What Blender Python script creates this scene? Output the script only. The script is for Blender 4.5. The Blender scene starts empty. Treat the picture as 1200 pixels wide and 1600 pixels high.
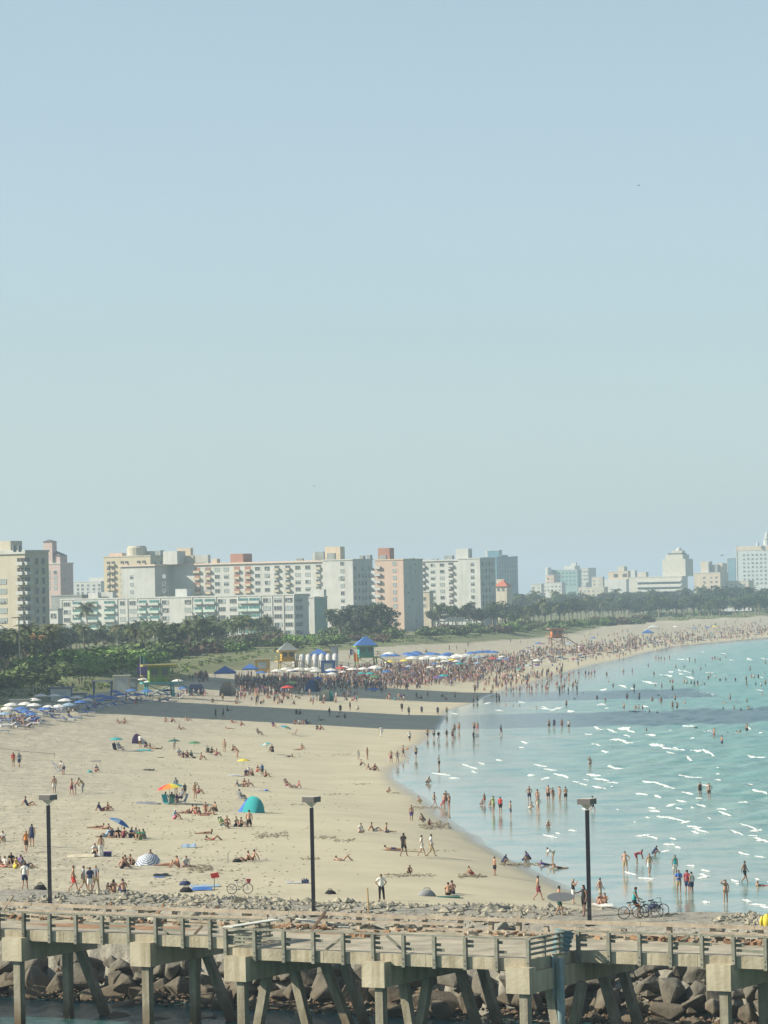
import bpy, bmesh, math, random
from mathutils import Vector, Matrix, noise
rad = math.radians
rnd = random.Random(11)
scene = bpy.context.scene
COL = scene.collection

# ------------------------------------------------------------------ camera, sky, sun, exposure
F = 5500.0                      # focal length in pixels of the 1200 x 1600 photograph
CAM = Vector((0.0, 0.0, 22.5))
PITCH, ROLL = math.atan(130 / F), rad(-1.2)
CAMROT = Matrix.Rotation(rad(90) + PITCH, 3, 'X') @ Matrix.Rotation(ROLL, 3, 'Z')
cd = bpy.data.cameras.new('camera')
cd.sensor_fit = 'VERTICAL'; cd.sensor_height = 24.0; cd.sensor_width = 18.0
cd.lens = F / 1600 * 24.0
cd.clip_start = 1.0; cd.clip_end = 30000
camo = bpy.data.objects.new('camera', cd); COL.objects.link(camo)
camo.matrix_world = Matrix.Translation(CAM) @ CAMROT.to_4x4()
scene.camera = camo

SUN_EL = rad(31.0)
SHADOW_DIR = Vector((1.0, 0.06, 0)).normalized()     # where shadows fall on the ground
SUN_VEC = Vector((-SHADOW_DIR.x * math.cos(SUN_EL), -SHADOW_DIR.y * math.cos(SUN_EL), math.sin(SUN_EL)))
w = bpy.data.worlds.new('World'); scene.world = w; w.use_nodes = True
nt = w.node_tree; nt.nodes.clear()
sky = nt.nodes.new('ShaderNodeTexSky'); sky.sky_type = 'NISHITA'; sky.sun_disc = False
sky.sun_elevation = SUN_EL
sky.sun_rotation = math.atan2(SUN_VEC.x, SUN_VEC.y)
sky.altitude = 0; sky.air_density = 1.0; sky.dust_density = 0.7; sky.ozone_density = 2.0
bg = nt.nodes.new('ShaderNodeBackground'); bg.inputs[1].default_value = 0.083
hs = nt.nodes.new('ShaderNodeHueSaturation'); hs.inputs['Saturation'].default_value = 0.44
wo = nt.nodes.new('ShaderNodeOutputWorld')
tn = nt.nodes.new('ShaderNodeMix'); tn.data_type = 'RGBA'; tn.blend_type = 'MULTIPLY'; tn.inputs['Factor'].default_value = 1.0; tn.inputs['B'].default_value = (0.85, 1.0, 1.05, 1)
nt.links.new(sky.outputs[0], hs.inputs['Color']); nt.links.new(hs.outputs[0], tn.inputs['A']); nt.links.new(tn.outputs['Result'], bg.inputs[0]); nt.links.new(bg.outputs[0], wo.inputs[0])
sl = bpy.data.lights.new('sun', 'SUN'); sl.energy = 5.0; sl.angle = rad(0.5); sl.color = (1.0, 0.90, 0.74)
so = bpy.data.objects.new('sun', sl); COL.objects.link(so)
so.rotation_euler = SUN_VEC.to_track_quat('Z', 'Y').to_euler()
so.location = (-60, 0, 150)
vs = scene.view_settings
scene.display_settings.display_device = 'sRGB'
vs.view_transform = 'Standard'; vs.look = 'None'; vs.exposure = 0.7; vs.gamma = 1.0; vs.use_curve_mapping = False
scene.cycles.use_denoising = True
try:
    scene.cycles.denoiser = 'OPENIMAGEDENOISE'
except Exception:
    pass
scene.cycles.volume_bounces = 1
scene.cycles.max_bounces = 6; scene.cycles.diffuse_bounces = 3; scene.cycles.glossy_bounces = 3
scene.cycles.transparent_max_bounces = 12
scene.cycles.volume_step_rate = 4.0
scene.cycles.caustics_reflective = False; scene.cycles.caustics_refractive = False

# ------------------------------------------------------------------ helpers
def ray(px, py):
    d = CAMROT @ Vector(((px - 600) / F, -(py - 800) / F, -1.0))
    return d
def at_z(px, py, z):
    d = ray(px, py); t = (z - CAM.z) / d.z
    return CAM + d * t
def at_Y(px, py, Y):
    d = ray(px, py); return CAM + d * (Y / d.y)
def x_at(px, Y):                # X of image column px at depth Y (near the horizon line)
    return at_Y(px, 930, Y).x
def lerp_tab(tab, q):
    if q <= tab[0][0]:
        (a, b), (c, d) = tab[0], tab[1]
    elif q >= tab[-1][0]:
        (a, b), (c, d) = tab[-2], tab[-1]
    else:
        for i in range(len(tab) - 1):
            if tab[i][0] <= q <= tab[i + 1][0]:
                (a, b), (c, d) = tab[i], tab[i + 1]; break
    return b + (d - b) * (q - a) / (c - a)
def smooth(a, b, q):
    t = max(0.0, min(1.0, (q - a) / (b - a))); return t * t * (3 - 2 * t)
def nz(x, y, s, o=0.0):
    return noise.noise(Vector((x * s + o, y * s - o, o * 1.7)))

U = Vector((0.864, -0.504, 0)).normalized()     # along the pier, to the east
V = Vector((0.504, 0.864, 0)).normalized()      # across it, to the north
P0 = Vector((8.5, 170.8, 0))
def aw(X, Y):
    q = Vector((X, Y, 0)) - P0
    return q.dot(U), q.dot(V)
def PW(a, w_, z):
    q = P0 + U * a + V * w_; return Vector((q.x, q.y, z))
def pier_at(px, w_):            # a-coordinate of image column px on the line w
    t = (px - 600) / F
    Yd = (w_ + P0.dot(V)) / (V.x * t + V.y)
    return aw(t * Yd, Yd)[0]

SHORE = [(200, 20.5), (240, 18.0), (262, 14.2), (305, 9.0), (350, 5.5), (400, 3.0), (442, 1.6), (500, 3.6), (562, 8.0), (680, 12.5), (830, 30), (1023, 56), (1390, 114), (1566, 168), (2400, 450), (4000, 980)]
GRASS = [(300, -108), (500, -72), (577, -63), (703, -47), (800, -38), (924, -28.5), (1086, -8), (1230, 22.5), (1516, 83), (1746, 127), (1973, 215), (4000, 900)]
def shore_d(X, Y):
    return (lerp_tab(SHORE, Y) + 1.2 * nz(0, Y, 0.02, 3.1) + 0.5 * nz(0, Y, 0.11, 1.2) - X) * 0.94
def grass_d(X, Y):              # metres inland of the dune line
    return (lerp_tab(GRASS, Y) + 5 * nz(0, Y, 0.012, 7.7) - X) * 0.9
def terrain(X, Y):
    d = shore_d(X, Y)
    if d < 0:
        z = max(-4.0, d * 0.045 - 0.02)
    else:
        zs = 2.0 * (1 - math.exp(-d / 7.0)) + 2.3 * (1 - math.exp(-d / 60.0)) - 0.02      # steep pocket beside the breakwater
        zf = 0.045 * min(d, 8) + 0.082 * max(0, min(d, 50) - 8) + 0.11 * max(0, min(d, 72) - 50) - 0.02
        k = smooth(290, 430, Y); z = zs * (1 - k) + zf * k
        if d > 4:
            k = min(1, (d - 4) / 20)
            z += k * (0.10 * nz(X, Y, 0.15) + 0.12 * nz(X, Y, 0.03, 5)) + smooth(14, 40, d) * (0.07 * nz(X, Y, .7, 3) + 0.05 * nz(X, Y, 1.6, 8))
    g = grass_d(X, Y)
    if g > 0 and Y > 280:
        z += 0.9 * smooth(0, 14, g) * (1 + 0.6 * nz(X, Y, 0.05, 9)) - 0.3 * smooth(25, 60, g)
    a, w_ = aw(X, Y)
    if w_ < 60:                 # rubble breakwater beside the pier
        top = 4.55 + 0.18 * nz(X, Y, 0.35, 2) + 0.2 * nz(X, Y, 0.12, 4)
        j = -1.2 + (top + 1.2) * smooth(10.5, 19.0, w_)
        if w_ > 25:
            j = top * (1 - smooth(26, 38, w_)) - 1.0 * smooth(26, 38, w_)
        z = max(z if w_ > 14 else -1.5, j)
    return z
def ground(px, py):
    if py > 1372:                                   # near the breakwater crest: first hit along the line of sight
        d = ray(px, py); Yd = 178.0
        while Yd < 300:
            p = CAM + d * (Yd / d.y)
            if aw(p.x, p.y)[1] > 16 and p.z <= max(0.0, terrain(p.x, p.y)): return Vector((p.x, p.y, max(0.0, terrain(p.x, p.y))))
            Yd += .2
    z = 2.0
    for _ in range(14):
        p = at_z(px, py, z); z = 0.5 * z + 0.5 * max(0.0, terrain(p.x, p.y))
    p = at_z(px, py, z)
    return Vector((p.x, p.y, max(0.0, terrain(p.x, p.y))))

# ------------------------------------------------------------------ materials
MATS = {}
def mat(name, color, rough=0.85, var=0.12, scale=0.6, bump=0.0, bscale=8.0, metallic=0.0, spec=0.3, stain=None, streak=0.0):
    """plain procedural material; stain = (z_low, z_high, colour) darkens what stands in the splash zone"""
    if name in MATS:
        return MATS[name]
    m = bpy.data.materials.new(name); m.use_nodes = True
    n, l = m.node_tree.nodes, m.node_tree.links
    b = n['Principled BSDF']
    b.inputs['Roughness'].default_value = rough; b.inputs['Metallic'].default_value = metallic
    b.inputs['Specular IOR Level'].default_value = spec
    c4 = (*color, 1)
    if var > 0 or bump > 0 or stain:
        geo = n.new('ShaderNodeNewGeometry')
        tx = n.new('ShaderNodeTexNoise'); tx.inputs['Scale'].default_value = scale; tx.inputs['Detail'].default_value = 5
        l.new(geo.outputs['Position'], tx.inputs['Vector'])
        mx = n.new('ShaderNodeMix'); mx.data_type = 'RGBA'
        rp = n.new('ShaderNodeMapRange'); rp.inputs[1].default_value = 0.3; rp.inputs[2].default_value = 0.7
        l.new(tx.outputs['Fac'], rp.inputs[0]); l.new(rp.outputs[0], mx.inputs['Factor'])
        mx.inputs['A'].default_value = tuple(max(0, c * (1 - var)) for c in color) + (1,)
        mx.inputs['B'].default_value = tuple(min(1, c * (1 + var)) for c in color) + (1,)
        out = mx.outputs['Result']
        if streak > 0:                              # rain streaks running down the face
            mp = n.new('ShaderNodeMapping'); mp.inputs['Scale'].default_value = (streak, streak, streak * .07); l.new(geo.outputs['Position'], mp.inputs[0])
            ts = n.new('ShaderNodeTexNoise'); ts.inputs['Scale'].default_value = 1.0; ts.inputs['Detail'].default_value = 6; l.new(mp.outputs[0], ts.inputs['Vector'])
            rs = n.new('ShaderNodeMapRange'); rs.inputs[1].default_value = .46; rs.inputs[2].default_value = .72; rs.inputs[4].default_value = .8 if streak > 1 else .3; l.new(ts.outputs['Fac'], rs.inputs[0])
            m3 = n.new('ShaderNodeMix'); m3.data_type = 'RGBA'; l.new(rs.outputs[0], m3.inputs['Factor']); l.new(out, m3.inputs['A']); m3.inputs['B'].default_value = (color[0] * .55, color[1] * .5, color[2] * .42, 1); out = m3.outputs['Result']
        if stain:
            sp = n.new('ShaderNodeSeparateXYZ'); l.new(geo.outputs['Position'], sp.inputs[0])
            ad = n.new('ShaderNodeMath'); ad.operation = 'MULTIPLY_ADD'; ad.inputs[1].default_value = 0.9
            l.new(tx.outputs['Fac'], ad.inputs[0]); l.new(sp.outputs['Z'], ad.inputs[2])
            mr = n.new('ShaderNodeMapRange'); mr.inputs[1].default_value = stain[0] + .45; mr.inputs[2].default_value = stain[1] + .45
            l.new(ad.outputs[0], mr.inputs[0])
            m2 = n.new('ShaderNodeMix'); m2.data_type = 'RGBA'
            m2.inputs['A'].default_value = (*stain[2], 1); l.new(out, m2.inputs['B']); l.new(mr.outputs[0], m2.inputs['Factor'])
            out = m2.outputs['Result']
        l.new(out, b.inputs['Base Color'])
        if bump > 0:
            t2 = n.new('ShaderNodeTexNoise'); t2.inputs['Scale'].default_value = bscale; t2.inputs['Detail'].default_value = 6
            l.new(geo.outputs['Position'], t2.inputs['Vector'])
            bp = n.new('ShaderNodeBump'); bp.inputs['Strength'].default_value = bump; bp.inputs['Distance'].default_value = 0.1
            l.new(t2.outputs['Fac'], bp.inputs['Height']); l.new(bp.outputs['Normal'], b.inputs['Normal'])
    else:
        b.inputs['Base Color'].default_value = c4
    MATS[name] = m
    return m

# ------------------------------------------------------------------ mesh building
class MB:
    """collects shapes; build() makes them ONE mesh object"""
    def __init__(s):
        s.v, s.f, s.m, s.mats = [], [], [], []
    def mi(s, m):
        if m not in s.mats: s.mats.append(m)
        return s.mats.index(m)
    def add(s, vs, fs, m=None):
        o = len(s.v); s.v.extend(Vector(v) for v in vs)
        k = s.mi(m) if m else 0
        for f in fs:
            s.f.append([i + o for i in f]); s.m.append(k)
    def obox(s, c, ex, ey, ez, m=None):
        """box from centre and three half-extent vectors"""
        c, ex, ey, ez = Vector(c), Vector(ex), Vector(ey), Vector(ez)
        vs = [c + ex * a + ey * b + ez * d for a in (-1, 1) for b in (-1, 1) for d in (-1, 1)]
        fs = [(0, 1, 3, 2), (4, 6, 7, 5), (0, 4, 5, 1), (2, 3, 7, 6), (0, 2, 6, 4), (1, 5, 7, 3)]
        if ex.cross(ey).dot(ez) < 0: fs = [f[::-1] for f in fs]
        s.add(vs, fs, m)
    def box(s, x0, y0, z0, x1, y1, z1, m=None):
        s.obox(((x0 + x1) / 2, (y0 + y1) / 2, (z0 + z1) / 2), ((x1 - x0) / 2, 0, 0), (0, (y1 - y0) / 2, 0), (0, 0, (z1 - z0) / 2), m)
    def bar(s, p, q, w_, h, m=None, up=Vector((0, 0, 1))):
        """rectangular bar from p to q"""
        p, q = Vector(p), Vector(q); d = q - p
        sd = d.cross(up)
        if sd.length < 1e-6: sd = d.cross(Vector((1, 0, 0)))
        sd.normalize(); u2 = sd.cross(d).normalized()
        s.obox((p + q) / 2, d / 2, sd * w_ / 2, u2 * h / 2, m)
    def tube(s, pts, rs, n=6, m=None, cap=True):
        pts = [Vector(p) for p in pts]; o = []
        ref = Vector((0.0, 0.0, 1.0))
        for i, p in enumerate(pts):
            d = (pts[min(i + 1, len(pts) - 1)] - pts[max(i - 1, 0)])
            d = d.normalized() if d.length > 1e-9 else Vector((0, 0, 1))
            a = d.cross(ref)
            if a.length < 0.05: a = d.cross(Vector((1, 0, 0)))
            a.normalize(); b = d.cross(a)
            r = rs[i] if isinstance(rs, (list, tuple)) else rs
            o += [p + (a * math.cos(t) + b * math.sin(t)) * r for t in (2 * math.pi * k / n for k in range(n))]
        fs = []
        for i in range(len(pts) - 1):
            for k in range(n):
                fs.append((i * n + k, i * n + (k + 1) % n, (i + 1) * n + (k + 1) % n, (i + 1) * n + k))
        if cap:
            fs.append(tuple(range(n))[::-1]); fs.append(tuple((len(pts) - 1) * n + k for k in range(n)))
        fs = [f[::-1] for f in fs]
        s.add(o, fs, m)
    def lathe(s, c, prof, n=12, m=None):
        """profile of (radius, z) about a vertical axis at c"""
        c = Vector(c); o = [c + Vector((r * math.cos(t), r * math.sin(t), z)) for r, z in prof for t in (2 * math.pi * k / n for k in range(n))]
        fs = [(i * n + k, i * n + (k + 1) % n, (i + 1) * n + (k + 1) % n, (i + 1) * n + k) for i in range(len(prof) - 1) for k in range(n)]
        s.add(o, fs, m)
    def mesh(s, name, mats=None, smooth_=False):
        me = bpy.data.meshes.new(name)
        me.from_pydata([tuple(v) for v in s.v], [], s.f)
        for m in (mats or s.mats): me.materials.append(m)
        if not mats: me.polygons.foreach_set('material_index', s.m)
        if smooth_: me.polygons.foreach_set('use_smooth', [True] * len(me.polygons))
        me.update()
        return me
    def build(s, name, m=None, parent=None, smooth_=False, loc=None):
        me = s.mesh(name, [m] if m else None, smooth_)
        return link(name, me, parent, loc)
def link(name, me, parent=None, loc=None):
    o = bpy.data.objects.new(name, me); COL.objects.link(o)
    if parent: o.parent = parent
    if loc is not None: o.location = loc
    return o
def tag(o, label=None, cat=None, group=None, kind=None):
    if label: o['label'] = label
    if cat: o['category'] = cat
    if group: o['group'] = group
    if kind: o['kind'] = kind
    return o
def empty(name, loc=(0, 0, 0), rz=0.0):
    o = bpy.data.objects.new(name, None); COL.objects.link(o); o.location = loc; o.rotation_euler = (0, 0, rz)
    o.empty_display_size = 0.3
    return o
def copy_tree(o, parent=None):
    c = o.copy(); COL.objects.link(c)
    if parent: c.parent = parent
    for ch in list(o.children): copy_tree(ch, c)
    return c
# ------------------------------------------------------------------ ground and sea
def wedge_rows(y0, y1, step):
    rows = []; py = y0
    while py > y1:
        rows.append(22.5 * F / (py - 930)); py -= step if py > 990 else step * 0.55
    return rows
def grid_mesh(name, rows, cols, zf, attrs):
    vs, at = [], {k: [] for k in attrs}
    for Y in rows:
        for t in cols:
            X = max(-3800, min(3800, Y * t)); z = zf(X, Y); vs.append((X, Y, z))
            for k, fn in attrs.items(): at[k].append(fn(X, Y, z))
    n = len(cols)
    fs = [(i * n + k, i * n + k + 1, (i + 1) * n + k + 1, (i + 1) * n + k) for i in range(len(rows) - 1) for k in range(n - 1)]
    me = bpy.data.meshes.new(name); me.from_pydata(vs, [], fs)
    for k, vals in at.items():
        a_ = me.attributes.new(k, 'FLOAT', 'POINT'); a_.data.foreach_set('value', vals)
    me.polygons.foreach_set('use_smooth', [True] * len(me.polygons)); me.update()
    return me
def node_mat(name):
    m = bpy.data.materials.new(name); m.use_nodes = True
    return m, m.node_tree.nodes, m.node_tree.links, m.node_tree.nodes['Principled BSDF']

# beach, dune and land: one sheet
m, n, l, b = node_mat('sand_and_dune')
geo = n.new('ShaderNodeNewGeometry')
def tex(scale, detail=5, rough=0.55, vec=None):
    t = n.new('ShaderNodeTexNoise'); t.inputs['Scale'].default_value = scale; t.inputs['Detail'].default_value = detail; t.inputs['Roughness'].default_value = rough
    l.new(vec or geo.outputs['Position'], t.inputs['Vector']); return t.outputs['Fac']
def rng(src, a, b_, c=0.0, d=1.0):
    r = n.new('ShaderNodeMapRange'); r.inputs[1].default_value = a; r.inputs[2].default_value = b_; r.inputs[3].default_value = c; r.inputs[4].default_value = d
    l.new(src, r.inputs[0]); return r.outputs[0]
def mix(f, a, b_):
    x = n.new('ShaderNodeMix'); x.data_type = 'RGBA'
    if isinstance(f, float): x.inputs['Factor'].default_value = f
    else: l.new(f, x.inputs['Factor'])
    for s_, k in ((a, 'A'), (b_, 'B')):
        if isinstance(s_, tuple): x.inputs[k].default_value = (*s_, 1)
        else: l.new(s_, x.inputs[k])
    return x.outputs['Result']
def attr(k):
    t = n.new('ShaderNodeAttribute'); t.attribute_name = k; return t.outputs['Fac']
def math_(op, a, b_):
    t = n.new('ShaderNodeMath'); t.operation = op
    for i, s_ in enumerate((a, b_)):
        if isinstance(s_, float): t.inputs[i].default_value = s_
        else: l.new(s_, t.inputs[i])
    return t.outputs[0]
dry = mix(rng(tex(0.42, 9, 0.8), .41, .59), (0.30, 0.274, 0.20), (0.45, 0.413, 0.31))  # darker mottles here and next: footprint shading put into the sand colour
dry = mix(rng(tex(2.2, 4), .60, .72), dry, (0.22, 0.20, 0.15))
fine = mix(rng(tex(0.10, 7, .7), .38, .62), (0.385, 0.352, 0.245), (0.455, 0.415, 0.29))
sand = mix(attr('dry'), fine, dry)
wetc = mix(rng(tex(0.2, 4), .3, .7), (0.30, 0.265, 0.185), (0.34, 0.30, 0.21))
sand = mix(attr('wet'), sand, wetc)
rubble = mix(rng(tex(1.2, 8, .7), .35, .65), (0.19, 0.18, 0.15), (0.33, 0.315, 0.26))
sand = mix(attr('rubble'), sand, rubble)
gr1 = mix(rng(tex(0.05, 5, .7), .35, .65), (0.125, 0.145, 0.05), (0.215, 0.21, 0.095))
gr1 = mix(rng(tex(0.35, 6, .7), .45, .65), gr1, (0.055, 0.085, 0.025))
gmask = rng(math_('ADD', attr('grass'), math_('MULTIPLY', math_('SUBTRACT', tex(0.12, 6, .65), 0.5), 1.3)), .42, .58)
l.new(mix(gmask, sand, gr1), b.inputs['Base Color'])
l.new(rng(attr('wet'), 0, 1, .92, .16), b.inputs['Roughness'])
b.inputs['Specular IOR Level'].default_value = 0.4
bp = n.new('ShaderNodeBump'); bp.inputs['Distance'].default_value = 0.30
l.new(math_('MULTIPLY', attr('rough'), 0.75), bp.inputs['Strength'])
l.new(tex(1.5, 7, .65), bp.inputs['Height']); l.new(bp.outputs['Normal'], b.inputs['Normal'])
SAND = m
def a_wet(X, Y, z):
    d = shore_d(X, Y); a, w_ = aw(X, Y)
    return (1 - smooth(0.2, 3.4 + 2 * nz(X, Y, .03, 8), d)) * smooth(28, 36, w_)
def a_grass(X, Y, z):
    return smooth(-6, 6, grass_d(X, Y)) if Y > 280 else 0.0
def a_dry(X, Y, z):
    d = shore_d(X, Y) + 9 * nz(X, Y, .03, 2.5); return smooth(16, 46, d)
def a_rubble(X, Y, z):
    a, w_ = aw(X, Y); return (1 - smooth(27, 36, w_ + 2.5 * nz(X, Y, .3, 6)))
def a_rough(X, Y, z):
    return max(a_rubble(X, Y, z), 0.10 + 0.9 * a_dry(X, Y, z)) * (1 - a_wet(X, Y, z))
cols = [-3.0, -1.2, -.5, -.3, -.2, -.16] + [-.135 + .27 * i / 250 for i in range(251)] + [.16, .2, .3, .5, 1.2, 3.0]
rows = [90] + [r for r in wedge_rows(1660, 948, 2.0)] + [4500, 6800]
me = grid_mesh('beach', rows, cols, terrain, {'wet': a_wet, 'grass': a_grass, 'dry': a_dry, 'rubble': a_rubble, 'rough': a_rough})
me.materials.append(SAND)
tag(link('beach', me), 'pale sand beach rising to a grassy dune and flat land', kind='structure')

# sea
def chop(X, Y):
    d = -shore_d(X, Y)
    a, w_ = aw(X, Y)
    if w_ < 13: d = 12
    k = smooth(6, 40, d)
    q = X * 0.8 + Y * 0.25 + 5 * nz(X, Y, 0.02, 1)
    s1 = math.sin(q * 0.55); s2 = math.sin(X * 1.1 - Y * 0.45 + 3 * nz(X, Y, .05, 4))
    z = k * (0.16 * s1 * abs(s1) + 0.09 * s2 + 0.34 * nz(X, Y, 0.13, 2) + 0.16 * nz(X, Y, .45, 6))
    if w_ < 13: z = 0.05 * nz(X, Y, 0.5, 2)
    return z
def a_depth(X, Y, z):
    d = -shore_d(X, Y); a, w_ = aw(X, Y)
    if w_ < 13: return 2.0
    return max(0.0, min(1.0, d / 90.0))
m, n, l, b = node_mat('sea_water')
geo = n.new('ShaderNodeNewGeometry')
dep = math_('ADD', attr('depth'), math_('MULTIPLY', math_('SUBTRACT', tex(0.045, 4), 0.5), 0.45))
shallow = mix(rng(dep, 0.02, 0.22), (0.36, 0.345, 0.27), (0.21, 0.315, 0.255))
deep = mix(rng(dep, 0.2, 0.75), shallow, (0.05, 0.25, 0.205))
deep = mix(rng(tex(0.16, 7, .65), .46, .66), deep, (0.035, 0.185, 0.165))  # darker noise streaks: wave-crest shading put into the water colour
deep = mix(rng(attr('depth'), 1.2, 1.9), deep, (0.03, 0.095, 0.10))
l.new(deep, b.inputs['Base Color'])
l.new(rng(attr('depth'), 0.0, 0.3, .05, .22), b.inputs['Roughness'])
b.inputs['IOR'].default_value = 1.33; b.inputs['Specular IOR Level'].default_value = 0.5
mp = n.new('ShaderNodeMapping'); l.new(geo.outputs['Position'], mp.inputs[0]); mp.inputs['Scale'].default_value = (1, .45, 1)
bp = n.new('ShaderNodeBump'); bp.inputs['Distance'].default_value = 0.22
l.new(rng(attr('depth'), 0.0, 0.35, .05, .9), bp.inputs['Strength'])
l.new(tex(1.1, 5, .6, mp.outputs[0]), bp.inputs['Height']); l.new(bp.outputs['Normal'], b.inputs['Normal'])
cols = [-3.0, -1.0, -.3, -.16] + [-.125 + .25 * i / 270 for i in range(271)] + [.14, .17, .22, .3, .5, 1, 2.0, 4.0]
rows = [-40, 30, 120] + [r for r in wedge_rows(1640, 944, 1.25)] + [4500, 6800]
me = grid_mesh('sea', rows, cols, chop, {'depth': a_depth}); me.materials.append(m)
tag(link('sea', me), 'turquoise sea with small wind waves', kind='structure')

# foam of the little breakers: ragged low ridges of white water lying on the waves
FOAM = mat('foam', (0.66, 0.71, 0.69), 0.9, 0.08, 3.0)
fm = MB()
def foam(px, py, lp, slope, fat=1.0):
    """a broken line of white water seen lp pixels wide and sloping in the picture; it runs along the shore"""
    n_ = max(3, int(lp / 1.15)); o = rnd.random() * 50
    for i in range(n_):
        t = (i + rnd.uniform(-.4, .4)) / n_ - .5; e = (1 - (2 * t) ** 2) ** .5 if abs(t) < .5 else .2
        p = at_z(px + lp * t, py + lp * slope * t + .8 * nz(i, 0, .6, o), 0.0); m_ = F / p.y
        dpy = p.y * p.y / (22.5 * F)                       # metres of depth for one picture pixel
        wx, dy = rnd.uniform(3.5, 9) / m_ * (.4 + .6 * e), rnd.uniform(1.2, 3.4) * fat * dpy * (.3 + .7 * e)
        k_ = 9; zz = chop(p.x, p.y); h = rnd.uniform(.03, .13) * e; q = rnd.random() * 9
        ring = [(p.x + wx * .5 * math.cos(a) * (.6 + .8 * abs(noise.noise(Vector((q, a * 1.3, 0))))), p.y + dy * .5 * math.sin(a) * (.6 + .8 * abs(noise.noise(Vector((q, 0, a * 1.7)))))) for a in (2 * math.pi * k / k_ for k in range(k_))]
        fm.add([(x, y, chop(x, y) + .015) for x, y in ring] + [(p.x, p.y, zz + h + .02)], [(k, (k + 1) % k_, k_) for k in range(k_)], FOAM)
FOAMS = [(845, 1196, 18), (860, 1203, 16), (872, 1211, 10), (852, 1216, 10), (830, 1212, 8), (882, 1213, 9), (928, 1212, 18), (940, 1218, 20), (958, 1222, 12), (912, 1225, 10), (934, 1231, 12), (900, 1222, 7), (962, 1199, 20),
 (962, 1157, 14), (978, 1159, 20), (932, 1164, 12), (946, 1174, 9), (957, 1141, 12), (980, 1149, 9), (986, 1143, 9), (920, 1148, 9), (935, 1138, 11), (976, 1139, 16),
 (1027, 1164, 20), (1045, 1169, 24), (1062, 1171, 14), (1048, 1178, 10), (1088, 1174, 14), (1106, 1176, 20), (1017, 1148, 12), (1104, 1142, 14), (1078, 1134, 18), (1182, 1181, 22), (1078, 1187, 6),
 (1072, 1210, 18), (1090, 1213, 13), (1017, 1222, 20), (1040, 1227, 24), (1003, 1242, 14), (1028, 1245, 8), (1075, 1240, 15), (1103, 1228, 12), (1122, 1222, 9), (1188, 1238, 18), (1161, 1255, 14), (1095, 1258, 12), (1065, 1252, 12), (1048, 1257, 12), (1061, 1262, 7), (1092, 1247, 8),
 (1128, 1264, 12), (1133, 1270, 16), (1019, 1262, 8), (1023, 1268, 14), (1040, 1278, 22), (1058, 1282, 20), (1072, 1285, 12), (1085, 1293, 18), (1095, 1298, 20), (1087, 1301, 10), (1172, 1292, 24), (1182, 1296, 16), (1152, 1301, 16), (1176, 1306, 12), (1190, 1313, 20), (1163, 1333, 14), (1188, 1339, 14),
 (1005, 1305, 18), (1020, 1309, 14), (1052, 1311, 8), (1046, 1319, 14), (1060, 1324, 8), (1040, 1330, 9), (1080, 1353, 10), (1103, 1451 - 90, 12), (1100, 1368, 14), (1149, 1377, 10), (1168, 1408, 12), (1185, 1414, 20), (1196, 1418, 12), (1100, 1371, 16), (1104, 1410, 10),
 (690, 1210, 24), (710, 1216, 14), (780, 1188, 8), (728, 1196, 9), (740, 1200, 10), (742, 1207, 7), (753, 1193, 8), (860, 1307, 18), (872, 1302, 6), (895, 1298, 10), (985, 1365, 16), (1010, 1373, 20), (915, 1265, 8),
 (853, 1108, 14), (870, 1108, 16), (891, 1111, 9), (815, 1097, 9), (850, 1105, 7), (938, 1101, 8), (996, 1112, 22), (1008, 1105, 10), (943, 1078, 8), (973, 1073, 10), (990, 1077, 8), (1015, 1067, 18), (1040, 1056, 16), (1050, 1051, 9), (1070, 1049, 18), (1066, 1053, 9), (1078, 1059, 9), (1108, 1051, 9), (1135, 1054, 8), (1193, 1059, 10), (1186, 1078, 9), (1094, 1083, 9), (1092, 1088, 8), (1110, 1085, 11), (1038, 1089, 8), (1025, 1085, 7), (1064, 1030, 7), (1073, 1030, 6), (1147, 1032, 7), (1172, 1031, 7), (1195, 1030, 8), (1076, 1123, 8), (943, 1108 - 7, 6), (815, 1168, 6), (820, 1160, 8), (700, 1103, 10), (674, 1104, 8), (710, 1115, 8), (780, 1110, 10), (764, 1098, 12)]
for px, py, lp in FOAMS:
    foam(px, py, lp * 1.2, rnd.uniform(.04, .30) if rnd.random() < .85 else rnd.uniform(-.35, 0), 1.0 if py > 1120 else .6)
for _ in range(45):
    px, py = rnd.uniform(880, 1215), 1008 + 390 * rnd.random() ** 1.4
    p = at_z(px, py, 0)
    if shore_d(p.x, p.y) < -12: foam(px, py, rnd.uniform(2, 8), rnd.uniform(0, .4), .5)
tag(fm.build('sea_foam', smooth_=True), 'white foam of many small breaking waves', kind='stuff')

# strip of lacy foam left by the last wave along the water's edge
# haze over the whole place
hz = MB(); hz.box(-9000, -80, -6, 9000, 16000, 152)
hm = bpy.data.materials.new('haze'); hm.use_nodes = True
hn = hm.node_tree.nodes; hn.clear()
pv = hn.new('ShaderNodeVolumePrincipled'); ho = hn.new('ShaderNodeOutputMaterial')
pv.inputs['Color'].default_value = (0.62, 0.77, 0.92, 1); pv.inputs['Density'].default_value = 0.00016; pv.inputs['Anisotropy'].default_value = 0.2
hm.node_tree.links.new(pv.outputs[0], ho.inputs['Volume'])
tag(hz.build('haze', hm), 'thin sea haze over the whole shore', kind='stuff')
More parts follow.
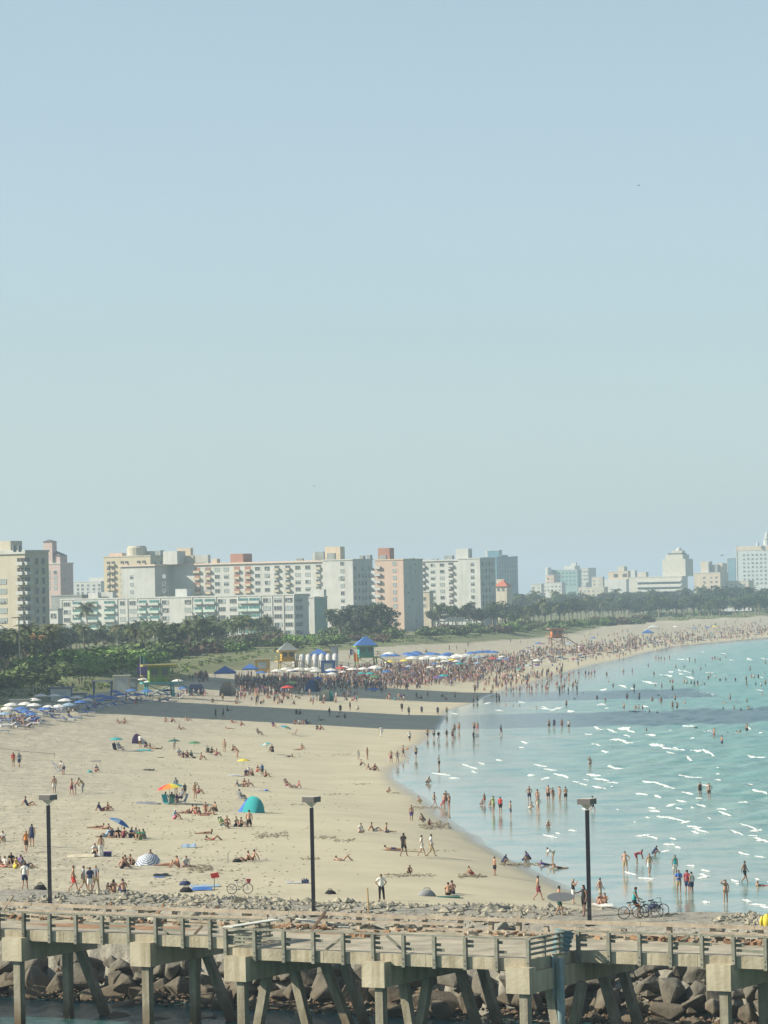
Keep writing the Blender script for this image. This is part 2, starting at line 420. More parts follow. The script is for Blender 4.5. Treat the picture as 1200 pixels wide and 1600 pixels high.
# ------------------------------------------------------------------ concrete pier with its worn timber railing
CONC = mat('pier_concrete', (0.345, 0.31, 0.225), 0.9, 0.22, 0.9, 0.35, 6, streak=3.0)
CONC2 = mat('cap_concrete', (0.40, 0.36, 0.26), 0.9, 0.14, 0.7, 0.3, 5, streak=2.2)
DECK = mat('deck_concrete', (0.33, 0.30, 0.23), 0.92, 0.3, 0.7, 0.3, 9)
RUST = mat('rust_dirt', (0.27, 0.16, 0.09), 0.95, 0.35, 1.4)
PILE = mat('pile_concrete', (0.26, 0.24, 0.18), 0.9, 0.18, 1.6, 0.3, 7, stain=(0.2, 1.8, (0.105, 0.075, 0.04)), streak=3.5)
GTIM = mat('grey_timber', (0.215, 0.215, 0.17), 0.9, 0.25, 2.2, 0.3, 14)
WTIM = mat('weathered_timber', (0.33, 0.285, 0.22), 0.92, 0.25, 1.6, 0.3, 12)
DTIM = mat('dark_timber', (0.12, 0.085, 0.06), 0.9, 0.3, 2)
STEEL = mat('lamp_steel', (0.055, 0.05, 0.055), 0.6, 0.1, 2)

pier = empty('concrete_pier', PW(-20, 3, 0))
tag(pier, 'weathered concrete pier on raking piles with a broken timber railing, in front of the boulders', 'pier')
PINV = Matrix.Translation(-pier.location)
def pbuild(mb, name, m=None, parent=None, smooth_=False):
    mb.v = [v - pier.location for v in mb.v]
    return mb.build(name, m, parent or pier, smooth_)
ZD, ZF = 5.15, 4.58
A0, A1 = -75.0, 40.0
BL, BR, BW = pier_at(338, -4.3), pier_at(815, -4.3), -4.3      # the wider bay
def slab(a0, a1, w0, w1, z0, z1, m, mb=None):
    mb = mb or MB()
    mb.obox((PW((a0 + a1) / 2, (w0 + w1) / 2, (z0 + z1) / 2)), U * (a1 - a0) / 2, V * (w1 - w0) / 2, Vector((0, 0, (z1 - z0) / 2)), m)
    return mb
# deck slabs between expansion joints
joints = [A0] + [a for a in [pier_at(206, 0), pier_at(338, 0), pier_at(568, 0), pier_at(800, 0), pier_at(1106, 0)]] + [A1]
for i in range(len(joints) - 1):
    pbuild(slab(joints[i] + .015, joints[i + 1] - .015, 0.22, 5.9, ZF + .05, ZD - .04, DECK), 'deck_slab')
bj = [BL, pier_at(452, -4.3), pier_at(568, -4.3), pier_at(690, -4.3), BR]
for i in range(4):
    pbuild(slab(bj[i] + .012, bj[i + 1] - .012, BW + .22, 0.2, ZF + .05, ZD - .046, DECK), 'deck_slab')
# edge beams (kerb and fascia)
def fascia(a0, a1, w_, side=False):
    k = max(1, round((a1 - a0) / 6.6)); st = (a1 - a0) / k
    for i in range(k):
        pbuild(slab(a0 + i * st + .01, a0 + (i + 1) * st - .01, w_ - .02, w_ + .2, ZF, ZD, CONC), 'edge_beam')
fascia(A0, BL - .01, 0); fascia(BR + .01, A1, 0); fascia(BL, BR, BW); fascia(A0, A1, 5.9)
for a_ in (BL + .1, BR - .1):
    pbuild(slab(a_ - .1, a_ + .1, BW + .21, -.03, ZF, ZD, CONC), 'edge_beam')
# rust-brown dirt drifted on the deck
d_ = MB()
for (x0, x1, w0, w1) in ((-10, 305, 2.2, 4.6), (415, 560, 3.3, 4.9)):
    a0, a1 = pier_at(x0, w0), pier_at(x1, w0); nn = int((a1 - a0) / .8)
    top, bot = [], []
    for i in range(nn + 1):
        a_ = a0 + (a1 - a0) * i / nn; e = min(1, 4 * min(i, nn - i) / nn)
        top.append(PW(a_, (w0 + w1) / 2 + (w1 - w0) / 2 * e * (.7 + .8 * nz(a_, 0, .5, 1)), ZD - .034)); bot.append(PW(a_, (w0 + w1) / 2 - (w1 - w0) / 2 * e * (.7 + .8 * nz(a_, 3, .5, 4)), ZD - .034))
    d_.add(bot + top, [(i, i + 1, nn + 2 + i, nn + 1 + i) for i in range(nn)], RUST)
tag(pbuild(d_, 'rust_dirt', RUST), kind='stuff')

# pile caps and piles
def pile(p, q, s_=.43):
    mb = MB(); mb.bar(p, q, s_, s_, PILE, up=V); pbuild(mb, 'pile')
def cap(a_, w0, w1, hw=.62):
    cb = MB(); cb.obox(PW(a_, (w0 + w1) / 2, 4.07), U * hw, V * (w1 - w0) / 2, (0, 0, .5), CONC2)
    cb.obox(PW(a_, w0 + .33, 4.165), U * (hw + .015), V * .35, (0, 0, .615), CONC2)
    pbuild(cb, 'pile_cap')
for px in (6, 206, 1106, -230, 1400):
    a_ = pier_at(px, -.6); cap(a_, -.6, 6.4)
    pile(PW(a_ + .15, -.2, 3.6), PW(a_ + .15, -.2, -2))
    pile(PW(a_ + .1, 4.3, 3.6), PW(a_ + .1, 4.3, -2))
    if px < 1000: pile(PW(a_ + .3, 5.2, 3.6), PW(a_ + 1.5, 6.6, -1.4))
for px, rk in ((353, ((.3, -2.4, -.7, -2.7), (.2, 0.3, 1.7, 0.1), (.3, 3.2, 2.3, 3.6), (.1, 5.3, 1.3, 6.5))), (568, ((.25, -2.4, 1.2, -2.6), (.5, -.4, -.6, -.4), (.3, 3.2, 1.7, 3.7), (.2, 5.6, 1.0, 6.9))), (793, ((.3, -2.2, 1.3, -2.4), (.8, 0.2, -.5, .2), (.2, 3.6, 1.4, 4.2), (.3, 5.6, 1.2, 6.8)))):
    a_ = pier_at(px, -4.9); cap(a_, -4.9, 6.4)
    pile(PW(a_ + .18, -4.5, 3.6), PW(a_ + .18, -4.5, -2))
    for (da, w0, db, w1) in rk: pile(PW(a_ + da, w0, 3.6), PW(a_ + db, w1, -1.6))

# railing: posts bolted outside the edge beam, worn top rail, mostly broken lower rails
def post(a_, w_, m=GTIM, z0=ZF - .05, z1=6.06, s_=.17):
    mb = MB(); mb.obox(PW(a_, w_ - .1, (z0 + z1) / 2), U * s_ / 2, V * .09, (0, 0, (z1 - z0) / 2), m)
    mb.obox(PW(a_, w_ - .2, ZD - .2), U * .022, V * .012, (0, 0, .022), STEEL); mb.obox(PW(a_, w_ - .2, ZD - .42), U * .022, V * .012, (0, 0, .022), STEEL)
    pbuild(mb, 'rail_post')
def rail(p, q, wd, h, m=GTIM, name='rail'):
    mb = MB(); mb.bar(p, q, wd, h, m); pbuild(mb, name)
def run(a0, a1, w_, step, full=0.15, skip=()):
    n_ = max(1, round((a1 - a0) / step)); st = (a1 - a0) / n_
    for i in range(n_ + 1):
        a_ = a0 + i * st; post(a_, w_)
        if i == n_: break
        rail(PW(a_ - (.16 if i == 0 else 0) + .01, w_ - .06, 6.10), PW(a_ + st + (.16 if i == n_ - 1 else 0) - .01, w_ - .06, 6.10 + rnd.uniform(-.012, .012)), .24, .07, GTIM, 'top_rail')
        for z in (5.42, 5.66, 5.88):
            r = rnd.random()
            if r < full: rail(PW(a_ + .09, w_ + .03, z), PW(a_ + st + .05, w_ + .03, z + rnd.uniform(-.04, .02)), .05, .13)
            elif r < .80: rail(PW(a_ + .0, w_ + .03, z), PW(a_ + rnd.uniform(.25, .48), w_ + .03, z + rnd.uniform(-.02, .01)), .05, .14, GTIM, 'broken_rail')
lp = [pier_at(27 - 39.5 * k, 0) for k in range(1)]
run(pier_at(-13, 0) - 1.66 * 14, pier_at(27, 0), 0, 1.66, .3); run(pier_at(27, 0) , BL - .25, 0, 1.66, .12)
run(BL + .12, BR - .1, BW, 1.78, .04)
run(BR + .35, A1, 0, 1.67, .10)
for z in (5.34, 5.52, 5.70, 5.88):                      # the intact first bay of the wide part
    rail(PW(BL + .14, BW + .05, z), PW(BL + 2.1, BW + .05, z), .05, .1)
def cross(a_, m=GTIM):                              # rails running back to the main line
    for w_ in (BW + 1.5, BW + 3.0, -.35): post_at = MB(); post_at.obox(PW(a_, w_, 5.55), U * .07, V * .07, (0, 0, .5), m); pbuild(post_at, 'rail_post')
    rail(PW(a_, BW - .1, 6.10), PW(a_, .05, 6.10), .26, .07, m, 'top_rail')
    for z in (5.36, 5.6, 5.85): rail(PW(a_ + .04, BW, z), PW(a_ + .04, -.05, z), .05, .12, m)
cross(BL + .1); cross(BR - .1)
rail(PW(pier_at(345, -4.2), -4.3, 6.17), PW(pier_at(420, 0), -.1, 6.17), .55, .05, mat('bleached_board', (.56, .56, .5), .85, .1, 2), 'loose_board')
for (x0, y0, x1, y1, w_) in ((184, 1433, 149, 1460, .35), (239, 1440, 269, 1465, .35), (537, 1463, 503, 1489, -3.6), (604, 1462, 640, 1494, -3.6), (1076, 1462, 1039, 1492, .4), (316, 1447, 303, 1461, 1.2), (113, 1455, 126, 1463, 1.0)):
    def on(x, y):
        d = ray(x, y); t = (w_ + P0.dot(V)) / d.dot(V); return CAM + d * t
    rail(on(x0, y0), on(x1, y1), .07, .11, GTIM if x0 != 316 else DTIM, 'fallen_brace')
# far side of the pier: long sagging timbers, stubs of posts and rusty litter
FW = 6.05
for i, (z, brk) in enumerate(((5.88, 0), (5.55, .25), (5.28, .35))):
    a_ = A0
    while a_ < A1:
        L = rnd.uniform(3.5, 6.5); sag = rnd.uniform(-.07, .05)
        if rnd.random() > brk:
            rail(PW(a_ + .01, FW + .05 * i, z + .03 * nz(a_, 0, .3, i)), PW(a_ + L - .01, FW + .05 * i, z + sag + .03 * nz(a_ + L, 0, .3, i)), .10, .19 if i == 0 else .13, WTIM, 'timber')
        a_ += L
a_ = A0
while a_ < A1:
    mb = MB(); top = rnd.choice((5.88, 5.88, 5.6, 6.1)); mb.bar(PW(a_, FW + .25, 4.6), PW(a_ + rnd.uniform(-.15, .2), FW + .25, top), .24, .2, WTIM, up=V); pbuild(mb, 'rail_post'); a_ += rnd.uniform(1.5, 2.6)
def onw(x, y, w_):
    d = ray(x, y); t = (w_ + P0.dot(V)) / d.dot(V); return CAM + d * t
for (x0, y0, x1, y1, w_, m_) in ((20, 1400, 4, 1423, 6.9, WTIM), (97, 1407, 83, 1424, 6.9, WTIM), (45, 1405, 38, 1415, 7, WTIM), (174, 1410, 166, 1427, 6.9, RUST), (256, 1413, 246, 1428, 6.9, RUST), (342, 1416, 330, 1430, 6.9, DTIM), (424, 1417, 410, 1440, 6.9, WTIM), (508, 1425, 478, 1466, 5.0, DTIM), (463, 1436, 546, 1449, 6.6, mat('bleached_board', (.56, .56, .5), .85, .1, 2)), (547, 1434, 541, 1449, 6.8, WTIM), (605, 1440, 624, 1432, 6.9, WTIM), (547, 1466, 565, 1473, 3.6, mat('bleached_board', (.5, .5, .5)))):
    rail(onw(x0, y0, w_), onw(x1, y1, w_), .1, .13, m_, 'broken_timber')
def litter(name, spots, m_, z, label=None):
    mb = MB()
    for (x0, x1, w_, dens) in spots:
        a0, a1 = pier_at(x0, w_), pier_at(x1, w_)
        for _ in range(int((a1 - a0) * dens)):
            c = PW(rnd.uniform(a0, a1), w_ + rnd.gauss(0, .5), z + .05 + .12 * rnd.random()); e = rnd.uniform(0, 6.3); s_ = rnd.uniform(.06, .28)
            mb.obox(c, Vector((math.cos(e), math.sin(e), .15)) * s_, Vector((-math.sin(e), math.cos(e), 0)) * s_ * .35, Vector((0, 0, s_ * .3)), m_)
    return tag(pbuild(mb, name), kind='stuff')
litter('rusty_litter', ((0, 350, 5.6, 3), (400, 500, 5.6, 9), (545, 580, 3.6, 22), (600, 1200, 6.2, 3), (1000, 1200, 5.7, 4)), RUST, ZD - .05)
litter('timber_litter', ((0, 1200, 6.6, 3), (430, 470, 5.5, 6), (700, 1200, 5.6, 2)), WTIM, ZD - .05)

# pipes fixed to the wide bay and the leaning drum
BLUE = mat('blue_grey_paint', (0.12, 0.20, 0.22), 0.5, 0.15, 2.0)
PIPE = mat('pipe_paint', (0.21, 0.29, 0.30), 0.5, 0.25, 2.0, streak=4)
for px, r, zt in ((865, .10, 5.12), (875.5, .19, 5.02)):
    p = onw(px, 1520, -2.3)
    mb = MB(); mb.tube([(p.x, p.y, -1.5), (p.x, p.y, zt)], r, 12, PIPE)
    mb.tube([(p.x, p.y, zt - .35), (p.x, p.y, zt - .27)], r * 1.18, 12, PIPE); mb.tube([(p.x, p.y, zt), (p.x, p.y, zt + .08)], [r, r * .6], 12, CONC2)
    o = mb.build('drain_pipe', smooth_=False); tag(o, 'thin blue vertical pipe with a pale cap, left of the fat pipe under the drum' if r < .15 else 'fat blue-grey vertical pipe standing below the leaning drum', 'pipe')
# drum: ribbed, open at the top, tilted to the right
dr = empty('leaning_drum', onw(873, 1492, -.7)); tag(dr, 'ribbed blue-grey drum leaning on the corner of the railing', 'drum')
dr.rotation_euler = (rad(-8), rad(17), 0)
prof = [(.36, 0)]
for k in range(5):
    z0 = .05 + k * .215; prof += [(.37 + .013 * k, z0), (.42 + .013 * k, z0 + .05), (.42 + .013 * k, z0 + .11), (.37 + .013 * k, z0 + .16)]
prof += [(.46, 1.14), (.49, 1.17), (.49, 1.2), (.44, 1.2), (.36, .1)]
mb = MB(); mb.lathe((0, 0, 0), prof, 20, BLUE); mb.build('drum_shell', BLUE, dr, True)
mb = MB(); mb.lathe((0, 0, 0), [(.001, .02), (.36, .02)], 20, STEEL); mb.build('drum_base', STEEL, dr)

# ------------------------------------------------------------------ lamp posts on the breakwater
def lamp(px, base_y, top_y, label):
    for_w = 18.6; p = onw(px, base_y, for_w); zb = min(p.z, terrain(p.x, p.y)) - .3
    t = at_Y(px - 4, top_y, p.y).z
    e = empty('street_lamp', (p.x, p.y, zb)); tag(e, label, 'street lamp', 'lamp posts along the breakwater')
    h = t - zb
    mb = MB(); mb.box(-.11, -.11, 0, .11, .11, h - .62, STEEL); mb.build('pole', STEEL, e)
    mb = MB(); mb.box(-.24, -.24, .28, .24, .24, .34, STEEL); mb.build('base_plate', None, e); mb = MB(); mb.box(-.09, -.135, .85, .09, -.111, 1.25, mat('access_cover', (.10, .09, .085), .6, .2)); mb.build('access_cover', None, e)
    mb = MB(); mb.lathe((0, 0, 0), [(.07, h - .62), (.09, h - .55), (.36, h - .30)], 4, mat('lamp_diffuser', (.62, .6, .5), .35, .05)); d_ = mb.build('diffuser', None, e); d_.rotation_euler = (0, 0, rad(45 - 30))
    mb = MB(); mb.box(-.39, -.39, h - .30, .39, .39, h, mat('lamp_hood', (.12, .115, .105), .55, .1)); mb.box(-.40, -.40, h, .40, .40, h + .015, mat('lamp_lid', (.45, .43, .38), .5, .05))
    d_ = mb.build('lamp_hood', None, e); d_.rotation_euler = (0, 0, rad(-30))
lamp(78, 1403, 1242, 'dark square-headed lamp post by the walkers and the ringed crowd, westmost of three')
lamp(490, 1420, 1245, 'dark square-headed lamp post standing before the open tan sand, middle of three')
lamp(921, 1435, 1248, 'dark square-headed lamp post beside the woman in black at the water')
# plain pole
p = onw(578, 1462, 6.4); q = onw(574, 1387, 6.4); mb = MB(); mb.tube([p - Vector((0, 0, .5)), q], [.06, .045], 6, mat('bare_wood', (.42, .3, .16), .9)); tag(mb.build('wooden_stake'), 'thin bare wooden stake standing up behind the pier rail', 'stake')

# ------------------------------------------------------------------ breakwater boulders
jet = empty('rock_breakwater', PW(-20, 16, 0)); tag(jet, 'breakwater of heaped granite boulders behind the pier', 'breakwater')
BM = [mat('boulder_grey', (.12, .112, .09), .95, .35, 1.1, .5, 5, stain=(0.2, 1.9, (.12, .095, .062))), mat('boulder_brown', (.145, .108, .07), .95, .35, 1.1, .5, 5, stain=(0.2, 1.9, (.125, .085, .052))),
      mat('boulder_pale', (.20, .19, .15), .95, .3, 1.1, .5, 5, stain=(0.2, 1.5, (.15, .12, .085))), mat('boulder_pink', (.24, .175, .135), .95, .3, 1.1, .5, 5, stain=(0.2, 1.9, (.13, .085, .055)))]
CREST = [mat('crest_boulder_pale', (.30, .275, .205), .95, .3, 1.3, .5, 5), mat('crest_boulder_grey', (.24, .228, .18), .95, .3, 1.3, .5, 5)]  # dust and sunlight put into paler crest colours, pier shade into darker slope ones
def boulder_mesh(seed):
    r = random.Random(seed); bm = bmesh.new()
    sx, sy, sz = r.uniform(.8, 1.25), r.uniform(.75, 1.1), r.uniform(.6, .85)
    for _ in range(12):
        v = Vector((r.gauss(0, 1), r.gauss(0, 1), r.gauss(0, 1))).normalized()
        v *= r.uniform(.82, 1.05); bm.verts.new((v.x * sx, v.y * sy, v.z * sz))
    res = bmesh.ops.convex_hull(bm, input=bm.verts)
    for v in [v for v in bm.verts if not v.link_faces]: bm.verts.remove(v)
    bmesh.ops.dissolve_limit(bm, angle_limit=rad(14), verts=bm.verts[:], edges=bm.edges[:])
    bmesh.ops.bevel(bm, geom=bm.edges[:], offset=.055, segments=1, affect='EDGES', profile=.6)
    bmesh.ops.triangulate(bm, faces=bm.faces[:])
    bmesh.ops.subdivide_edges(bm, edges=[e for e in bm.edges if e.calc_length() > .5], cuts=1)
    for v in bm.verts: v.co += v.co.normalized() * .06 * noise.noise(v.co * 2.2 + Vector((seed * 3.1, 0, 0)))
    me = bpy.data.meshes.new('boulder'); bm.to_mesh(me); bm.free()
    me.polygons.foreach_set('use_smooth', [False] * len(me.polygons)); return me
BMESH = [[None] * 4 for _ in range(14)]
base = [boulder_mesh(k + 5) for k in range(14)]
for k in range(14):
    for j in range(4):
        c = base[k] if j == 0 else base[k].copy(); c.materials.append(BM[j]); BMESH[k][j] = c
nb = 0
CLEAR = [(pier_at(px, 19), px) for px in (596, 841, 874, 896, 913, 937, 995, 1012, 921, 490, 78)]
def blocked(a_, w_):
    return w_ > 16.6 and any(abs(a_ - c) < (.55 if px in (78, 490, 921) else 1.9 if px in (995, 1012) else .8) for c, px in CLEAR)
def put_boulder(a_, w_, z, s_, pale):
    global nb
    if blocked(a_, w_): return
    j = rnd.choices((0, 1, 2, 3), (3, 1.5, 6, 1) if pale else (3.2, 4.5, 1.5, 1.8))[0]
    o = link('boulder', BMESH[rnd.randrange(14)][j], jet, PW(a_, w_, z) - jet.location)
    if w_ > 17: o.material_slots[0].link = 'OBJECT'; o.material_slots[0].material = rnd.choice(CREST)
    o.rotation_euler = (rnd.uniform(-.5, .5), rnd.uniform(-.5, .5), rnd.uniform(0, 6.3)); o.scale = (s_ * rnd.uniform(.9, 1.15), s_ * rnd.uniform(.9, 1.1), s_ * rnd.uniform(.85, 1.1)); nb += 1
row = 0
for w_, z in ((11.6, .1), (12.7, .9), (13.9, 1.7), (15.1, 2.6), (16.3, 3.4), (17.5, 3.75)):
    a_ = -47.0 + (row % 2) * .8
    while a_ < 12:
        s_ = rnd.uniform(.62, 1.32)
        if not (row == 0 and rnd.random() < .35): put_boulder(a_ + rnd.uniform(-.2, .2), w_ + rnd.uniform(-.45, .45), z + rnd.uniform(-.3, .3), s_, row > 4)
        a_ += s_ * 1.35
    row += 1
for k in range(34):                                     # boulders standing out of the rubble on the crest
    a_ = rnd.uniform(-46, 13); w_ = rnd.uniform(18.6, 25)
    p = PW(a_, w_, 0); s_ = rnd.choice((.35, .45, .5, .6, .8)); put_boulder(a_, w_, terrain(p.x, p.y) - .2, s_, True)
for a_, w_, s_ in ((5, 27, 1.0), (7, 26, 1.2), (9, 25, .9), (11, 27, 1.3), (8.6, 29, .9), (3, 29, .6)):
    put_boulder(a_, w_, 3.9, s_, rnd.random() < .5)
for px, py, s_ in ((258, 1592, 1.0), (328, 1591, .9), (195, 1572, 1.2), (188, 1588, 1.0), (212, 1568, .9)):
    p = at_z(px, py, 0.0); a_, w_ = aw(p.x, p.y); put_boulder(a_, w_, -.15, s_ * .8, False)
# small stones between the boulders and along the crest
sm = MB()
ico = [Vector(v) for v in ((0, 0, 1), (.9, 0, .2), (.28, .85, .2), (-.72, .53, .2), (-.72, -.53, .2), (.28, -.85, .2), (0, 0, -.8))]
icf = [(0, 1, 2), (0, 2, 3), (0, 3, 4), (0, 4, 5), (0, 5, 1), (6, 2, 1), (6, 3, 2), (6, 4, 3), (6, 5, 4), (6, 1, 5)]
for k in range(5200):
    a_ = rnd.uniform(-48, 14)
    if k < 1500: w_ = rnd.uniform(10.6, 12.6); z = .05 + .22 * (w_ - 10.6); s_ = rnd.uniform(.06, .2); m_ = BM[rnd.choice((1, 2, 3))]
    elif k < 2300: w_ = rnd.uniform(12, 18.5); z = .2 + (w_ - 12) * .62; s_ = rnd.uniform(.15, .45); m_ = BM[rnd.choice((0, 1))]
    else:
        w_ = rnd.uniform(17.5, 29); p = PW(a_, w_, 0); z = terrain(p.x, p.y); s_ = rnd.uniform(.05, .28) if rnd.random() < .9 else rnd.uniform(.25, .45); m_ = rnd.choice(CREST)
    if blocked(a_, w_) and s_ > .1: continue
    c = PW(a_, w_, z); e = rnd.uniform(0, 6.3); ce, se = math.cos(e), math.sin(e)
    sm.add([c + Vector(((v.x * ce - v.y * se) * rnd.uniform(.7, 1.3), (v.x * se + v.y * ce) * rnd.uniform(.7, 1.3), v.z * rnd.uniform(.5, .9))) * s_ for v in ico], icf, m_)
sm.v = [v - jet.location for v in sm.v]
tag(sm.build('rubble', None, jet), kind='stuff')
print('boulders', nb)
# ------------------------------------------------------------------ buildings behind the dune
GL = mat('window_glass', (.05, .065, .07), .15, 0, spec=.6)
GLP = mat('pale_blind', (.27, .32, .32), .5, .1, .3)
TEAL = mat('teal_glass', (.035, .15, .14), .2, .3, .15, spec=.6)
WHT = mat('white_paint', (.46, .475, .45), .8, .08, .2, streak=.55)
WHT2 = mat('cool_white_paint', (.44, .455, .43), .8, .08, .2, streak=.5)
CREAM = mat('cream_paint', (.45, .42, .335), .85, .06, .2, streak=.45)
YEL = mat('yellow_cream_paint', (.45, .405, .285), .85, .06, .2)
PINK = mat('pink_paint', (.49, .38, .305), .85, .05, .2, streak=.45)
ROSE = mat('rose_paint', (.42, .335, .31), .85, .06, .2)
BRICK = mat('red_brown_render', (.33, .17, .12), .85, .12, .3)
BEI = mat('beige_paint', (.47, .40, .30), .85, .08, .3)
GRY = mat('grey_plant_metal', (.22, .24, .23), .6, .2, .4)
DRK = mat('recess_shade_and_band', (.06, .06, .06), .9, .2, .3)  # flat dark panels: shade of recesses and openings put into colour; one dark band
BLUEG = mat('blue_glass_wall', (.10, .20, .25), .25, .15, .1)
SEAG = mat('sea_green_render', (.18, .30, .27), .7, .12, .2)
REDR = mat('red_roof_tile', (.42, .12, .07), .85, .15, .4)
SLATE = mat('slate_roof', (.12, .115, .125), .8, .1, .4)
_winmesh = {}
def win_mesh(w_, h_, kind):
    """a window (frame proud of the wall, pane set back in it); local x along the wall, y outwards, z up"""
    vr_ = rnd.choice((0, 0, 1, 2, 3)) if kind in 'wp' else 0
    key = (round(w_, 1), round(h_, 1), kind, vr_)
    if key in _winmesh: return _winmesh[key]
    w_, h_ = max(key[0], .4), max(key[1], .4); mb = MB()
    pane = {'w': GL, 'p': GLP, 't': TEAL, 'b': TEAL, 'd': DRK, 's': GL, 'k': DRK}[kind]
    fr = WHT if kind != 'k' else BEI
    mb.box(-w_ / 2, .0, -h_ / 2, w_ / 2, .05, h_ / 2, pane)
    if vr_ == 1: mb.box(-w_ / 2, .051, h_ * .05, w_ / 2, .06, h_ / 2, GLP)
    if vr_ == 2: mb.box(-w_ / 2, .051, -h_ / 2, -w_ * .15, .06, h_ / 2, GLP)
    if vr_ == 3: mb.box(-w_ * .35, .051, -h_ / 2 - .05, w_ * .12, .34, -h_ * .08, GRY)
    e = .10
    if kind in 'wps':
        for x0, x1 in ((-w_ / 2 - e, -w_ / 2 + .02), (w_ / 2 - .02, w_ / 2 + e)): mb.box(x0, 0, -h_ / 2 - e, x1, .14, h_ / 2 + e, fr)
        mb.box(-w_ / 2 + .02, 0, -h_ / 2 - e, w_ / 2 - .02, .2, -h_ / 2, fr); mb.box(-w_ / 2 + .02, 0, h_ / 2, w_ / 2 - .02, .14, h_ / 2 + e, fr)
        for k in range(1, max(1, round(w_ / 1.1))): x = -w_ / 2 + w_ * k / max(1, round(w_ / 1.1)); mb.box(x - .05, .051, -h_ / 2, x + .05, .11, h_ / 2, fr)
    if kind in 'bt':
        for k in range(1, max(2, round(w_ / 1.8))): x = -w_ / 2 + w_ * k / max(2, round(w_ / 1.8)); mb.box(x - .05, .051, -h_ / 2, x + .05, .12, h_ / 2, WHT)
    _winmesh[key] = mb.mesh('window'); return _winmesh[key]
_balmesh = {}
def bal_mesh(w_, h_, wall, opening, depth=1.1):
    """a balcony: flat panel for the opening, projecting slab and solid parapet"""
    key = (round(w_, 1), round(h_, 1), wall.name, opening.name)
    if key in _balmesh: return _balmesh[key]
    w_, h_ = key[0], key[1]; mb = MB()
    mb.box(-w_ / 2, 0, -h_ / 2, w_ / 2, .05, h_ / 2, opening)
    k_ = max(2, round(w_ / 1.6))
    for k in range(1, k_): x = -w_ / 2 + w_ * k / k_; mb.box(x - .05, .051, -h_ / 2, x + .05, .1, h_ / 2, WHT)
    zb = -h_ / 2
    mb.box(-w_ / 2 - .1, .06, zb - .16, w_ / 2 + .1, depth, zb, wall)
    mb.box(-w_ / 2 - .1, depth - .1, zb, w_ / 2 + .1, depth, zb + .95, wall)
    for s_ in (-1, 1): mb.box(s_ * w_ / 2 - .1 if s_ < 0 else w_ / 2, .06, zb, -w_ / 2 if s_ < 0 else w_ / 2 + .1, depth - .1, zb + .95, wall)
    _balmesh[key] = mb.mesh('balcony'); return _balmesh[key]
RZ_S = math.atan2(-U.y, -U.x); RZ_E = math.atan2(V.y, V.x)          # local x runs along the wall
class Bld:
    """a building with its south-east corner seen in image column pc at depth Y; its south wall ends in column pl, its east wall in pr"""
    def __init__(s, name, label, cat, pl, pc, pr, ytop, Y, wall, east=None, zb=3.0, roof=True, group=None):
        s.C = at_Y(pc, 930, Y); s.C.z = 0; s.Y, s.pc, s.zb, s.wall, s.east = Y, pc, zb, wall, east or wall
        s.zt = at_Y(pc, ytop, Y).z
        s.W, s.D = s.along(pl, -U), s.along(pr, V)
        s.o = empty(name, (s.C.x, s.C.y, zb)); tag(s.o, label, cat, group)
        s.block(0, s.W, 0, s.D, zb - 1, s.zt, wall, 'wall', s.east)
        if roof: s.block(-.25, s.W + .25, -.25, s.D + .25, s.zt + .002, s.zt + .55, WHT if roof is True else roof, 'cornice')
    def along(s, px, d):
        t = ray(px, 930); t = t.x / t.y
        return (t * s.C.y - s.C.x) / (d.x - t * d.y)
    def s_at(s, px, off=0.0):                    # metres west of the corner on a plane off metres north of the south wall
        t = ray(px, 930); t = t.x / t.y; q = s.C + V * off
        return (t * q.y - q.x) / (-U.x + t * U.y)
    def e_at(s, px): return s.along(px, V)
    def z_at(s, py, px=None): return at_Y(px if px is not None else s.pc, py, s.Y).z
    def block(s, s0, s1, e0, e1, z0, z1, m, name='block', m_east=None, parent=None):
        """box from s0..s1 west of the corner, e0..e1 north of the south wall"""
        mb = MB(); c = s.C - U * (s0 + s1) / 2 + V * (e0 + e1) / 2 + Vector((0, 0, (z0 + z1) / 2)) - s.o.location
        mb.obox(c, -U * (s1 - s0) / 2, V * (e1 - e0) / 2, (0, 0, (z1 - z0) / 2), m)
        return mb.build(name, None, parent or s.o)
    def win(s, face, along, z, w_, h_, kind='w', name='window'):
        me = win_mesh(w_, h_, kind); s.put(me, name, face, along, z)
    def put(s, me, name, face, along, z, off=0.0):
        p = s.C + (V * off - U * along if face == 's' else V * along) + Vector((0, 0, z))
        o = link(name, me, s.o, p - s.o.location); o.rotation_euler = (0, 0, math.atan2(-V.y, -V.x) - rad(90) if face == 's' else math.atan2(U.y, U.x) - rad(90)); return o
    def grid(s, face, cols, rows, w_, h_, kinds='w', ref=None, off=0.0, pr=0.0, name='window'):
        for c in cols:
            al = s.s_at(c, off) if face == 's' else s.e_at(c)
            for y in rows:
                k = rnd.choice(kinds) if len(kinds) > 1 else kinds
                if rnd.random() < pr: continue
                me = win_mesh(w_, h_, k); s.put(me, name, face, al, s.z_at(y), off)
    def bal(s, face, cols, rows, w_, h_, wall, opening=None, off=0.0):
        for c in cols:
            al = s.s_at(c, off) if face == 's' else s.e_at(c)
            for y in rows: s.put(bal_mesh(w_, h_, wall, opening or GL), 'balcony', face, al, s.z_at(y), off)
    def roofbox(s, pl, pc, pr, y0, y1, m, e0=4.0, name='roof_house', east=None):
        s0 = s.s_at(pc, e0); s1 = s.s_at(pl, e0)
        q = s.C - U * s0 + V * e0; t = ray(pr, 930); t = t.x / t.y
        d = (t * q.y - q.x) / (V.x - t * V.y)
        z0 = s.zt + .3; zt = at_Y(pc, y0, q.y).z
        return s.block(s0, s1, e0, e0 + max(d, 1.0), z0, zt, m, name)

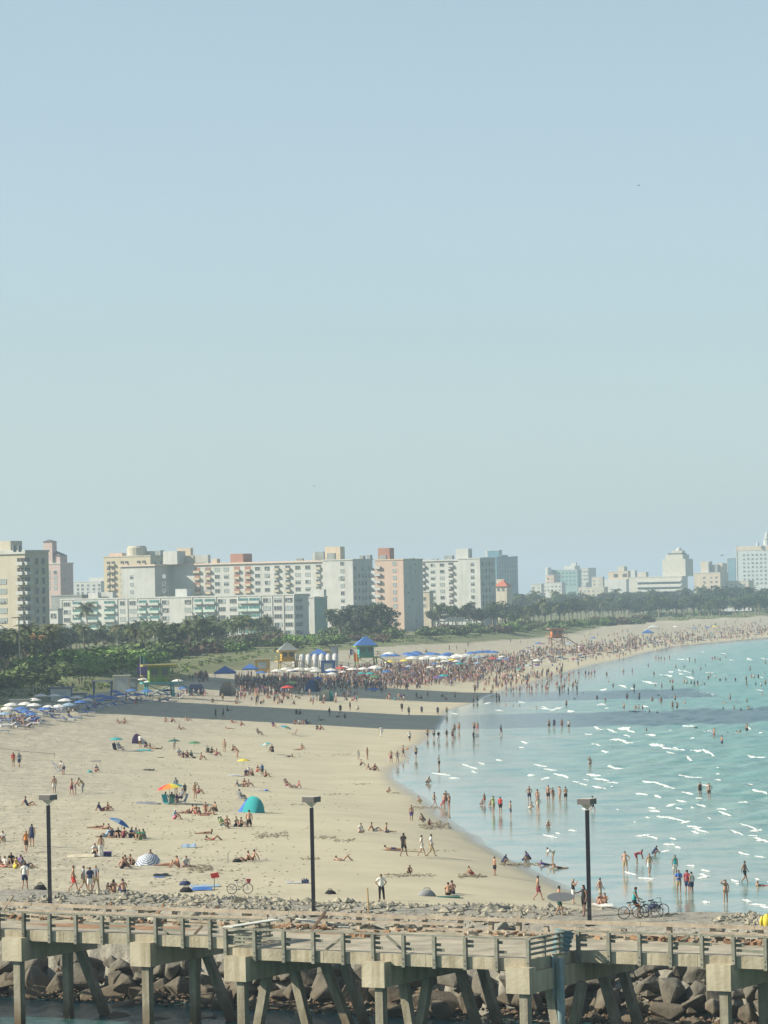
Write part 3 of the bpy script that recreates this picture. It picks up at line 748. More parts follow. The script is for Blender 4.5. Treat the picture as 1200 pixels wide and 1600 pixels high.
# 1 beige tower at the west end
b = Bld('apartment_tower', 'tall cream apartment tower with stacked corner balconies, rising over the palms by the pink one', 'apartment block', -75, 40, 77, 862, 1130, CREAM, zb=3)
rows = [877 + 15.3 * k for k in range(8)]
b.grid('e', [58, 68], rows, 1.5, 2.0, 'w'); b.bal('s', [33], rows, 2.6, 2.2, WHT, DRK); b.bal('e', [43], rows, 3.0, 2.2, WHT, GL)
b.grid('s', [2], rows[2:], 4.2, 1.5, 'p'); b.roofbox(-40, 18, 36, 845, 860, CREAM, 3, 'penthouse'); b.grid('e', [24, 32], [857], 1.6, 2.0, 'w')
b.block(b.s_at(42), b.s_at(-75), -.5, -.3, b.zt - .7, b.zt + .3, WHT, 'parapet')
# 2 rose tower with a turret
b = Bld('rose_apartment_tower', 'rose pink stepped apartment tower with a square turret and slate hipped roof', 'apartment block', 66, 95, 115, 881, 1640, ROSE, zb=3)
b.roofbox(71, 95, 106, 868, 880, ROSE, 2, 'upper_storey'); 
c_ = b.C - U * b.s_at(96, 2) + V * 2
q = b.roofbox(69, 83, 90, 846, 880, ROSE, 1, 'turret')
def pyramid(bb, pl, pc, pr, y0, y1, m, e0, over=.5, name='roof'):
    s0, s1 = bb.s_at(pc, e0) - over, bb.s_at(pl, e0) + over
    qq = bb.C - U * s0 + V * e0; t = ray(pr, 930); t = t.x / t.y; d = (t * qq.y - qq.x) / (V.x - t * V.y) + over
    z1, z0 = at_Y(pc, y0, qq.y).z, at_Y(pc, y1, qq.y).z; mb = MB(); base_ = bb.C - bb.o.location
    cs = [base_ - U * s + V * e + Vector((0, 0, z0)) for s, e in ((s0, e0 - over), (s1, e0 - over), (s1, e0 + d), (s0, e0 + d))]
    ap = base_ - U * (s0 + s1) / 2 + V * (e0 + d / 2) + Vector((0, 0, z1))
    mb.add(cs + [ap], [(0, 1, 4), (1, 2, 4), (2, 3, 4), (3, 0, 4), (3, 2, 1, 0)], m); return mb.build(name, None, bb.o)
pyramid(b, 69, 83, 90, 842.5, 846, SLATE, 1); pyramid(b, 72, 95, 106, 860, 868, SLATE, 2)
b.grid('s', [76, 87], [894, 902, 910, 918], 1.7, 1.5, 'wp'); b.grid('e', [101, 108], [888, 896, 904, 912, 920], 1.5, 1.4, 'p')
# 3 far low pale block between
b = Bld('distant_white_block', 'hazy low white block far behind the rose tower and cream terraces', 'apartment block', 116, 158, 166, 909, 2700, WHT2)
b.grid('s', [122, 129, 138, 147, 155], [914, 920, 926], 2.2, 1.8, 'w'); b.roofbox(140, 164, 168, 902, 908, WHT2, 3)
# 4 grey flat roofed hall and small white house beside the terraces
b = Bld('grey_roofed_hall', 'low hall with a wide grey roof behind the white terrace block', 'hall', 80, 128, 146, 931, 1600, GRY, roof=GRY)
b = Bld('small_white_house', 'small white house between the cream tower and the terrace block', 'house', 76, 90, 97, 953, 1420, WHT, roof=GRY); b.grid('s', [80.5, 85], [962], 1.1, 1.8, 'w')
# 5 yellow balcony block
b = Bld('yellow_apartment_block', 'yellow cream apartment block with columns of brown balconies, behind the long white block', 'apartment block', 163, 236, 262, 869, 1760, YEL, roof=CREAM)
rows = [879 + 9.6 * k for k in range(7)]
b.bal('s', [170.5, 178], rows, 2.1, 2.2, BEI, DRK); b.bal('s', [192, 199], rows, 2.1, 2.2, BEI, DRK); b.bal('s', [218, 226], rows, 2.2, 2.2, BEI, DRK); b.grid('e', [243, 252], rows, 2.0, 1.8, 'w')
b.roofbox(172, 192, 198, 864, 869, mat('salmon_paint', (.50, .36, .27), .85), 4)
q = at_Y(214, 860, 1772); mb = MB(); mb.lathe(Vector((q.x, q.y, 0)) - b.o.location, [(5, b.zt + .3), (5, at_Y(214, 856, 1772).z), (4, at_Y(214, 853, 1772).z), (.1, at_Y(214, 853, 1772).z)], 16, CREAM); mb.build('water_tank', None, b.o)
b.roofbox(226, 236, 244, 861, 869, CREAM, 9); b.roofbox(245, 252, 258, 860, 869, GRY, 7)
# 6 the long white block: centre slab, west wing and east wing
Y6 = 1560
b = Bld('long_white_block', 'long white apartment block with a flat pinkish roof edge and a tall east wing', 'apartment block', 505, 552, 583, 875, Y6, WHT, WHT2, roof=False)
ZT = b.zt
w_e = b.s_at(505); w_m = b.s_at(270, 13); w_w = b.s_at(190)
b.block(w_e + .01, w_m + 4, 13, 27, 2, ZT - .3, WHT, 'wall'); b.block(w_m + 1, w_w, 0, 26, 2, ZT - .3, WHT, 'wall')
b.block(w_e - .5, w_m + 5, 12.2, 27.5, ZT - .295, ZT + .5, mat('pink_roof_edge', (.55, .45, .37), .8, .05), 'roof_edge'); b.block(w_m + .2, w_w + .8, -.8, 26.5, ZT - .29, ZT + .51, mat('pink_roof_edge', (.55, .45, .37)), 'roof_edge')
b.block(-.3, w_e + .3, -.3, b.D + .3, ZT + .004, ZT + .5, WHT, 'cornice')
rows = [880 + 11.6 * k for k in range(9)]
b.grid('s', [535.5], rows, 1.7, 1.6, 'wwp'); b.grid('s', [534], rows[2:3], 2.6, 1.6, 'p')
b.grid('e', [555, 561.5, 567, 572, 577.5], [876 + 12 + 11.6 * k for k in range(8)], 1.5, 1.8, 'wwp', pr=.12)
rr = [884 + 11.5 * k for k in range(6)]
rows = rr
b.bal('s', [433.5, 450.5, 498.5], rows, 2.6, 2.0, CREAM, GL, off=13)
b.grid('s', [354, 403, 418, 466, 481.5, 340, 325], rows, 2.5, 1.6, 'wwp', off=13)
for px in (371, 388, 309, 326): b.bal('s', [px], rows, 3.2, 2.4, BEI, BRICK, off=13)
b.grid('s', [206, 257], [893, 905, 917, 928], 1.6, 1.6, 'wp')
b.block(b.s_at(272), b.s_at(272) - 0 + .01 if False else b.s_at(270) + .3, .5, 12, 2, 3, WHT, 'plinth')
b.roofbox(256, 278, 291, 861, 884, WHT, 8, 'stair_house'); b.roofbox(278, 299, 303, 856, 884, BEI, 22, 'stair_house'); b.roofbox(304, 326, 330, 867, 884, mat('grey_render', (.4, .42, .38), .85), 20, 'plant_room'); b.roofbox(291, 303, 306, 868, 884, CREAM, 14, 'plant_room')
b.roofbox(361, 381, 395, 865, 880, BRICK, 17, 'stair_house'); b.roofbox(332, 340, 345, 873, 880, BEI, 16, 'roof_unit'); b.roofbox(464, 474, 476, 872.5, 875, GRY, 16, 'roof_unit')
b.roofbox(509, 533, 540, 854, 873, mat('peach_paint', (.48, .41, .30), .85), 16, 'stair_house')
b.roofbox(493, 507, 509, 862, 873, GRY, 6, 'cooling_unit'); b.roofbox(512, 524, 526, 864, 873, GRY, 3, 'cooling_unit'); b.roofbox(489, 493, 494, 864, 874, WHT, 6, 'roof_unit')
b.roofbox(563, 569, 572, 868, 873, GRY, 20, 'cooling_unit'); b.roofbox(574, 580, 583, 867, 873, GRY, 20, 'cooling_unit')
# 7 white terrace block in front
b = Bld('white_terrace_block', 'low white block with rows of teal glazed balconies before the long block', 'apartment block', 94, 460, 482, 930, 1440, WHT, WHT2, roof=True)
rows = [937, 949.5, 962.5, 975.5, 988]
TB = mat('sea_green_parapet', (.44, .52, .46), .7, .1)
for px, w_, k in ((104, 11, 'w'), (121, 13, 'b'), (144, 19, 'b'), (171, 18, 'b'), (191, 8, 'w'), (207, 11, 'w'), (223, 13, 'b'), (241, 16, 'b'), (258, 11, 'w'), (294, 12, 'w'), (310, 13, 'b'), (328, 17, 'b'), (346, 12, 'w'), (364, 11, 'w'), (380.5, 14, 'b'), (397.5, 17, 'b'), (416.5, 12, 'w'), (434, 12, 'w'), (451, 12, 'w')):
    wm = w_ * 1440 / F / .83 * .98
    if k == 'w': b.grid('s', [px], rows, wm * .95, 1.65, 'wwp')
    else:
        for i, y in enumerate(rows): b.put(bal_mesh(wm, 2.0, WHT if i % 2 == 0 else TB, TEAL), 'balcony', 's', b.s_at(px), b.z_at(y))
for px in (96, 113, 183, 199, 214, 250, 300, 337, 372, 407, 425, 443, 459): a_ = b.s_at(px); b.block(a_ - .2, a_ + .2, -.25, -.001, 3, b.zt, WHT, 'pier_strip')
b.grid('e', [464, 469.5], rows, 2.6, 1.6, 'w')
b.roofbox(138, 153, 158, 926, 936, WHT, 5, 'stair_house'); b.roofbox(158, 176, 182, 925, 936, WHT2, 9, 'stair_house'); b.roofbox(274, 292, 300, 920, 933, WHT, 6, 'stair_house')
b2 = Bld('sea_green_block', 'narrow sea green block at the east end of the terrace block', 'apartment block', 483, 491, 511, 934, 1475, WHT2, SEAG); b2.block(0.02, b2.W, -.02, .3, 2, b2.zt, WHT, 'wall')
mb = MB(); mb.obox(b2.C + U * .06 + V * b2.D / 2 + Vector((0, 0, b2.zt / 2)) - b2.o.location, U * .05, V * (b2.D / 2 - .2), Vector((0, 0, b2.zt / 2 - .3)), SEAG); mb.build('green_wall', None, b2.o)
b2.grid('e', [496, 501, 506.5], rows[1:] , 1.5, 1.6, 'wp'); b2.roofbox(485, 506, 510, 921, 933, WHT, 4, 'roof_house')
# 8 pink tower
b = Bld('pink_apartment_tower', 'salmon pink apartment tower with one column of windows and a brown roof house', 'apartment block', 587, 631, 661, 875, 1500, PINK, mat('shaded_side_tone', (.40, .42, .41), .85, .05), zb=2.5, roof=BEI)
mb = MB(); mb.obox(b.C + U * .05 + V * b.D / 2 + Vector((0, 0, b.zt / 2)) - b.o.location, U * .045, V * (b.D / 2 - .05), Vector((0, 0, b.zt / 2 - .1)), WHT2); mb.build('east_wall', None, b.o)  # cool panel over the pink: blue-grey shade of this side put into colour
b.grid('s', [617], [880 + 11.15 * k for k in range(9)], 1.5, 1.5, 'wwp'); b.grid('e', [634, 638, 644, 649, 655], [880 + 11.15 * k for k in range(10)], 1.3, 1.5, 'wwp', pr=.35)
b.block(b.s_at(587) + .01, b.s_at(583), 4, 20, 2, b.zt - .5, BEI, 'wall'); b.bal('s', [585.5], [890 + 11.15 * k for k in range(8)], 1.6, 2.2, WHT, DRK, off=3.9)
b.bal('s', [592], [886 + 11.15 * k for k in range(8)], 2.4, .8, WHT, PINK)
b.roofbox(592, 610, 617, 856, 875, BRICK, 5, 'roof_house'); b.roofbox(594, 604, 606, 867, 875, GRY, 1.5, 'cooling_unit'); b.roofbox(640, 646, 649, 872, 876, GRY, 10, 'roof_unit')
# 9 white tower to its east
b = Bld('white_slab_tower', 'bright white slab tower with dark balcony stacks, right of the pink tower', 'apartment block', 717, 751, 775, 873, 1690, WHT, WHT2)
rows = [881 + 10.3 * k for k in range(8)]
sw = b.s_at(718); b.block(sw + .01, b.s_at(655, 5), 5, 20, 2, b.zt - .6, WHT, 'wall'); b.block(sw + .02, b.s_at(655, 4) + .3, 4.4, 20.4, b.zt - .595, b.zt + .1, WHT, 'cornice')
b.grid('s', [739], rows, 1.7, 1.6, 'wwp'); b.grid('e', [755, 760, 765, 770], rows, 1.5, 1.7, 'wwp', pr=.1)
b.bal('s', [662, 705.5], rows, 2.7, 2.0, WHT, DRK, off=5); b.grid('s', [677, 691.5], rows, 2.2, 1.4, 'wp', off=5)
b.roofbox(713, 733, 739, 857, 873, WHT, 6, 'stair_house'); b.roofbox(695, 708, 711, 868, 878, GRY, 12, 'cooling_unit'); b.roofbox(677, 684, 687, 873, 878, GRY, 12, 'roof_unit'); b.roofbox(661, 675, 678, 874, 879, CREAM, 12, 'roof_unit')
b2 = Bld('cream_annexe', 'small cream annexe at the foot of the pink and white towers', 'house', 655, 671, 677, 925, 1620, CREAM); b2.grid('s', [662], [935, 946], 2, 1.2, 'w')
b2.block(-3, b2.W, -4, -.02, 2, b2.zt * .62, CREAM, 'wall')
# 10 blue far tower
b = Bld('blue_glass_tower', 'hazy blue glass tower with a box on top, behind the white slab tower', 'office tower', 757, 777, 810, 871, 2650, BLUEG, BLUEG, roof=BLUEG)
b.grid('e', [780, 784, 788, 792, 796, 800, 804, 808], [877 + 6.5 * k for k in range(6)], 2.3, 1.9, 'p'); b.roofbox(760, 782, 786, 859, 871, WHT2, 6, 'upper_box'); b.roofbox(763, 781, 785.5, 860, 866, BLUEG, 5.5, 'glass_band')
b.roofbox(786, 792, 795, 867, 871, BLUEG, 14); b.roofbox(800, 806, 810, 869, 871, BLUEG, 20)
b = Bld('red_roofed_villa', 'cream villa with a red tiled roof between the slab tower and the trees', 'house', 774, 792, 800, 916, 2050, CREAM, roof=False); pyramid(b, 774, 792, 800, 906, 916, REDR, 0, 1.0); b.grid('s', [779, 786], [921], 1.5, 1.6, 'w'); b.roofbox(776, 788, 792, 905, 912, CREAM, 6)
# 11 onwards: the hotel district to the east
def simple(name, label, pl, pc, pr, y0, Y, m, me=None, cols=(), rows_=(), ecols=(), wk='w', ww=2.0, wh=1.5, cat='hotel', roof=True):
    bb = Bld(name, label, cat, pl, pc, pr, y0, Y, m, me, roof=roof)
    if cols: bb.grid('s', cols, rows_, ww, wh, wk)
    if ecols: bb.grid('e', ecols, rows_, ww, wh, wk)
    return bb
b = simple('glass_hotel', 'wide teal glass hotel with a white cylinder corner, far over the trees', 862, 903, 909, 890, 3599, mat('pale_teal_glass', (.20, .30, .29), .3, .1), WHT2, [868, 874, 880, 886, 892, 898], [895, 901, 907, 913], (), 't', 2.6, 2.0)
q = at_Y(857, 900, 3611); mb = MB(); mb.lathe(Vector((q.x, q.y, 0)) - b.o.location, [(2.9, 2), (2.9, at_Y(857, 887, 3611).z), (.1, at_Y(857, 886.5, 3611).z)], 14, WHT); mb.build('corner_turret', None, b.o)
b.roofbox(882, 899, 907, 884, 890, WHT2, 6); b.roofbox(893, 901, 903, 879, 884, WHT, 8, 'roof_drum')
b = simple('grey_white_tower', 'grey white rounded hotel slab beside the teal glass hotel', 906, 920, 932, 888, 3660, WHT2, None, [909, 914, 918], [893, 899, 905, 911])
for nm, lb, a_ in (('white_villa', 'white villa with a tiled parapet under the glass hotel', (848, 878, 884, 911, 3111, WHT)), ('salmon_house', 'salmon house with a brown roof in front of the glass hotel', (854, 866, 869, 899, 3172, mat('salmon_paint', (.50, .36, .27)))), ('low_white_house', 'low white flat roofed house among the treetops, westmost of the far hotels', (822, 842, 852, 928, 2867, WHT)), ('white_corner_house', 'long white house with two storeys under the glass hotel', (830, 846, 850, 913, 2989, WHT2)), ('white_stair_tower', 'thin white stair tower with a dark side among the treetops', (912, 916, 921, 911, 3050, WHT)), ('pale_block', 'pale block right of the grey white hotel', (925, 942, 945, 902, 3294, CREAM)), ('low_cream_row', 'long low cream building between the thin stair tower and pale block', (904, 944, 950, 918, 2928, CREAM))):
    b = simple(nm, lb, *a_, cat='house'); n_ = max(2, int((a_[1] - a_[0]) / 6)); b.grid('s', [a_[0] + (a_[1] - a_[0]) * (i + .5) / n_ for i in range(n_)], [a_[3] + 5, a_[3] + 11], 1.7, 1.5, 'wp')
b = simple('orange_terrace_hotel', 'beige and orange hotel with big dark openings on its top floor', 951, 982, 988, 893, 3172, mat('sand_orange_paint', (.47, .39, .285), .85), None, [963, 977], [899], (), 'd', 4.5, 3.2); b.roofbox(966, 976, 981, 885, 893, CREAM, 5); b.block(-1, b.W + 1, -6, -.02, 2, b.zt - 7, WHT, 'wall'); b.grid('s', [957, 966, 975], [910, 917], 2.0, 1.4, 'w')
b = simple('stacked_white_hotel', 'white hotel with ragged roof stacks beside the beige and orange one', 983, 1014, 1020, 903, 3050, WHT, None, [987, 994, 1001, 1008], [909, 916, 923], (), 'wp', 2.4, 1.3); b.roofbox(986, 993, 996, 891, 903, WHT2, 4, 'stack'); b.roofbox(997, 1010, 1014, 894, 903, CREAM, 5, 'stack')
b = simple('stepped_art_deco_hotel', 'grey white stepped hotel tower with a domed top and long terraces', 985, 1066, 1075, 901, 2928, mat('grey_cream', (.46, .45, .38), .85), WHT2, roof=True)
for y in (906, 914, 921, 928): b.block(.5, b.W - 6, -1.4, -.02, b.z_at(y + 2.5), b.z_at(y), WHT, 'terrace'); b.block(1, b.W - 7, -.03, -.005, b.z_at(y + 6), b.z_at(y + 2.6), GL, 'window_band')
b.roofbox(1036, 1072, 1084, 873, 901, mat('grey_cream', (.46, .45, .38)), 7, 'tower'); b.roofbox(1041, 1068, 1078, 866, 873, mat('grey_cream', (.46, .45, .38)), 9, 'tower_step'); b.roofbox(1045, 1066, 1074, 864, 866, DRK, 10, 'dark_band'); b.roofbox(1051, 1067, 1072, 860, 866, mat('grey_cream', (.46, .45, .38)), 12, 'tower_step')
q = at_Y(1061, 860, 2949); mb = MB(); R0 = 2.6; z0 = at_Y(1061, 861, 2949).z; mb.lathe(Vector((q.x, q.y, 0)) - b.o.location, [(R0, z0 - 3), (R0, z0)] + [(R0 * math.cos(t), z0 + 3.2 * math.sin(t)) for t in (.3, .6, .9, 1.2, 1.55)], 14, WHT); mb.build('dome', None, b.o, True)
b = simple('beige_hotel', 'beige hotel with a stepped front and dark east side, left of the blue strip', 1085, 1126, 1138, 895, 3050, BEI, GRY, [1101, 1112, 1120], [902, 909, 916], (), 'w', 2.0, 1.4); b.roofbox(1096, 1110, 1114, 877, 895, BEI, 4, 'upper_block'); b.roofbox(1110, 1122, 1128, 882, 895, GRY, 6, 'upper_block'); b.roofbox(1122, 1130, 1137, 880, 895, BEI, 9, 'upper_block'); b.roofbox(1104, 1108, 1109, 878, 890, WHT, 3, 'stack')
b = simple('blue_strip_tower', 'slim blue glass tower beside the big white hotel', 1138, 1150, 1154, 872, 3782, BLUEG, BLUEG); b.block(b.W, b.W + 1.2, -.3, 4, 2, b.zt, WHT, 'white_edge')
b = simple('big_white_hotel', 'big white hotel with a close grid of windows and a domed white turret', 1153, 1215, 1225, 853, 3233, mat('blue_white', (.40, .44, .44), .8), WHT2, [1164 + 6.6 * k for k in range(8)], [866 + 6.4 * k for k in range(8)], (), 'w', 1.9, 1.7)
b.block(b.W, b.W + 1.0, -.5, 6, 2, b.zt + 1, WHT, 'white_edge'); b.block(0, b.W, -.3, -.02, b.z_at(859), b.zt, BEI, 'upper_band')  # whiter left edge: sunlight on it put into the strip's colour
q = at_Y(1199, 850, 3245); z0 = b.zt + .3; mb = MB(); mb.lathe(Vector((q.x, q.y, 0)) - b.o.location, [(3.6, z0), (3.6, z0 + 6), (4.2, z0 + 6.2), (4.2, z0 + 6.9), (2.4, z0 + 7), (2.4, z0 + 10), (1.6, z0 + 12), (.3, z0 + 13.5), (.1, z0 + 17)], 14, WHT); mb.build('domed_turret', None, b.o)
q = at_Y(1184, 850, 3239); mb = MB(); mb.lathe(Vector((q.x, q.y, 0)) - b.o.location, [(1.3, z0), (1.3, z0 + 2.6), (.1, z0 + 4.8)], 10, WHT); mb.build('small_turret', None, b.o)
b = simple('cream_low_hotel', 'low cream hotel at the foot of the blue strip and big white hotel', 1138, 1170, 1178, 908, 3050, CREAM, None, [1143, 1150, 1157, 1164], [913, 919], (), 'w', 2.0, 1.4)
# beach pavilion and tent roof
p = ground(708, 986); pv_ = empty('beach_pavilion', (p.x, p.y, p.z - .2)); tag(pv_, 'low white open pavilion with a flat roof on posts, before the white slab tower', 'pavilion')
mb = MB(); mb.box(-8.2, -3, 4.2, 8.2, 3, 4.8, WHT); mb.build('roof', None, pv_); mb = MB(); mb.box(-3, -1.5, 4.81, 5, 1.5, 6.0, CREAM); mb.build('roof_box', None, pv_)
for i in range(9):
    for s_ in (-2.6, 2.6): mb = MB(); mb.box(-7.8 + i * 1.95 - .14, s_ - .14, 0, -7.8 + i * 1.95 + .14, s_ + .14, 4.2, WHT); mb.build('post', None, pv_)
mb = MB(); mb.box(-6, 1.2, 0, 6, 1.5, 2.8, BEI); mb.build('back_wall', None, pv_)
p = ground(1146, 959); t_ = empty('white_tent', (p.x, p.y, p.z)); tag(t_, 'long white tent roof at the edge of the far trees', 'tent')
mb = MB(); L = 11
for i in range(8): x0, x1 = -L + i * 2.75, -L + (i + 1) * 2.75; mb.add([(x0, -3, 1.6), (x1, -3, 1.6), (x1, 0, 3.6), (x0, 0, 3.6), (x0, 3, 1.6), (x1, 3, 1.6)], [(0, 1, 2, 3), (3, 2, 5, 4)], WHT)
mb.build('tent_roof', None, t_)
for i in range(5): mb = MB(); mb.box(-L + i * 5.5 - .1, -2.95, 0, -L + i * 5.5 + .1, -2.75, 1.6, WHT); mb.build('pole', None, t_)

# the two tall towers just west of the view, whose shadows cross the beach
def tower(name, label, X, Y0, Y1, h, m):
    t_ = empty(name, (X, (Y0 + Y1) / 2, 3)); tag(t_, label, 'apartment block'); d = (Y1 - Y0) / 2
    mb = MB(); mb.box(-16, -d, -1, 16, d, h - 3, m); mb.build('wall', None, t_)
    fl = MB()
    for k in range(int(h / 3.4)): fl.box(-17.2, -d - 1.2, k * 3.4, 17.2, d + 1.2, k * 3.4 + .3, WHT)
    tag(fl.build('balcony_slabs', None, t_), kind='stuff')
tower('high_rise_tower', 'high white tower beside the beach, the nearer of two, its shadow reaching the sea', -135, 577, 641, 158, WHT)
tower('high_rise_tower', 'high white tower beside the beach, the farther of two, shading the crowd', -160, 716, 778, 128, WHT)
# ------------------------------------------------------------------ palms, trees, shrubs
LEAF = [mat('palm_leaf', (.07, .105, .032), .7, .3, .4), mat('palm_leaf_olive', (.095, .11, .036), .7, .3, .4), mat('palm_leaf_dry', (.20, .12, .045), .8, .3, .5)]
BROAD = [mat('tree_leaf_dark', (.036, .06, .022), .8, .35, .3), mat('tree_leaf', (.062, .095, .03), .8, .35, .3), mat('tree_leaf_light', (.075, .10, .03), .8, .3, .3), mat('tree_leaf_grey', (.04, .058, .034), .8, .3, .3)]
SHRUB = [mat('shrub_bright', (.12, .215, .035), .75, .3, .4), mat('shrub_dull', (.075, .115, .03), .8, .3, .4), mat('shrub_brown', (.09, .065, .036), .85, .3, .4)]
BARK = mat('palm_bark', (.22, .19, .14), .9, .2, 1.5)
def palm_meshes(seed, h=8.5):
    r = random.Random(seed); tk = MB(); lean = r.uniform(-.9, .9), r.uniform(-.9, .9)
    pts = [Vector((lean[0] * (t ** 1.6), lean[1] * (t ** 1.6), h * t)) for t in (0, .12, .3, .5, .7, .88, 1)]
    tk.tube(pts, [.30, .2, .17, .15, .14, .13, .16], 7, BARK)
    cr = MB(); top = pts[-1]
    for k in range(26):
        a = k * 2.4 + r.uniform(-.3, .3); el = rad(r.uniform(-25, 75)); L = r.uniform(2.7, 3.9)
        d = Vector((math.cos(a), math.sin(a), 0)); sd = Vector((-math.sin(a), math.cos(a), 0))
        p = top.copy(); dirv = d * math.cos(el) + Vector((0, 0, math.sin(el))); n_ = 9; prev = None
        for i in range(n_ + 1):
            t = i / n_
            ln = (.95 * math.sin(math.pi * min(1, t * .9 + .1)) ** .7 + .1) * (.9 + .2 * r.random())
            if i:
                st = dirv * (L / n_); q = p + st
                dn = Vector((0, 0, -1))
                for s_ in (-1, 1):           # leaflets hang from the rib
                    tip = (p + q) / 2 + sd * s_ * ln * .72 + dn * ln * .55 + dirv * .35
                    cr.add([p, q, tip], [(0, 1, 2) if s_ > 0 else (1, 0, 2)], LEAF[0])
                p = q
            dirv = (dirv + Vector((0, 0, -1)) * .20).normalized()
    for k in range(5):
        a = r.uniform(0, 6.3); cr.tube([top + Vector((math.cos(a) * .25, math.sin(a) * .25, -.35)), top + Vector((math.cos(a) * .35, math.sin(a) * .35, -.6))], .13, 5, LEAF[1])
    return tk.mesh('trunk'), cr
PALMS = []
for sd in range(6):
    tk, cr = palm_meshes(40 + sd)
    PALMS.append((tk, [cr.mesh('crown', [m_]) for m_ in LEAF]))
def clump(mb, c, rx, ry, rz, n_, s0, s1, r, m_, shell=.55):
    for _ in range(n_):
        v = Vector((r.gauss(0, 1), r.gauss(0, 1), r.gauss(0, 1))).normalized() * (shell + (1 - shell) * r.random() ** .5)
        p = Vector(c) + Vector((v.x * rx, v.y * ry, v.z * rz))
        nrm = (v + Vector((r.gauss(0, .5), r.gauss(0, .5), r.gauss(0, .5) + .25))).normalized()
        a = nrm.cross(Vector((r.random(), r.random(), r.random() + .1))).normalized(); b_ = nrm.cross(a); s_ = r.uniform(s0, s1)
        mb.add([p + a * s_, p + b_ * s_ * .7 + nrm * s_ * .15, p - a * s_, p - b_ * s_ * .7 - nrm * s_ * .15], [(0, 1, 2, 3)], m_)
def tree_meshes(seed, h=9.0):
    r = random.Random(seed); tk = MB(); cr = MB()
    fork = Vector((r.uniform(-.3, .3), r.uniform(-.3, .3), h * .33))
    tk.tube([(0, 0, -.3), (0, 0, h * .15), fork], [.38, .28, .24], 7, BARK)
    for k in range(9):
        a = k * 2.4 + r.uniform(-.3, .3); rr = r.uniform(.8, 3.0); c = Vector((math.cos(a) * rr, math.sin(a) * rr, h * r.uniform(.45, .88)))
        tk.tube([fork, (fork + c) / 2 + Vector((0, 0, .3)), c], [.16, .1, .05], 5, BARK)
        clump(cr, c, r.uniform(1.2, 2.0), r.uniform(1.2, 2.0), r.uniform(.9, 1.4), 80, .22, .46, r, BROAD[0])
    return tk.mesh('trunk'), cr
TREES = []
for sd in range(6):
    tk, cr = tree_meshes(70 + sd)
    TREES.append((tk, [cr.mesh('crown', [m_]) for m_ in BROAD]))
def shrub_mesh(seed):
    r = random.Random(seed); mb = MB()
    for k in range(9):
        a = r.uniform(0, 6.3); rr = r.uniform(0, 1.5); clump(mb, (math.cos(a) * rr, math.sin(a) * rr, r.uniform(.35, .9)), r.uniform(.6, 1.1), r.uniform(.6, 1.1), r.uniform(.45, .8), 46, .14, .30, r, SHRUB[0])
    for k in range(6): a = k * 1.05; mb.tube([(0, 0, -.2), (math.cos(a) * .5, math.sin(a) * .5, .7)], [.05, .03], 4, BARK)
    return mb
SHR = []
for sd in range(5):
    mb = shrub_mesh(90 + sd); SHR.append([mb.mesh('shrub', [m_]) for m_ in SHRUB])
def plant(kind, px, py, size, var, label, group):
    """foot of the plant in image column px, row py; size in metres"""
    p = ground(px, py)
    if kind == 'shrub':
        o = link('shrub', rnd.choice(SHR)[var], None, (p.x, p.y, p.z - .1)); s_ = size / 1.7
        o.scale = (s_ * rnd.uniform(1.0, 1.5), s_ * rnd.uniform(1, 1.5), s_ * rnd.uniform(.85, 1.1)); o.rotation_euler = (0, 0, rnd.uniform(0, 6.3)); tag(o, label, 'shrub', group); return
    src = rnd.choice(PALMS if kind == 'palm' else TREES); e = empty('palm_tree' if kind == 'palm' else 'leafy_tree', (p.x, p.y, p.z - .15), rnd.uniform(0, 6.3))
    e.scale = [size / (9.5 if kind == 'palm' else 9.6)] * 3
    if kind != 'palm': k = rnd.uniform(.95, 1.35); e.scale = (e.scale[0] * k, e.scale[1] * k, e.scale[2])
    tag(e, label, 'palm tree' if kind == 'palm' else 'tree', group)
    link('trunk', src[0], e); link('crown', src[1][var % len(src[1])], e)
LAND = [(12, 'the cream tower wall'), (48, 'the cream tower balconies'), (80, 'the cream tower windows'), (100, 'the small white house'), (132, 'the first teal balconies'), (182, 'the second teal balconies'), (215, 'the blank terrace bay'), (250, 'the third teal balconies'), (300, 'the plain terrace bay'), (340, 'the fourth teal balconies'), (375, 'the narrow window bay'), (410, 'the last teal balconies'), (440, 'the east window bays'), (480, 'the terrace corner'), (512, 'the sea green block'), (555, 'the white east wing'), (585, 'the white wing side'), (632, 'the pink tower'), (662, 'the pink tower side'), (685, 'the cream annexe'), (718, 'the slab tower balconies'), (752, 'the slab tower end wall'), (776, 'the slab tower side'), (812, 'the blue glass tower'), (850, 'the low white houses'), (905, 'the teal glass hotel'), (945, 'the grey white hotel'), (985, 'the orange terrace hotel'), (1020, 'the ragged roof stacks'), (1080, 'the stepped hotel'), (1138, 'the beige hotel'), (1155, 'the blue strip tower'), (9999, 'the big white hotel')]
HUES = {'palm': ('dark green', 'olive', 'dry orange'), 'tree': ('dark', 'mid green', 'light green', 'greyish'), 'shrub': ('bright green', 'dull green', 'brownish')}
def describe(kd, px, q, var, row):
    land = next(t for x, t in LAND if px < x); sz = ('short', 'middling', 'tall')[min(2, int(q * 3))]
    return '%s %s %s %s below %s' % (sz, HUES[kd][var % len(HUES[kd])], {'palm': 'coconut palm', 'tree': 'leafy tree', 'shrub': 'shrub'}[kd], row, land)
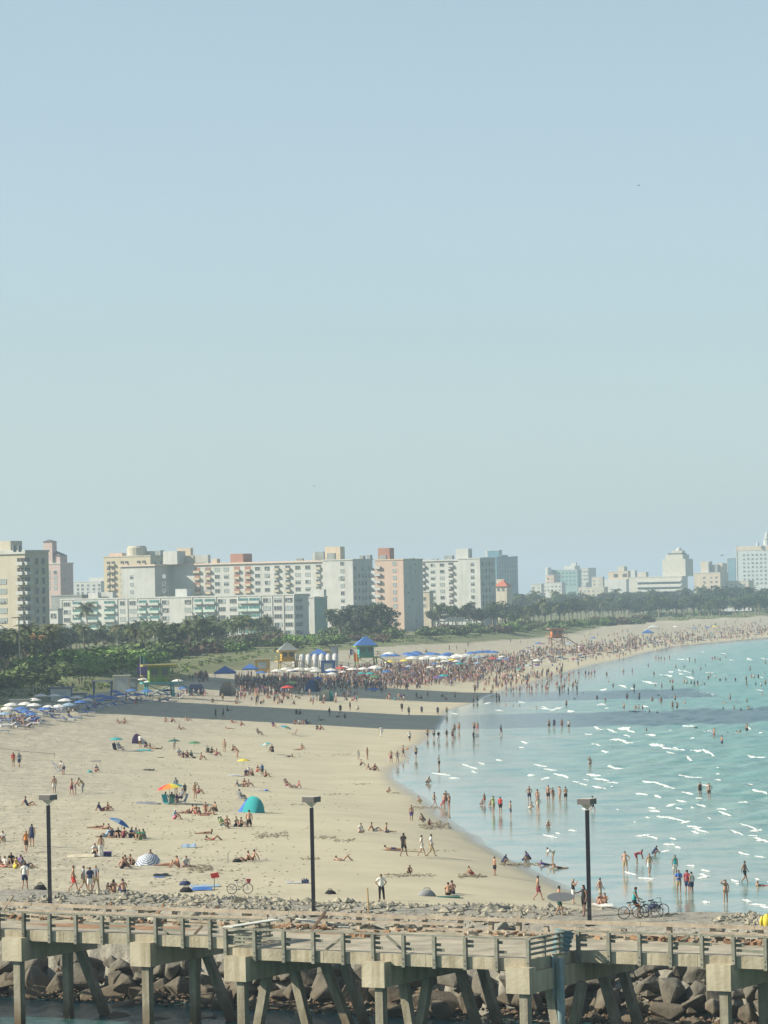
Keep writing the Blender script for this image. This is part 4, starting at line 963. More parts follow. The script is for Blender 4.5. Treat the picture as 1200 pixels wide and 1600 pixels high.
def belt(n_, x0, x1, base, kinds, size, label, group, jy=4, vr=(0, 1)):
    row = 'at the back' if 'back' in label or 'close under' in label or 'against' in label else 'in the undergrowth' if 'undergrowth' in label or 'beneath' in label else 'at the dune' if kinds == ['shrub'] else 'in the front row'
    for i in range(n_):
        px = x0 + (x1 - x0) * (i + rnd.uniform(.1, .9)) / n_
        kd = rnd.choice(kinds); var = rnd.choice(vr); q = rnd.random(); lab = describe(kd, px, q, var, row)
        plant(kd, px, lerp_tab(base, px) + rnd.uniform(-jy, jy), size[0] + (size[1] - size[0]) * q, var, lab, lab)
# grove before the cream tower and the terrace block
belt(26, -20, 215, [(-20, 1034), (100, 1020), (215, 1012)], ['palm', 'palm', 'tree'], (6.5, 9.2), 'dark {} in the grove between the cream tower and the bright shrubs', '{} before the cream tower', 5, (0, 0, 1))
belt(20, -15, 90, [(-20, 1050), (90, 1040)], ['palm', 'palm', 'tree'], (7.5, 10.5), '{} at the west end of the grove before the cream tower', '{} at the west end of the grove', 4, (0, 1, 1))
belt(26, 90, 300, [(90, 1020), (300, 1003)], ['palm', 'tree', 'tree'], (6.5, 9.5), '{} close under the white terrace block', '{} under the terrace block', 5, (0, 0, 1))
belt(40, 205, 430, [(205, 1027), (330, 1017), (430, 1000)], ['palm', 'palm', 'tree'], (7, 9.8), '{} of the middle grove before the terrace block', '{} of the middle grove', 6, (0, 1))
belt(14, 300, 440, [(300, 1004), (440, 990)], ['palm', 'tree'], (7.5, 10), '{} standing against the east half of the terrace block', '{} against the terrace block', 3, (0, 0, 1))
plant('palm', 137, 1003, 15, 1, 'single tall palm whose crown stands above the others before the terrace balconies', None)
plant('palm', 58, 1046, 8.0, 2, 'small palm with dry orange fronds at the west end of the grove', None); plant('palm', 52, 1043, 6.0, 2, 'short palm with dry orange fronds beside the lamp mast', None)
plant('palm', 185, 1014, 8, 2, 'palm with dry orange fronds under the terrace block', None)
plant('palm', 519, 997, 11, 0, 'lone coconut palm between the terrace block and the dark trees', None)
belt(16, 530, 602, [(530, 998), (600, 996)], ['tree'], (10, 15), 'dark {} massed at the foot of the long white block', 'dark {} between the two white and pink towers', 3, (0, 3))
belt(3, 596, 625, [(596, 998), (625, 993)], ['tree'], (5, 7), 'low dark {} at the foot of the pink tower', '{} at the foot of the pink tower', 2, (0,))
belt(20, 676, 790, [(676, 984), (785, 978)], ['tree', 'palm', 'tree'], (8, 12), '{} in front of the white slab tower', '{} before the white slab tower', 3, (0, 1, 3))
# the long wood to the east
belt(30, 775, 960, [(775, 981), (960, 966)], ['tree', 'tree', 'palm'], (9, 14), '{} in the front row of the wood below the far hotels', '{} in the front row of the far wood', 3, (0, 1, 3, 1))
def belt2(n_, x0, x1, base, size, label, group, vr):
    for i in range(n_):
        px = x0 + (x1 - x0) * (i + rnd.uniform(.1, .9)) / n_; kd = 'palm' if rnd.random() < .15 else 'tree'; q = rnd.random()
        var = rnd.choice((0, 1)) if kd == 'palm' else rnd.choice(vr); lab = describe(kd, px, q, var, 'deep in the wood' if 'dense' in label else 'at the back' if 'back' in label else 'at the front')
        plant(kd, px, lerp_tab(base, px) + rnd.uniform(-1.5, 1.5), size[0] + (size[1] - size[0]) * q, var, lab, lab)
belt2(38, 770, 985, [(770, 966), (985, 956)], (11, 17), '{} in the dense wood under the teal glass hotel', '{} under the teal glass hotel', (0, 1, 3, 3))
belt2(44, 960, 1225, [(960, 966), (1225, 960)], (10, 14), '{} in the front of the wood below the stepped hotel', '{} below the stepped hotel', (0, 1, 3))
belt2(44, 965, 1225, [(965, 959), (1225, 954.5)], (13, 19), '{} at the back of the wood, against the walls of the far hotels', '{} against the far hotels', (0, 3, 3))
plant('tree', 825, 978, 7, 2, 'small yellow green tree at the front edge of the far wood', None)
# shrubs along the dune
belt(26, 40, 245, [(40, 1058), (140, 1050), (245, 1036)], ['shrub'], (3.4, 5.4), 'bright green {} in the thicket above the loungers', 'bright {} above the loungers', 6, (0, 0, 0, 1))
belt(16, 60, 240, [(60, 1045), (240, 1028)], ['shrub'], (3.6, 5.4), 'bright green {} at the back of the thicket above the loungers', 'bright {} at the back of the thicket', 5, (0, 0, 1))
belt(16, -10, 70, [(-10, 1072), (70, 1064)], ['shrub'], (1.8, 3.2), 'dark {} at the west edge of the dune', 'dark {} at the west edge', 5, (1,))
belt(20, 280, 440, [(280, 1024), (440, 1006)], ['shrub'], (2.0, 3.6), 'dull {} below the middle grove', 'dull {} below the middle grove', 4, (1, 1, 2, 0))
belt(18, 452, 530, [(452, 1009), (530, 1004)], ['shrub'], (2.6, 4.0), 'green {} in the hedge below the terrace block corner', 'green {} below the block corner', 3, (0, 1))
belt(10, 520, 600, [(520, 1004), (600, 1000)], ['shrub'], (2.2, 3.6), 'brownish {} below the dark trees', 'brownish {} below the dark trees', 2, (1, 2))
belt(22, 655, 800, [(655, 993), (800, 985)], ['shrub'], (2.4, 4.2), 'dull {} before the white pavilion', 'dull {} before the pavilion', 3, (1, 1, 2))
belt(26, 790, 1010, [(790, 985), (1010, 971)], ['shrub'], (2.6, 4.6), 'dull {} at the foot of the far wood', 'dull {} at the foot of the far wood', 3, (1, 2, 0))
belt(14, 1010, 1220, [(1010, 965), (1220, 956)], ['shrub'], (2.4, 4.4), 'low {} where the far wood meets the beach', 'low {} at the far beach edge', 2, (1, 0))
belt(44, -10, 330, [(-10, 1042), (100, 1032), (215, 1020), (330, 1008)], ['shrub'], (2.4, 4), 'dark {} of the undergrowth beneath the grove', 'dark {} beneath the grove', 7, (1,))
belt(30, 210, 440, [(210, 1030), (330, 1020), (440, 1000)], ['shrub'], (3, 5.5), 'dark {} of the undergrowth beneath the middle grove', 'dark {} beneath the middle grove', 5, (1, 1, 1, 2))
belt(16, 520, 605, [(520, 998), (605, 996)], ['shrub'], (4, 6), 'dark {} beneath the trees at the white block', 'dark {} beneath the trees there', 3, (1,))
# scattered dune scrub: many low tufts
sc_ = MB(); r_ = random.Random(5)
for _ in range(1500):
    px = r_.uniform(-10, 1210); base = lerp_tab([(0, 1092), (110, 1082), (230, 1068), (300, 1046), (430, 1022), (560, 1008), (700, 999), (900, 984), (1200, 962)], px)
    py = base - r_.random() ** 1.3 * (34 if px < 300 else 22 if px < 600 else 14)
    p = ground(px, py)
    if grass_d(p.x, p.y) < 1: continue
    clump(sc_, (p.x, p.y, p.z + .15), r_.uniform(.4, 1.5), r_.uniform(.4, 1.5), r_.uniform(.2, .5), 7, .15, .42, r_, r_.choice((SHRUB[1], SHRUB[1], SHRUB[0], LEAF[1])), .3)
tag(sc_.build('dune_scrub'), 'low scrub and sea oats scattered over the dune', kind='stuff')
# ------------------------------------------------------------------ people: one skinned body per pose, clothes and hair as parts
PCOL = {'white': (.62, .62, .58), 'black': (.018, .018, .02), 'navy': (.03, .045, .11), 'blue': (.05, .14, .38), 'lblue': (.25, .36, .47), 'teal': (.03, .30, .30), 'green': (.06, .20, .09), 'lime': (.34, .44, .16),
        'red': (.48, .05, .045), 'maroon': (.25, .05, .07), 'pink': (.55, .16, .22), 'orange': (.55, .20, .04), 'yellow': (.60, .48, .06), 'purple': (.13, .07, .25), 'grey': (.22, .23, .24), 'lgrey': (.40, .41, .41), 'khaki': (.36, .29, .17), 'brown': (.14, .075, .045), 'cream': (.50, .45, .33), 'dgreen': (.03, .11, .085)}
SKIN = [mat('skin_fair', (.44, .265, .18), .6, 0), mat('skin_tan', (.37, .215, .14), .6, 0), mat('skin_brown', (.245, .14, .092), .6, 0), mat('skin_dark', (.085, .046, .032), .6, 0)]
HAIR = {'d': mat('hair_dark', (.02, .014, .011), .7, 0), 'b': mat('hair_brown', (.08, .045, .025), .7, 0), 'l': mat('hair_blond', (.36, .25, .11), .7, 0), 'w': mat('hat_white', (.62, .6, .52), .8, 0), 'r': mat('cap_red', (.42, .05, .05), .8, 0)}
def cloth(c): return mat('cloth_' + c, PCOL[c], .9, 0)
BASEJ = dict(pel=(0, 0, .93), che=(0, .01, 1.20), nb=(0, .01, 1.42), nk=(0, -.01, 1.50), hd=(0, -.025, 1.60), ht=(0, -.015, 1.70),
             sL=(-.175, .01, 1.39), eL=(-.225, .03, 1.12), wL=(-.225, -.05, .88), hL=(-.22, -.08, .78), sR=(.175, .01, 1.39), eR=(.225, .03, 1.12), wR=(.225, -.05, .88), hR=(.22, -.08, .78),
             pL=(-.095, 0, .88), kL=(-.105, -.025, .49), aL=(-.11, .02, .08), tL=(-.125, -.14, .035), pR=(.095, 0, .88), kR=(.105, -.025, .49), aR=(.11, .02, .08), tR=(.125, -.14, .035))
JR = dict(pel=(.150, .11), che=(.155, .11), nb=(.085, .075), nk=(.052, .055), hd=(.078, .095), ht=(.062, .07), sL=(.062, .062), eL=(.043, .043), wL=(.031, .034), hL=(.036, .026), pL=(.092, .092), kL=(.060, .060), aL=(.042, .045), tL=(.042, .034))
for k in list(JR):
    if k[1:] == 'L' and k[0] in 'sewhpkat': JR[k[0] + 'R'] = JR[k]
JR['hR'] = JR['hL']
BONES = [('pel', 'che'), ('che', 'nb'), ('nb', 'nk'), ('nk', 'hd'), ('hd', 'ht'), ('nb', 'sL'), ('sL', 'eL'), ('eL', 'wL'), ('wL', 'hL'), ('nb', 'sR'), ('sR', 'eR'), ('eR', 'wR'), ('wR', 'hR'),
         ('pel', 'pL'), ('pL', 'kL'), ('kL', 'aL'), ('aL', 'tL'), ('pel', 'pR'), ('pR', 'kR'), ('kR', 'aR'), ('aR', 'tR')]
def torso(px, py, pz, lean, twist=0.0, head=0.0):
    """pelvis position and forward lean in degrees -> the torso, head and shoulder joints"""
    a = rad(lean); f = Vector((0, -math.sin(a), math.cos(a))); b_ = Vector((0, math.cos(a), math.sin(a))); P = Vector((px, py, pz))
    d = {'pel': P, 'che': P + f * .27 + b_ * .01, 'nb': P + f * .49 + b_ * .01}
    h = rad(lean * .55 + head); hf = Vector((0, -math.sin(h), math.cos(h))); hb = Vector((0, -math.cos(h), -math.sin(h)))
    d['nk'] = d['nb'] + hf * .08 + hb * .01; d['hd'] = d['nb'] + hf * .18 + hb * .03; d['ht'] = d['nb'] + hf * .28 + hb * .02
    for s_, k in ((-1, 'L'), (1, 'R')): d['s' + k] = P + f * .46 + Vector((s_ * .175, 0, 0)) + b_ * .01
    for s_, k in ((-1, 'L'), (1, 'R')): d['p' + k] = P - f * .05 + Vector((s_ * .095, 0, 0))
    return {k: tuple(v) for k, v in d.items()}
def pose(**kw):
    j = dict(BASEJ); j.update(kw); return j
def T(t, **kw): d = dict(t); d.update(kw); return pose(**d)
POSES = {
 'stand': pose(eL=(-.24, .04, 1.13), hL=(-.23, -.1, .79)),
 'akimbo': pose(eL=(-.36, .07, 1.16), wL=(-.20, -.02, 1.0), hL=(-.14, -.05, .98), eR=(.36, .07, 1.16), wR=(.20, -.02, 1.0), hR=(.14, -.05, .98), kR=(.14, -.05, .49), aR=(.17, -.02, .08), tR=(.2, -.17, .035)),
 'hip': pose(eR=(.36, .07, 1.16), wR=(.20, -.02, 1.0), hR=(.14, -.05, .98), pel=(.03, 0, .93)),
 'walk': pose(kL=(-.10, -.16, .51), aL=(-.10, -.27, .09), tL=(-.11, -.43, .05), kR=(.10, .03, .49), aR=(.10, .34, .14), tR=(.11, .22, .04), eL=(-.23, .13, 1.14), wL=(-.22, .16, .90), hL=(-.21, .16, .80), eR=(.23, -.04, 1.13), wR=(.22, -.2, .92), hR=(.21, -.25, .84)),
 'fold': pose(eL=(-.25, -.02, 1.14), wL=(-.05, -.2, 1.14), hL=(.05, -.2, 1.15), eR=(.25, -.02, 1.14), wR=(.05, -.23, 1.18), hR=(-.05, -.22, 1.19)),
 'headup': pose(eL=(-.36, -.02, 1.52), wL=(-.18, -.1, 1.66), hL=(-.10, -.08, 1.68), eR=(.24, .02, 1.13)),
 'photo': pose(eL=(-.26, -.14, 1.22), wL=(-.10, -.27, 1.50), hL=(-.05, -.28, 1.55), eR=(.26, -.14, 1.22), wR=(.10, -.27, 1.50), hR=(.05, -.28, 1.55)),
 'reach': pose(eL=(-.20, -.22, 1.30), wL=(-.18, -.46, 1.28), hL=(-.17, -.55, 1.29), kL=(-.13, .05, .49), aL=(-.16, .14, .08), tL=(-.17, -.02, .035), kR=(.12, -.06, .49), aR=(.14, -.1, .08), tR=(.14, -.26, .035)),
 'out': pose(eL=(-.44, 0, 1.30), wL=(-.66, -.06, 1.22), hL=(-.75, -.08, 1.2)),
 'bend': T(torso(0, .12, .88, 78, head=-25), eL=(-.2, -.42, .72), wL=(-.16, -.44, .48), hL=(-.14, -.45, .38), eR=(.2, -.42, .72), wR=(.16, -.5, .5), hR=(.14, -.52, .4), kL=(-.11, .02, .47), aL=(-.12, .05, .08), tL=(-.13, -.11, .035), kR=(.11, .02, .47), aR=(.12, .05, .08), tR=(.13, -.11, .035)),
 'stoop': T(torso(0, .08, .90, 40, head=10), eL=(-.22, -.26, .98), wL=(-.16, -.42, .82), hL=(-.13, -.46, .74), eR=(.22, -.26, .98), wR=(.16, -.42, .82), hR=(.13, -.46, .74)),
 'crouch': T(torso(0, .1, .30, 35, head=5), kL=(-.16, -.32, .46), aL=(-.14, -.02, .09), tL=(-.15, -.18, .035), kR=(.16, -.32, .46), aR=(.14, -.02, .09), tR=(.15, -.18, .035), eL=(-.22, -.36, .46), wL=(-.14, -.5, .30), hL=(-.11, -.54, .2), eR=(.22, -.36, .46), wR=(.14, -.5, .30), hR=(.11, -.54, .2)),
 'kneel': T(torso(0, .0, .45, 12), kL=(-.13, -.22, .07), aL=(-.12, .18, .07), tL=(-.12, .34, .05), kR=(.13, -.22, .07), aR=(.12, .18, .07), tR=(.12, .34, .05), eL=(-.24, -.06, .66), wL=(-.2, -.22, .5), hL=(-.18, -.28, .45), eR=(.24, -.06, .66), wR=(.2, -.22, .5), hR=(.18, -.28, .45)),
 'sit': T(torso(0, 0, .13, 12), kL=(-.15, -.42, .46), aL=(-.13, -.66, .08), tL=(-.14, -.81, .04), kR=(.15, -.42, .46), aR=(.13, -.66, .08), tR=(.14, -.81, .04), eL=(-.25, -.2, .42), wL=(-.14, -.4, .46), hL=(-.06, -.45, .44), eR=(.25, -.2, .42), wR=(.14, -.4, .46), hR=(.06, -.45, .44)),
 'lean': T(torso(0, 0, .13, -28, head=20), kL=(-.12, -.46, .14), aL=(-.12, -.88, .08), tL=(-.14, -.95, .18), kR=(.13, -.40, .38), aR=(.13, -.70, .08), tR=(.14, -.85, .05), eL=(-.28, .36, .32), wL=(-.27, .46, .08), hL=(-.27, .52, .04), eR=(.28, .36, .32), wR=(.27, .46, .08), hR=(.27, .52, .04)),
 'legs': T(torso(0, 0, .13, 6), kL=(-.12, -.45, .13), aL=(-.13, -.87, .08), tL=(-.15, -.93, .19), kR=(.12, -.45, .13), aR=(.13, -.87, .08), tR=(.15, -.93, .19), eL=(-.25, .02, .36), wL=(-.2, -.2, .24), hL=(-.18, -.3, .22), eR=(.25, .02, .36), wR=(.2, -.2, .24), hR=(.18, -.3, .22)),
 'cross': T(torso(0, 0, .13, 18), kL=(-.34, -.30, .17), aL=(.05, -.36, .08), tL=(.16, -.38, .06), kR=(.34, -.30, .17), aR=(-.05, -.42, .09), tR=(-.17, -.44, .07), eL=(-.25, -.12, .38), wL=(-.2, -.3, .24), hL=(-.16, -.36, .22), eR=(.25, -.12, .38), wR=(.2, -.3, .24), hR=(.16, -.36, .22)),
 'chair': T(torso(0, 0, .34, -14), kL=(-.13, -.44, .46), aL=(-.13, -.62, .08), tL=(-.14, -.78, .04), kR=(.13, -.44, .46), aR=(.13, -.60, .08), tR=(.14, -.76, .04), eL=(-.3, -.02, .52), wL=(-.28, -.26, .52), hL=(-.27, -.34, .52), eR=(.3, -.02, .52), wR=(.28, -.26, .52), hR=(.27, -.34, .52)),
 'lie': T(torso(0, 0, .13, -86, head=28), kL=(-.12, -.45, .12), aL=(-.13, -.86, .08), tL=(-.17, -.90, .19), kR=(.12, -.45, .12), aR=(.13, -.86, .08), tR=(.17, -.90, .19), eL=(-.30, .22, .08), wL=(-.28, -.02, .07), hL=(-.27, -.12, .06), eR=(.30, .22, .08), wR=(.28, -.02, .07), hR=(.27, -.12, .06)),
 'liek': T(torso(0, 0, .13, -86, head=30), kL=(-.12, -.34, .46), aL=(-.12, -.58, .08), tL=(-.13, -.74, .04), kR=(.12, -.36, .40), aR=(.12, -.66, .08), tR=(.13, -.82, .04), eL=(-.30, .22, .08), wL=(-.28, -.02, .07), hL=(-.27, -.12, .06), eR=(.24, .62, .10), wR=(.10, .74, .12), hR=(.04, .72, .12)),
 'prone': T(torso(0, 0, .12, 74, head=-62), kL=(-.12, .48, .08), aL=(-.12, .9, .08), tL=(-.12, 1.02, .05), kR=(.12, .48, .08), aR=(.12, .9, .08), tR=(.12, 1.02, .05), eL=(-.22, -.52, .06), wL=(-.14, -.74, .05), hL=(-.1, -.82, .05), eR=(.22, -.52, .06), wR=(.14, -.74, .05), hR=(.1, -.82, .05)),
 'cycle': T(torso(0, .12, .95, 8), kL=(-.12, -.22, .66), aL=(-.13, -.16, .24), tL=(-.13, -.31, .2), kR=(.13, -.12, .50), aR=(.2, .02, .06), tR=(.22, -.14, .03), eL=(-.26, -.1, 1.16), wL=(-.22, -.32, 1.06), hL=(-.2, -.4, 1.04), eR=(.26, 0, 1.14), wR=(.24, -.08, .92), hR=(.23, -.12, .84)),
 'carry': pose(eR=(.30, .03, 1.14), wR=(.28, -.1, .98), hR=(.26, -.16, .95), kL=(-.10, -.12, .5), aL=(-.10, -.18, .08), tL=(-.11, -.34, .05), aR=(.10, .2, .11), tR=(.11, .07, .04)),
}
POSEMESH = {}
def face_bone(c, J):
    best = None
    for (a, b_) in BONES:
        A, B = Vector(J[a]), Vector(J[b_]); d = B - A; t = max(0, min(1, (c - A).dot(d) / d.length_squared))
        q = (c - (A + d * t)).length / (JR[a][0] * (1 - t) + JR[b_][0] * t)
        if best is None or q < best[0]: best = (q, a, b_, t)
    return best[1:]
def pose_data(name):
    """body mesh of a pose and, per garment, the mesh cut from it"""
    if name in POSEMESH: return POSEMESH[name]
    J = POSES[name]; keys = list(BASEJ)
    me = bpy.data.meshes.new('pose'); me.from_pydata([J[k] for k in keys], [(keys.index(a), keys.index(b_)) for a, b_ in BONES], [])
    o = bpy.data.objects.new('pose', me); COL.objects.link(o)
    o.modifiers.new('skin', 'SKIN'); sv = me.skin_vertices[0].data
    for i, k in enumerate(keys): sv[i].radius = JR[k]; sv[i].use_root = (k == 'pel')
    sub = o.modifiers.new('sub', 'SUBSURF'); sub.levels = 1; sub.render_levels = 1
    dg = bpy.context.evaluated_depsgraph_get(); dg.update()
    body = bpy.data.meshes.new_from_object(o.evaluated_get(dg)); body.name = 'person_' + name
    bpy.data.objects.remove(o); bpy.data.meshes.remove(me)
    body.materials.clear()
    body.polygons.foreach_set('use_smooth', [True] * len(body.polygons))
    reg = [face_bone(p.center, J) for p in body.polygons]
    hd, ht = Vector(J['hd']), Vector(J['ht']); up = (ht - hd).normalized()
    nose = (hd - Vector(J['nk'])); face_dir = None
    fw = (Vector(J['hd']) - Vector(J['nb'])); sd = Vector((1, 0, 0)); face_dir = up.cross(sd).normalized()
    if face_dir.y > 0 and name not in ('lie', 'liek', 'lean'): face_dir = -face_dir
    if name in ('lie', 'liek'): face_dir = Vector((0, 0, 1)) - up * up.z; face_dir.normalize()
    POSEMESH[name] = dict(body=body, reg=reg, J=J, up=up, face=face_dir, cut={})
    return POSEMESH[name]
def garment(pd, what):
    if what in pd['cut']: return pd['cut'][what]
    def pick(i, p):
        a, b_, t = pd['reg'][i]; k = (a[0] if a not in ('pel', 'che', 'nb', 'nk', 'hd') else a)
        tors = a in ('pel', 'che') and b_ in ('che', 'nb'); shd = a == 'nb' and b_[0] == 's'
        hips = a == 'pel' and b_[0] == 'p'
        if what == 'shirt': return (a == 'pel' and b_ == 'che' and t > .02) or a == 'che' or shd or (a[0] == 's' and t < .62) or (a == 'nb' and b_ == 'nk' and t < .25)
        if what == 'vest': return (a == 'pel' and b_ == 'che' and t > .05) or (a == 'che') or (shd and t < .7)
        if what == 'shorts': return hips or (a == 'pel' and b_ == 'che' and t < .12) or (a in ('pL', 'pR') and t < .72)
        if what == 'trousers': return hips or (a == 'pel' and b_ == 'che' and t < .15) or a in ('pL', 'pR') or (a in ('kL', 'kR') and t < .93)
        if what == 'skirt': return hips or (a == 'pel' and b_ == 'che' and t < .3) or (a in ('pL', 'pR') and t < .9)
        if what == 'dress': return hips or tors or (shd and t < .7) or (a in ('pL', 'pR') and t < .6)
        if what == 'swimsuit': return hips or tors or (a in ('pL', 'pR') and t < .1)
        if what == 'bikini_bottom': return hips or (a in ('pL', 'pR') and t < .12)
        if what == 'bikini_top': return (a == 'che' and .1 < t < .62)
        if what in ('hair', 'hat', 'long_hair'):
            if a in ('hd',) or (a == 'nk' and b_ == 'hd' and t > .45):
                v = p.center - Vector(pd['J']['hd']); return v.dot(pd['up']) > .025 + .05 * max(0, v.dot(pd['face']) / .08) or (v.dot(pd['face']) < -.01 and v.dot(pd['up']) > -.06)
            return False
    b = pd['body']; fs = [p for i, p in enumerate(b.polygons) if pick(i, p)]
    idx = {}; vs = []; out = []
    g = {'shirt': .022, 'shorts': .024, 'trousers': .018, 'skirt': .035, 'dress': .024, 'vest': .016}.get(what, .010)
    if what in ('hair', 'long_hair'): g = .018
    if what == 'hat': g = .03
    for p in fs:
        f = []
        for vi in p.vertices:
            if vi not in idx: idx[vi] = len(vs); vs.append(b.vertices[vi].co + b.vertices[vi].normal * g)
            f.append(idx[vi])
        out.append(f)
    if what == 'long_hair' and vs:
        o = len(vs); h = Vector(pd['J']['hd']); bk = -pd['face']; dn = -pd['up']; sd = Vector((1, 0, 0))
        for (q, wd, th) in ((.0, .085, .10), (.13, .095, .105), (.26, .09, .10), (.36, .05, .085)):
            c = h + dn * q * .8 + bk * .02 + Vector((0, 0, -.25 * q))
            vs += [c - sd * wd, c + bk * th, c + sd * wd]
        for i in range(3):
            for k in range(2): a0 = o + i * 3 + k; out.append([a0, a0 + 1, a0 + 4, a0 + 3])
    if what == 'hat' and vs:
        o = len(vs); h = Vector(pd['J']['hd']) + pd['up'] * .05; sd = Vector((1, 0, 0)); fd = pd['up'].cross(sd).normalized()
        for r_ in (.09, .19):
            for k in range(10): a = 2 * math.pi * k / 10; vs.append(h + (sd * math.cos(a) + fd * math.sin(a)) * r_ + pd['up'] * (.03 if r_ < .1 else .005))
        for k in range(10): out.append([o + k, o + (k + 1) % 10, o + 10 + (k + 1) % 10, o + 10 + k])
    me = bpy.data.meshes.new(what); me.from_pydata([tuple(v) for v in vs], [], out); me.polygons.foreach_set('use_smooth', [True] * len(me.polygons)); me.update()
    pd['cut'][what] = me; return me
def setmat(o, m):
    if not o.data.materials: o.data.materials.append(None)
    o.material_slots[0].link = 'OBJECT'; o.material_slots[0].material = m
OUTFIT = {'tee': (('shirt', 0), ('shorts', 1)), 'trunks': (('shorts', 1),), 'long': (('shirt', 0), ('trousers', 1)), 'bare_long': (('trousers', 1),), 'bikini': (('bikini_top', 0), ('bikini_bottom', 1)), 'dress': (('dress', 0),), 'one': (('swimsuit', 0),), 'vest': (('vest', 0), ('shorts', 1)), 'skirt': (('vest', 0), ('skirt', 1)), 'shirt_only': (('shirt', 0), ('bikini_bottom', 1))}
def person_at(loc, pz, rz, outfit, c0, c1, skin, hair, label, scale=1.0, group=None, parts=True):
    pd = pose_data(pz)
    o = link('person', pd['body'], None, loc); setmat(o, SKIN[skin]); tag(o, label, 'person', group)
    o.rotation_euler = (0, 0, rad(rz)); o.scale = (scale,) * 3
    if parts:
        cols = (c0, c1)
        for what, ci in OUTFIT[outfit]: setmat(link(what, garment(pd, what), o), cloth(cols[ci]))
        hk = {'L': 'long_hair', 'w': 'hat', 'r': 'hat'}.get(hair[0], 'hair'); hm_ = HAIR[hair[-1]]
        setmat(link('sun_hat' if hk == 'hat' else 'hair', garment(pd, hk), o), hm_)
    return o
NP = 0
def P(px, py, pz, rz, outfit, c0, c1, skin, hair, label, scale=1.0, sink=0.0, group=None, up=0.0):
    """a person whose feet (or seat) are seen at image point px, py"""
    global NP; NP += 1
    g = ground(px, py) if not sink else at_z(px, py, 0.0)
    z = g.z - .02 + up if not sink else -sink
    return person_at((g.x, g.y, z), pz, rz, outfit, c0, c1, skin, hair, label, scale, group)
# --- breakwater and the near sand
P(596, 1407, 'akimbo', 8, 'long', 'white', 'black', 2, 'd', 'person in white shirt and black trousers standing on the breakwater rocks, hands at waist', 1.03)
P(39, 1390, 'walk', 175, 'tee', 'white', 'navy', 1, 'b', 'person in loose white shirt and navy shorts walking past the lamp post at the west', 1.0)
P(115, 1393, 'walk', 100, 'trunks', 'red', 'red', 1, 'b', 'bare chested person in long red shorts walking beside three others', 1.04)
P(131, 1392, 'walk', 95, 'tee', 'lgrey', 'khaki', 1, 'd', 'person in grey shirt and khaki shorts, just behind the red shorts', 1.0)
P(141, 1395, 'stand', 190, 'tee', 'navy', 'white', 0, 'b', 'person in dark blue shirt and white shorts in the walking group', 1.02)
P(150, 1393, 'walk', 160, 'tee', 'grey', 'khaki', 0, 'l', 'person in grey shirt and tan shorts, last of the walking group', 1.04)
P(167, 1395, 'sit', 60, 'trunks', 'white', 'white', 1, 'd', 'child in white trunks sitting beside the walkers', .8)
P(178, 1395, 'sit', 190, 'bikini', 'black', 'black', 1, 'Ld', 'person with long dark hair sitting with back turned, by the walkers')
P(193, 1395, 'sit', 200, 'trunks', 'navy', 'navy', 1, 'd', 'broad bare backed person sitting near the striped parasol, turned away', 1.08)
P(841, 1407, 'walk', 100, 'trunks', 'maroon', 'maroon', 1, 'd', 'bare chested person in dark red trunks walking along the sand by the breakwater', 1.0)
P(874, 1431, 'carry', 100, 'trunks', 'dgreen', 'dgreen', 1, 'd', 'bare chested person in dark green shorts carrying a grey bodyboard on the rocks', .98)
P(896, 1412, 'photo', 95, 'skirt', 'black', 'white', 0, 'l', 'person in black top and long white skirt holding up a camera', 1.0)
P(913, 1432, 'reach', -60, 'dress', 'black', 'black', 2, 'Ld', 'person in short black dress with one arm out, by the east lamp post', 1.04)
P(938, 1409, 'walk', 60, 'trunks', 'cream', 'cream', 0, 'd', 'bare chested person in pale shorts walking at the water behind the white towel', 1.02)
P(937, 1414, 'sit', 20, 'bikini', 'red', 'red', 1, 'b', 'left of two people sitting together on a white towel at the water'); P(946, 1414, 'sit', -20, 'bikini', 'maroon', 'red', 1, 'd', 'right of two people sitting together on a white towel at the water')
P(995, 1434, 'cycle', 75, 'vest', 'teal', 'black', 2, 'd', 'person in turquoise vest straddling a bicycle on the breakwater', 1.0)
P(700, 1399, 'sit', 170, 'trunks', 'black', 'black', 1, 'd', 'left of two bare backed people sitting on a dark mat behind the rocks'); P(707, 1397, 'sit', 190, 'trunks', 'navy', 'navy', 1, 'd', 'right of two bare backed people sitting on a dark mat behind the rocks', 1.06)
P(773, 1368, 'stand', 120, 'trunks', 'black', 'black', 1, 'd', 'thin child in black trunks standing on the sand near the diggers', .85)
P(787, 1350, 'crouch', 60, 'tee', 'navy', 'navy', 2, 'd', 'child in dark clothes crouching at a hole near the water', .85); P(737, 1369, 'crouch', -70, 'trunks', 'red', 'red', 1, 'd', 'child in red trunks crouching beside a low heap of dug sand', .8)
P(639, 1367, 'crouch', 20, 'trunks', 'black', 'black', 2, 'd', 'child sitting alone in dug sand behind the man in the white shirt', .78)
P(631, 1338, 'walk', 150, 'tee', 'black', 'black', 2, 'd', 'person in black tee shirt and shorts walking past a sunbather', 1.1); P(612, 1328, 'lie', 85, 'trunks', 'blue', 'navy', 1, 'd', 'person lying flat behind the walker in black')
P(659, 1338, 'walk', 100, 'dress', 'white', 'white', 1, 'Ld', 'person with long dark hair in a white dress walking between two others'); P(674, 1338, 'walk', 95, 'long', 'white', 'khaki', 1, 'd', 'person in white shirt and khaki trousers walking right on the tan sand', 1.05)
P(536, 1345, 'liek', 95, 'bikini', 'white', 'white', 0, 'b', 'person lying alone on the tan sand with knees raised'); 
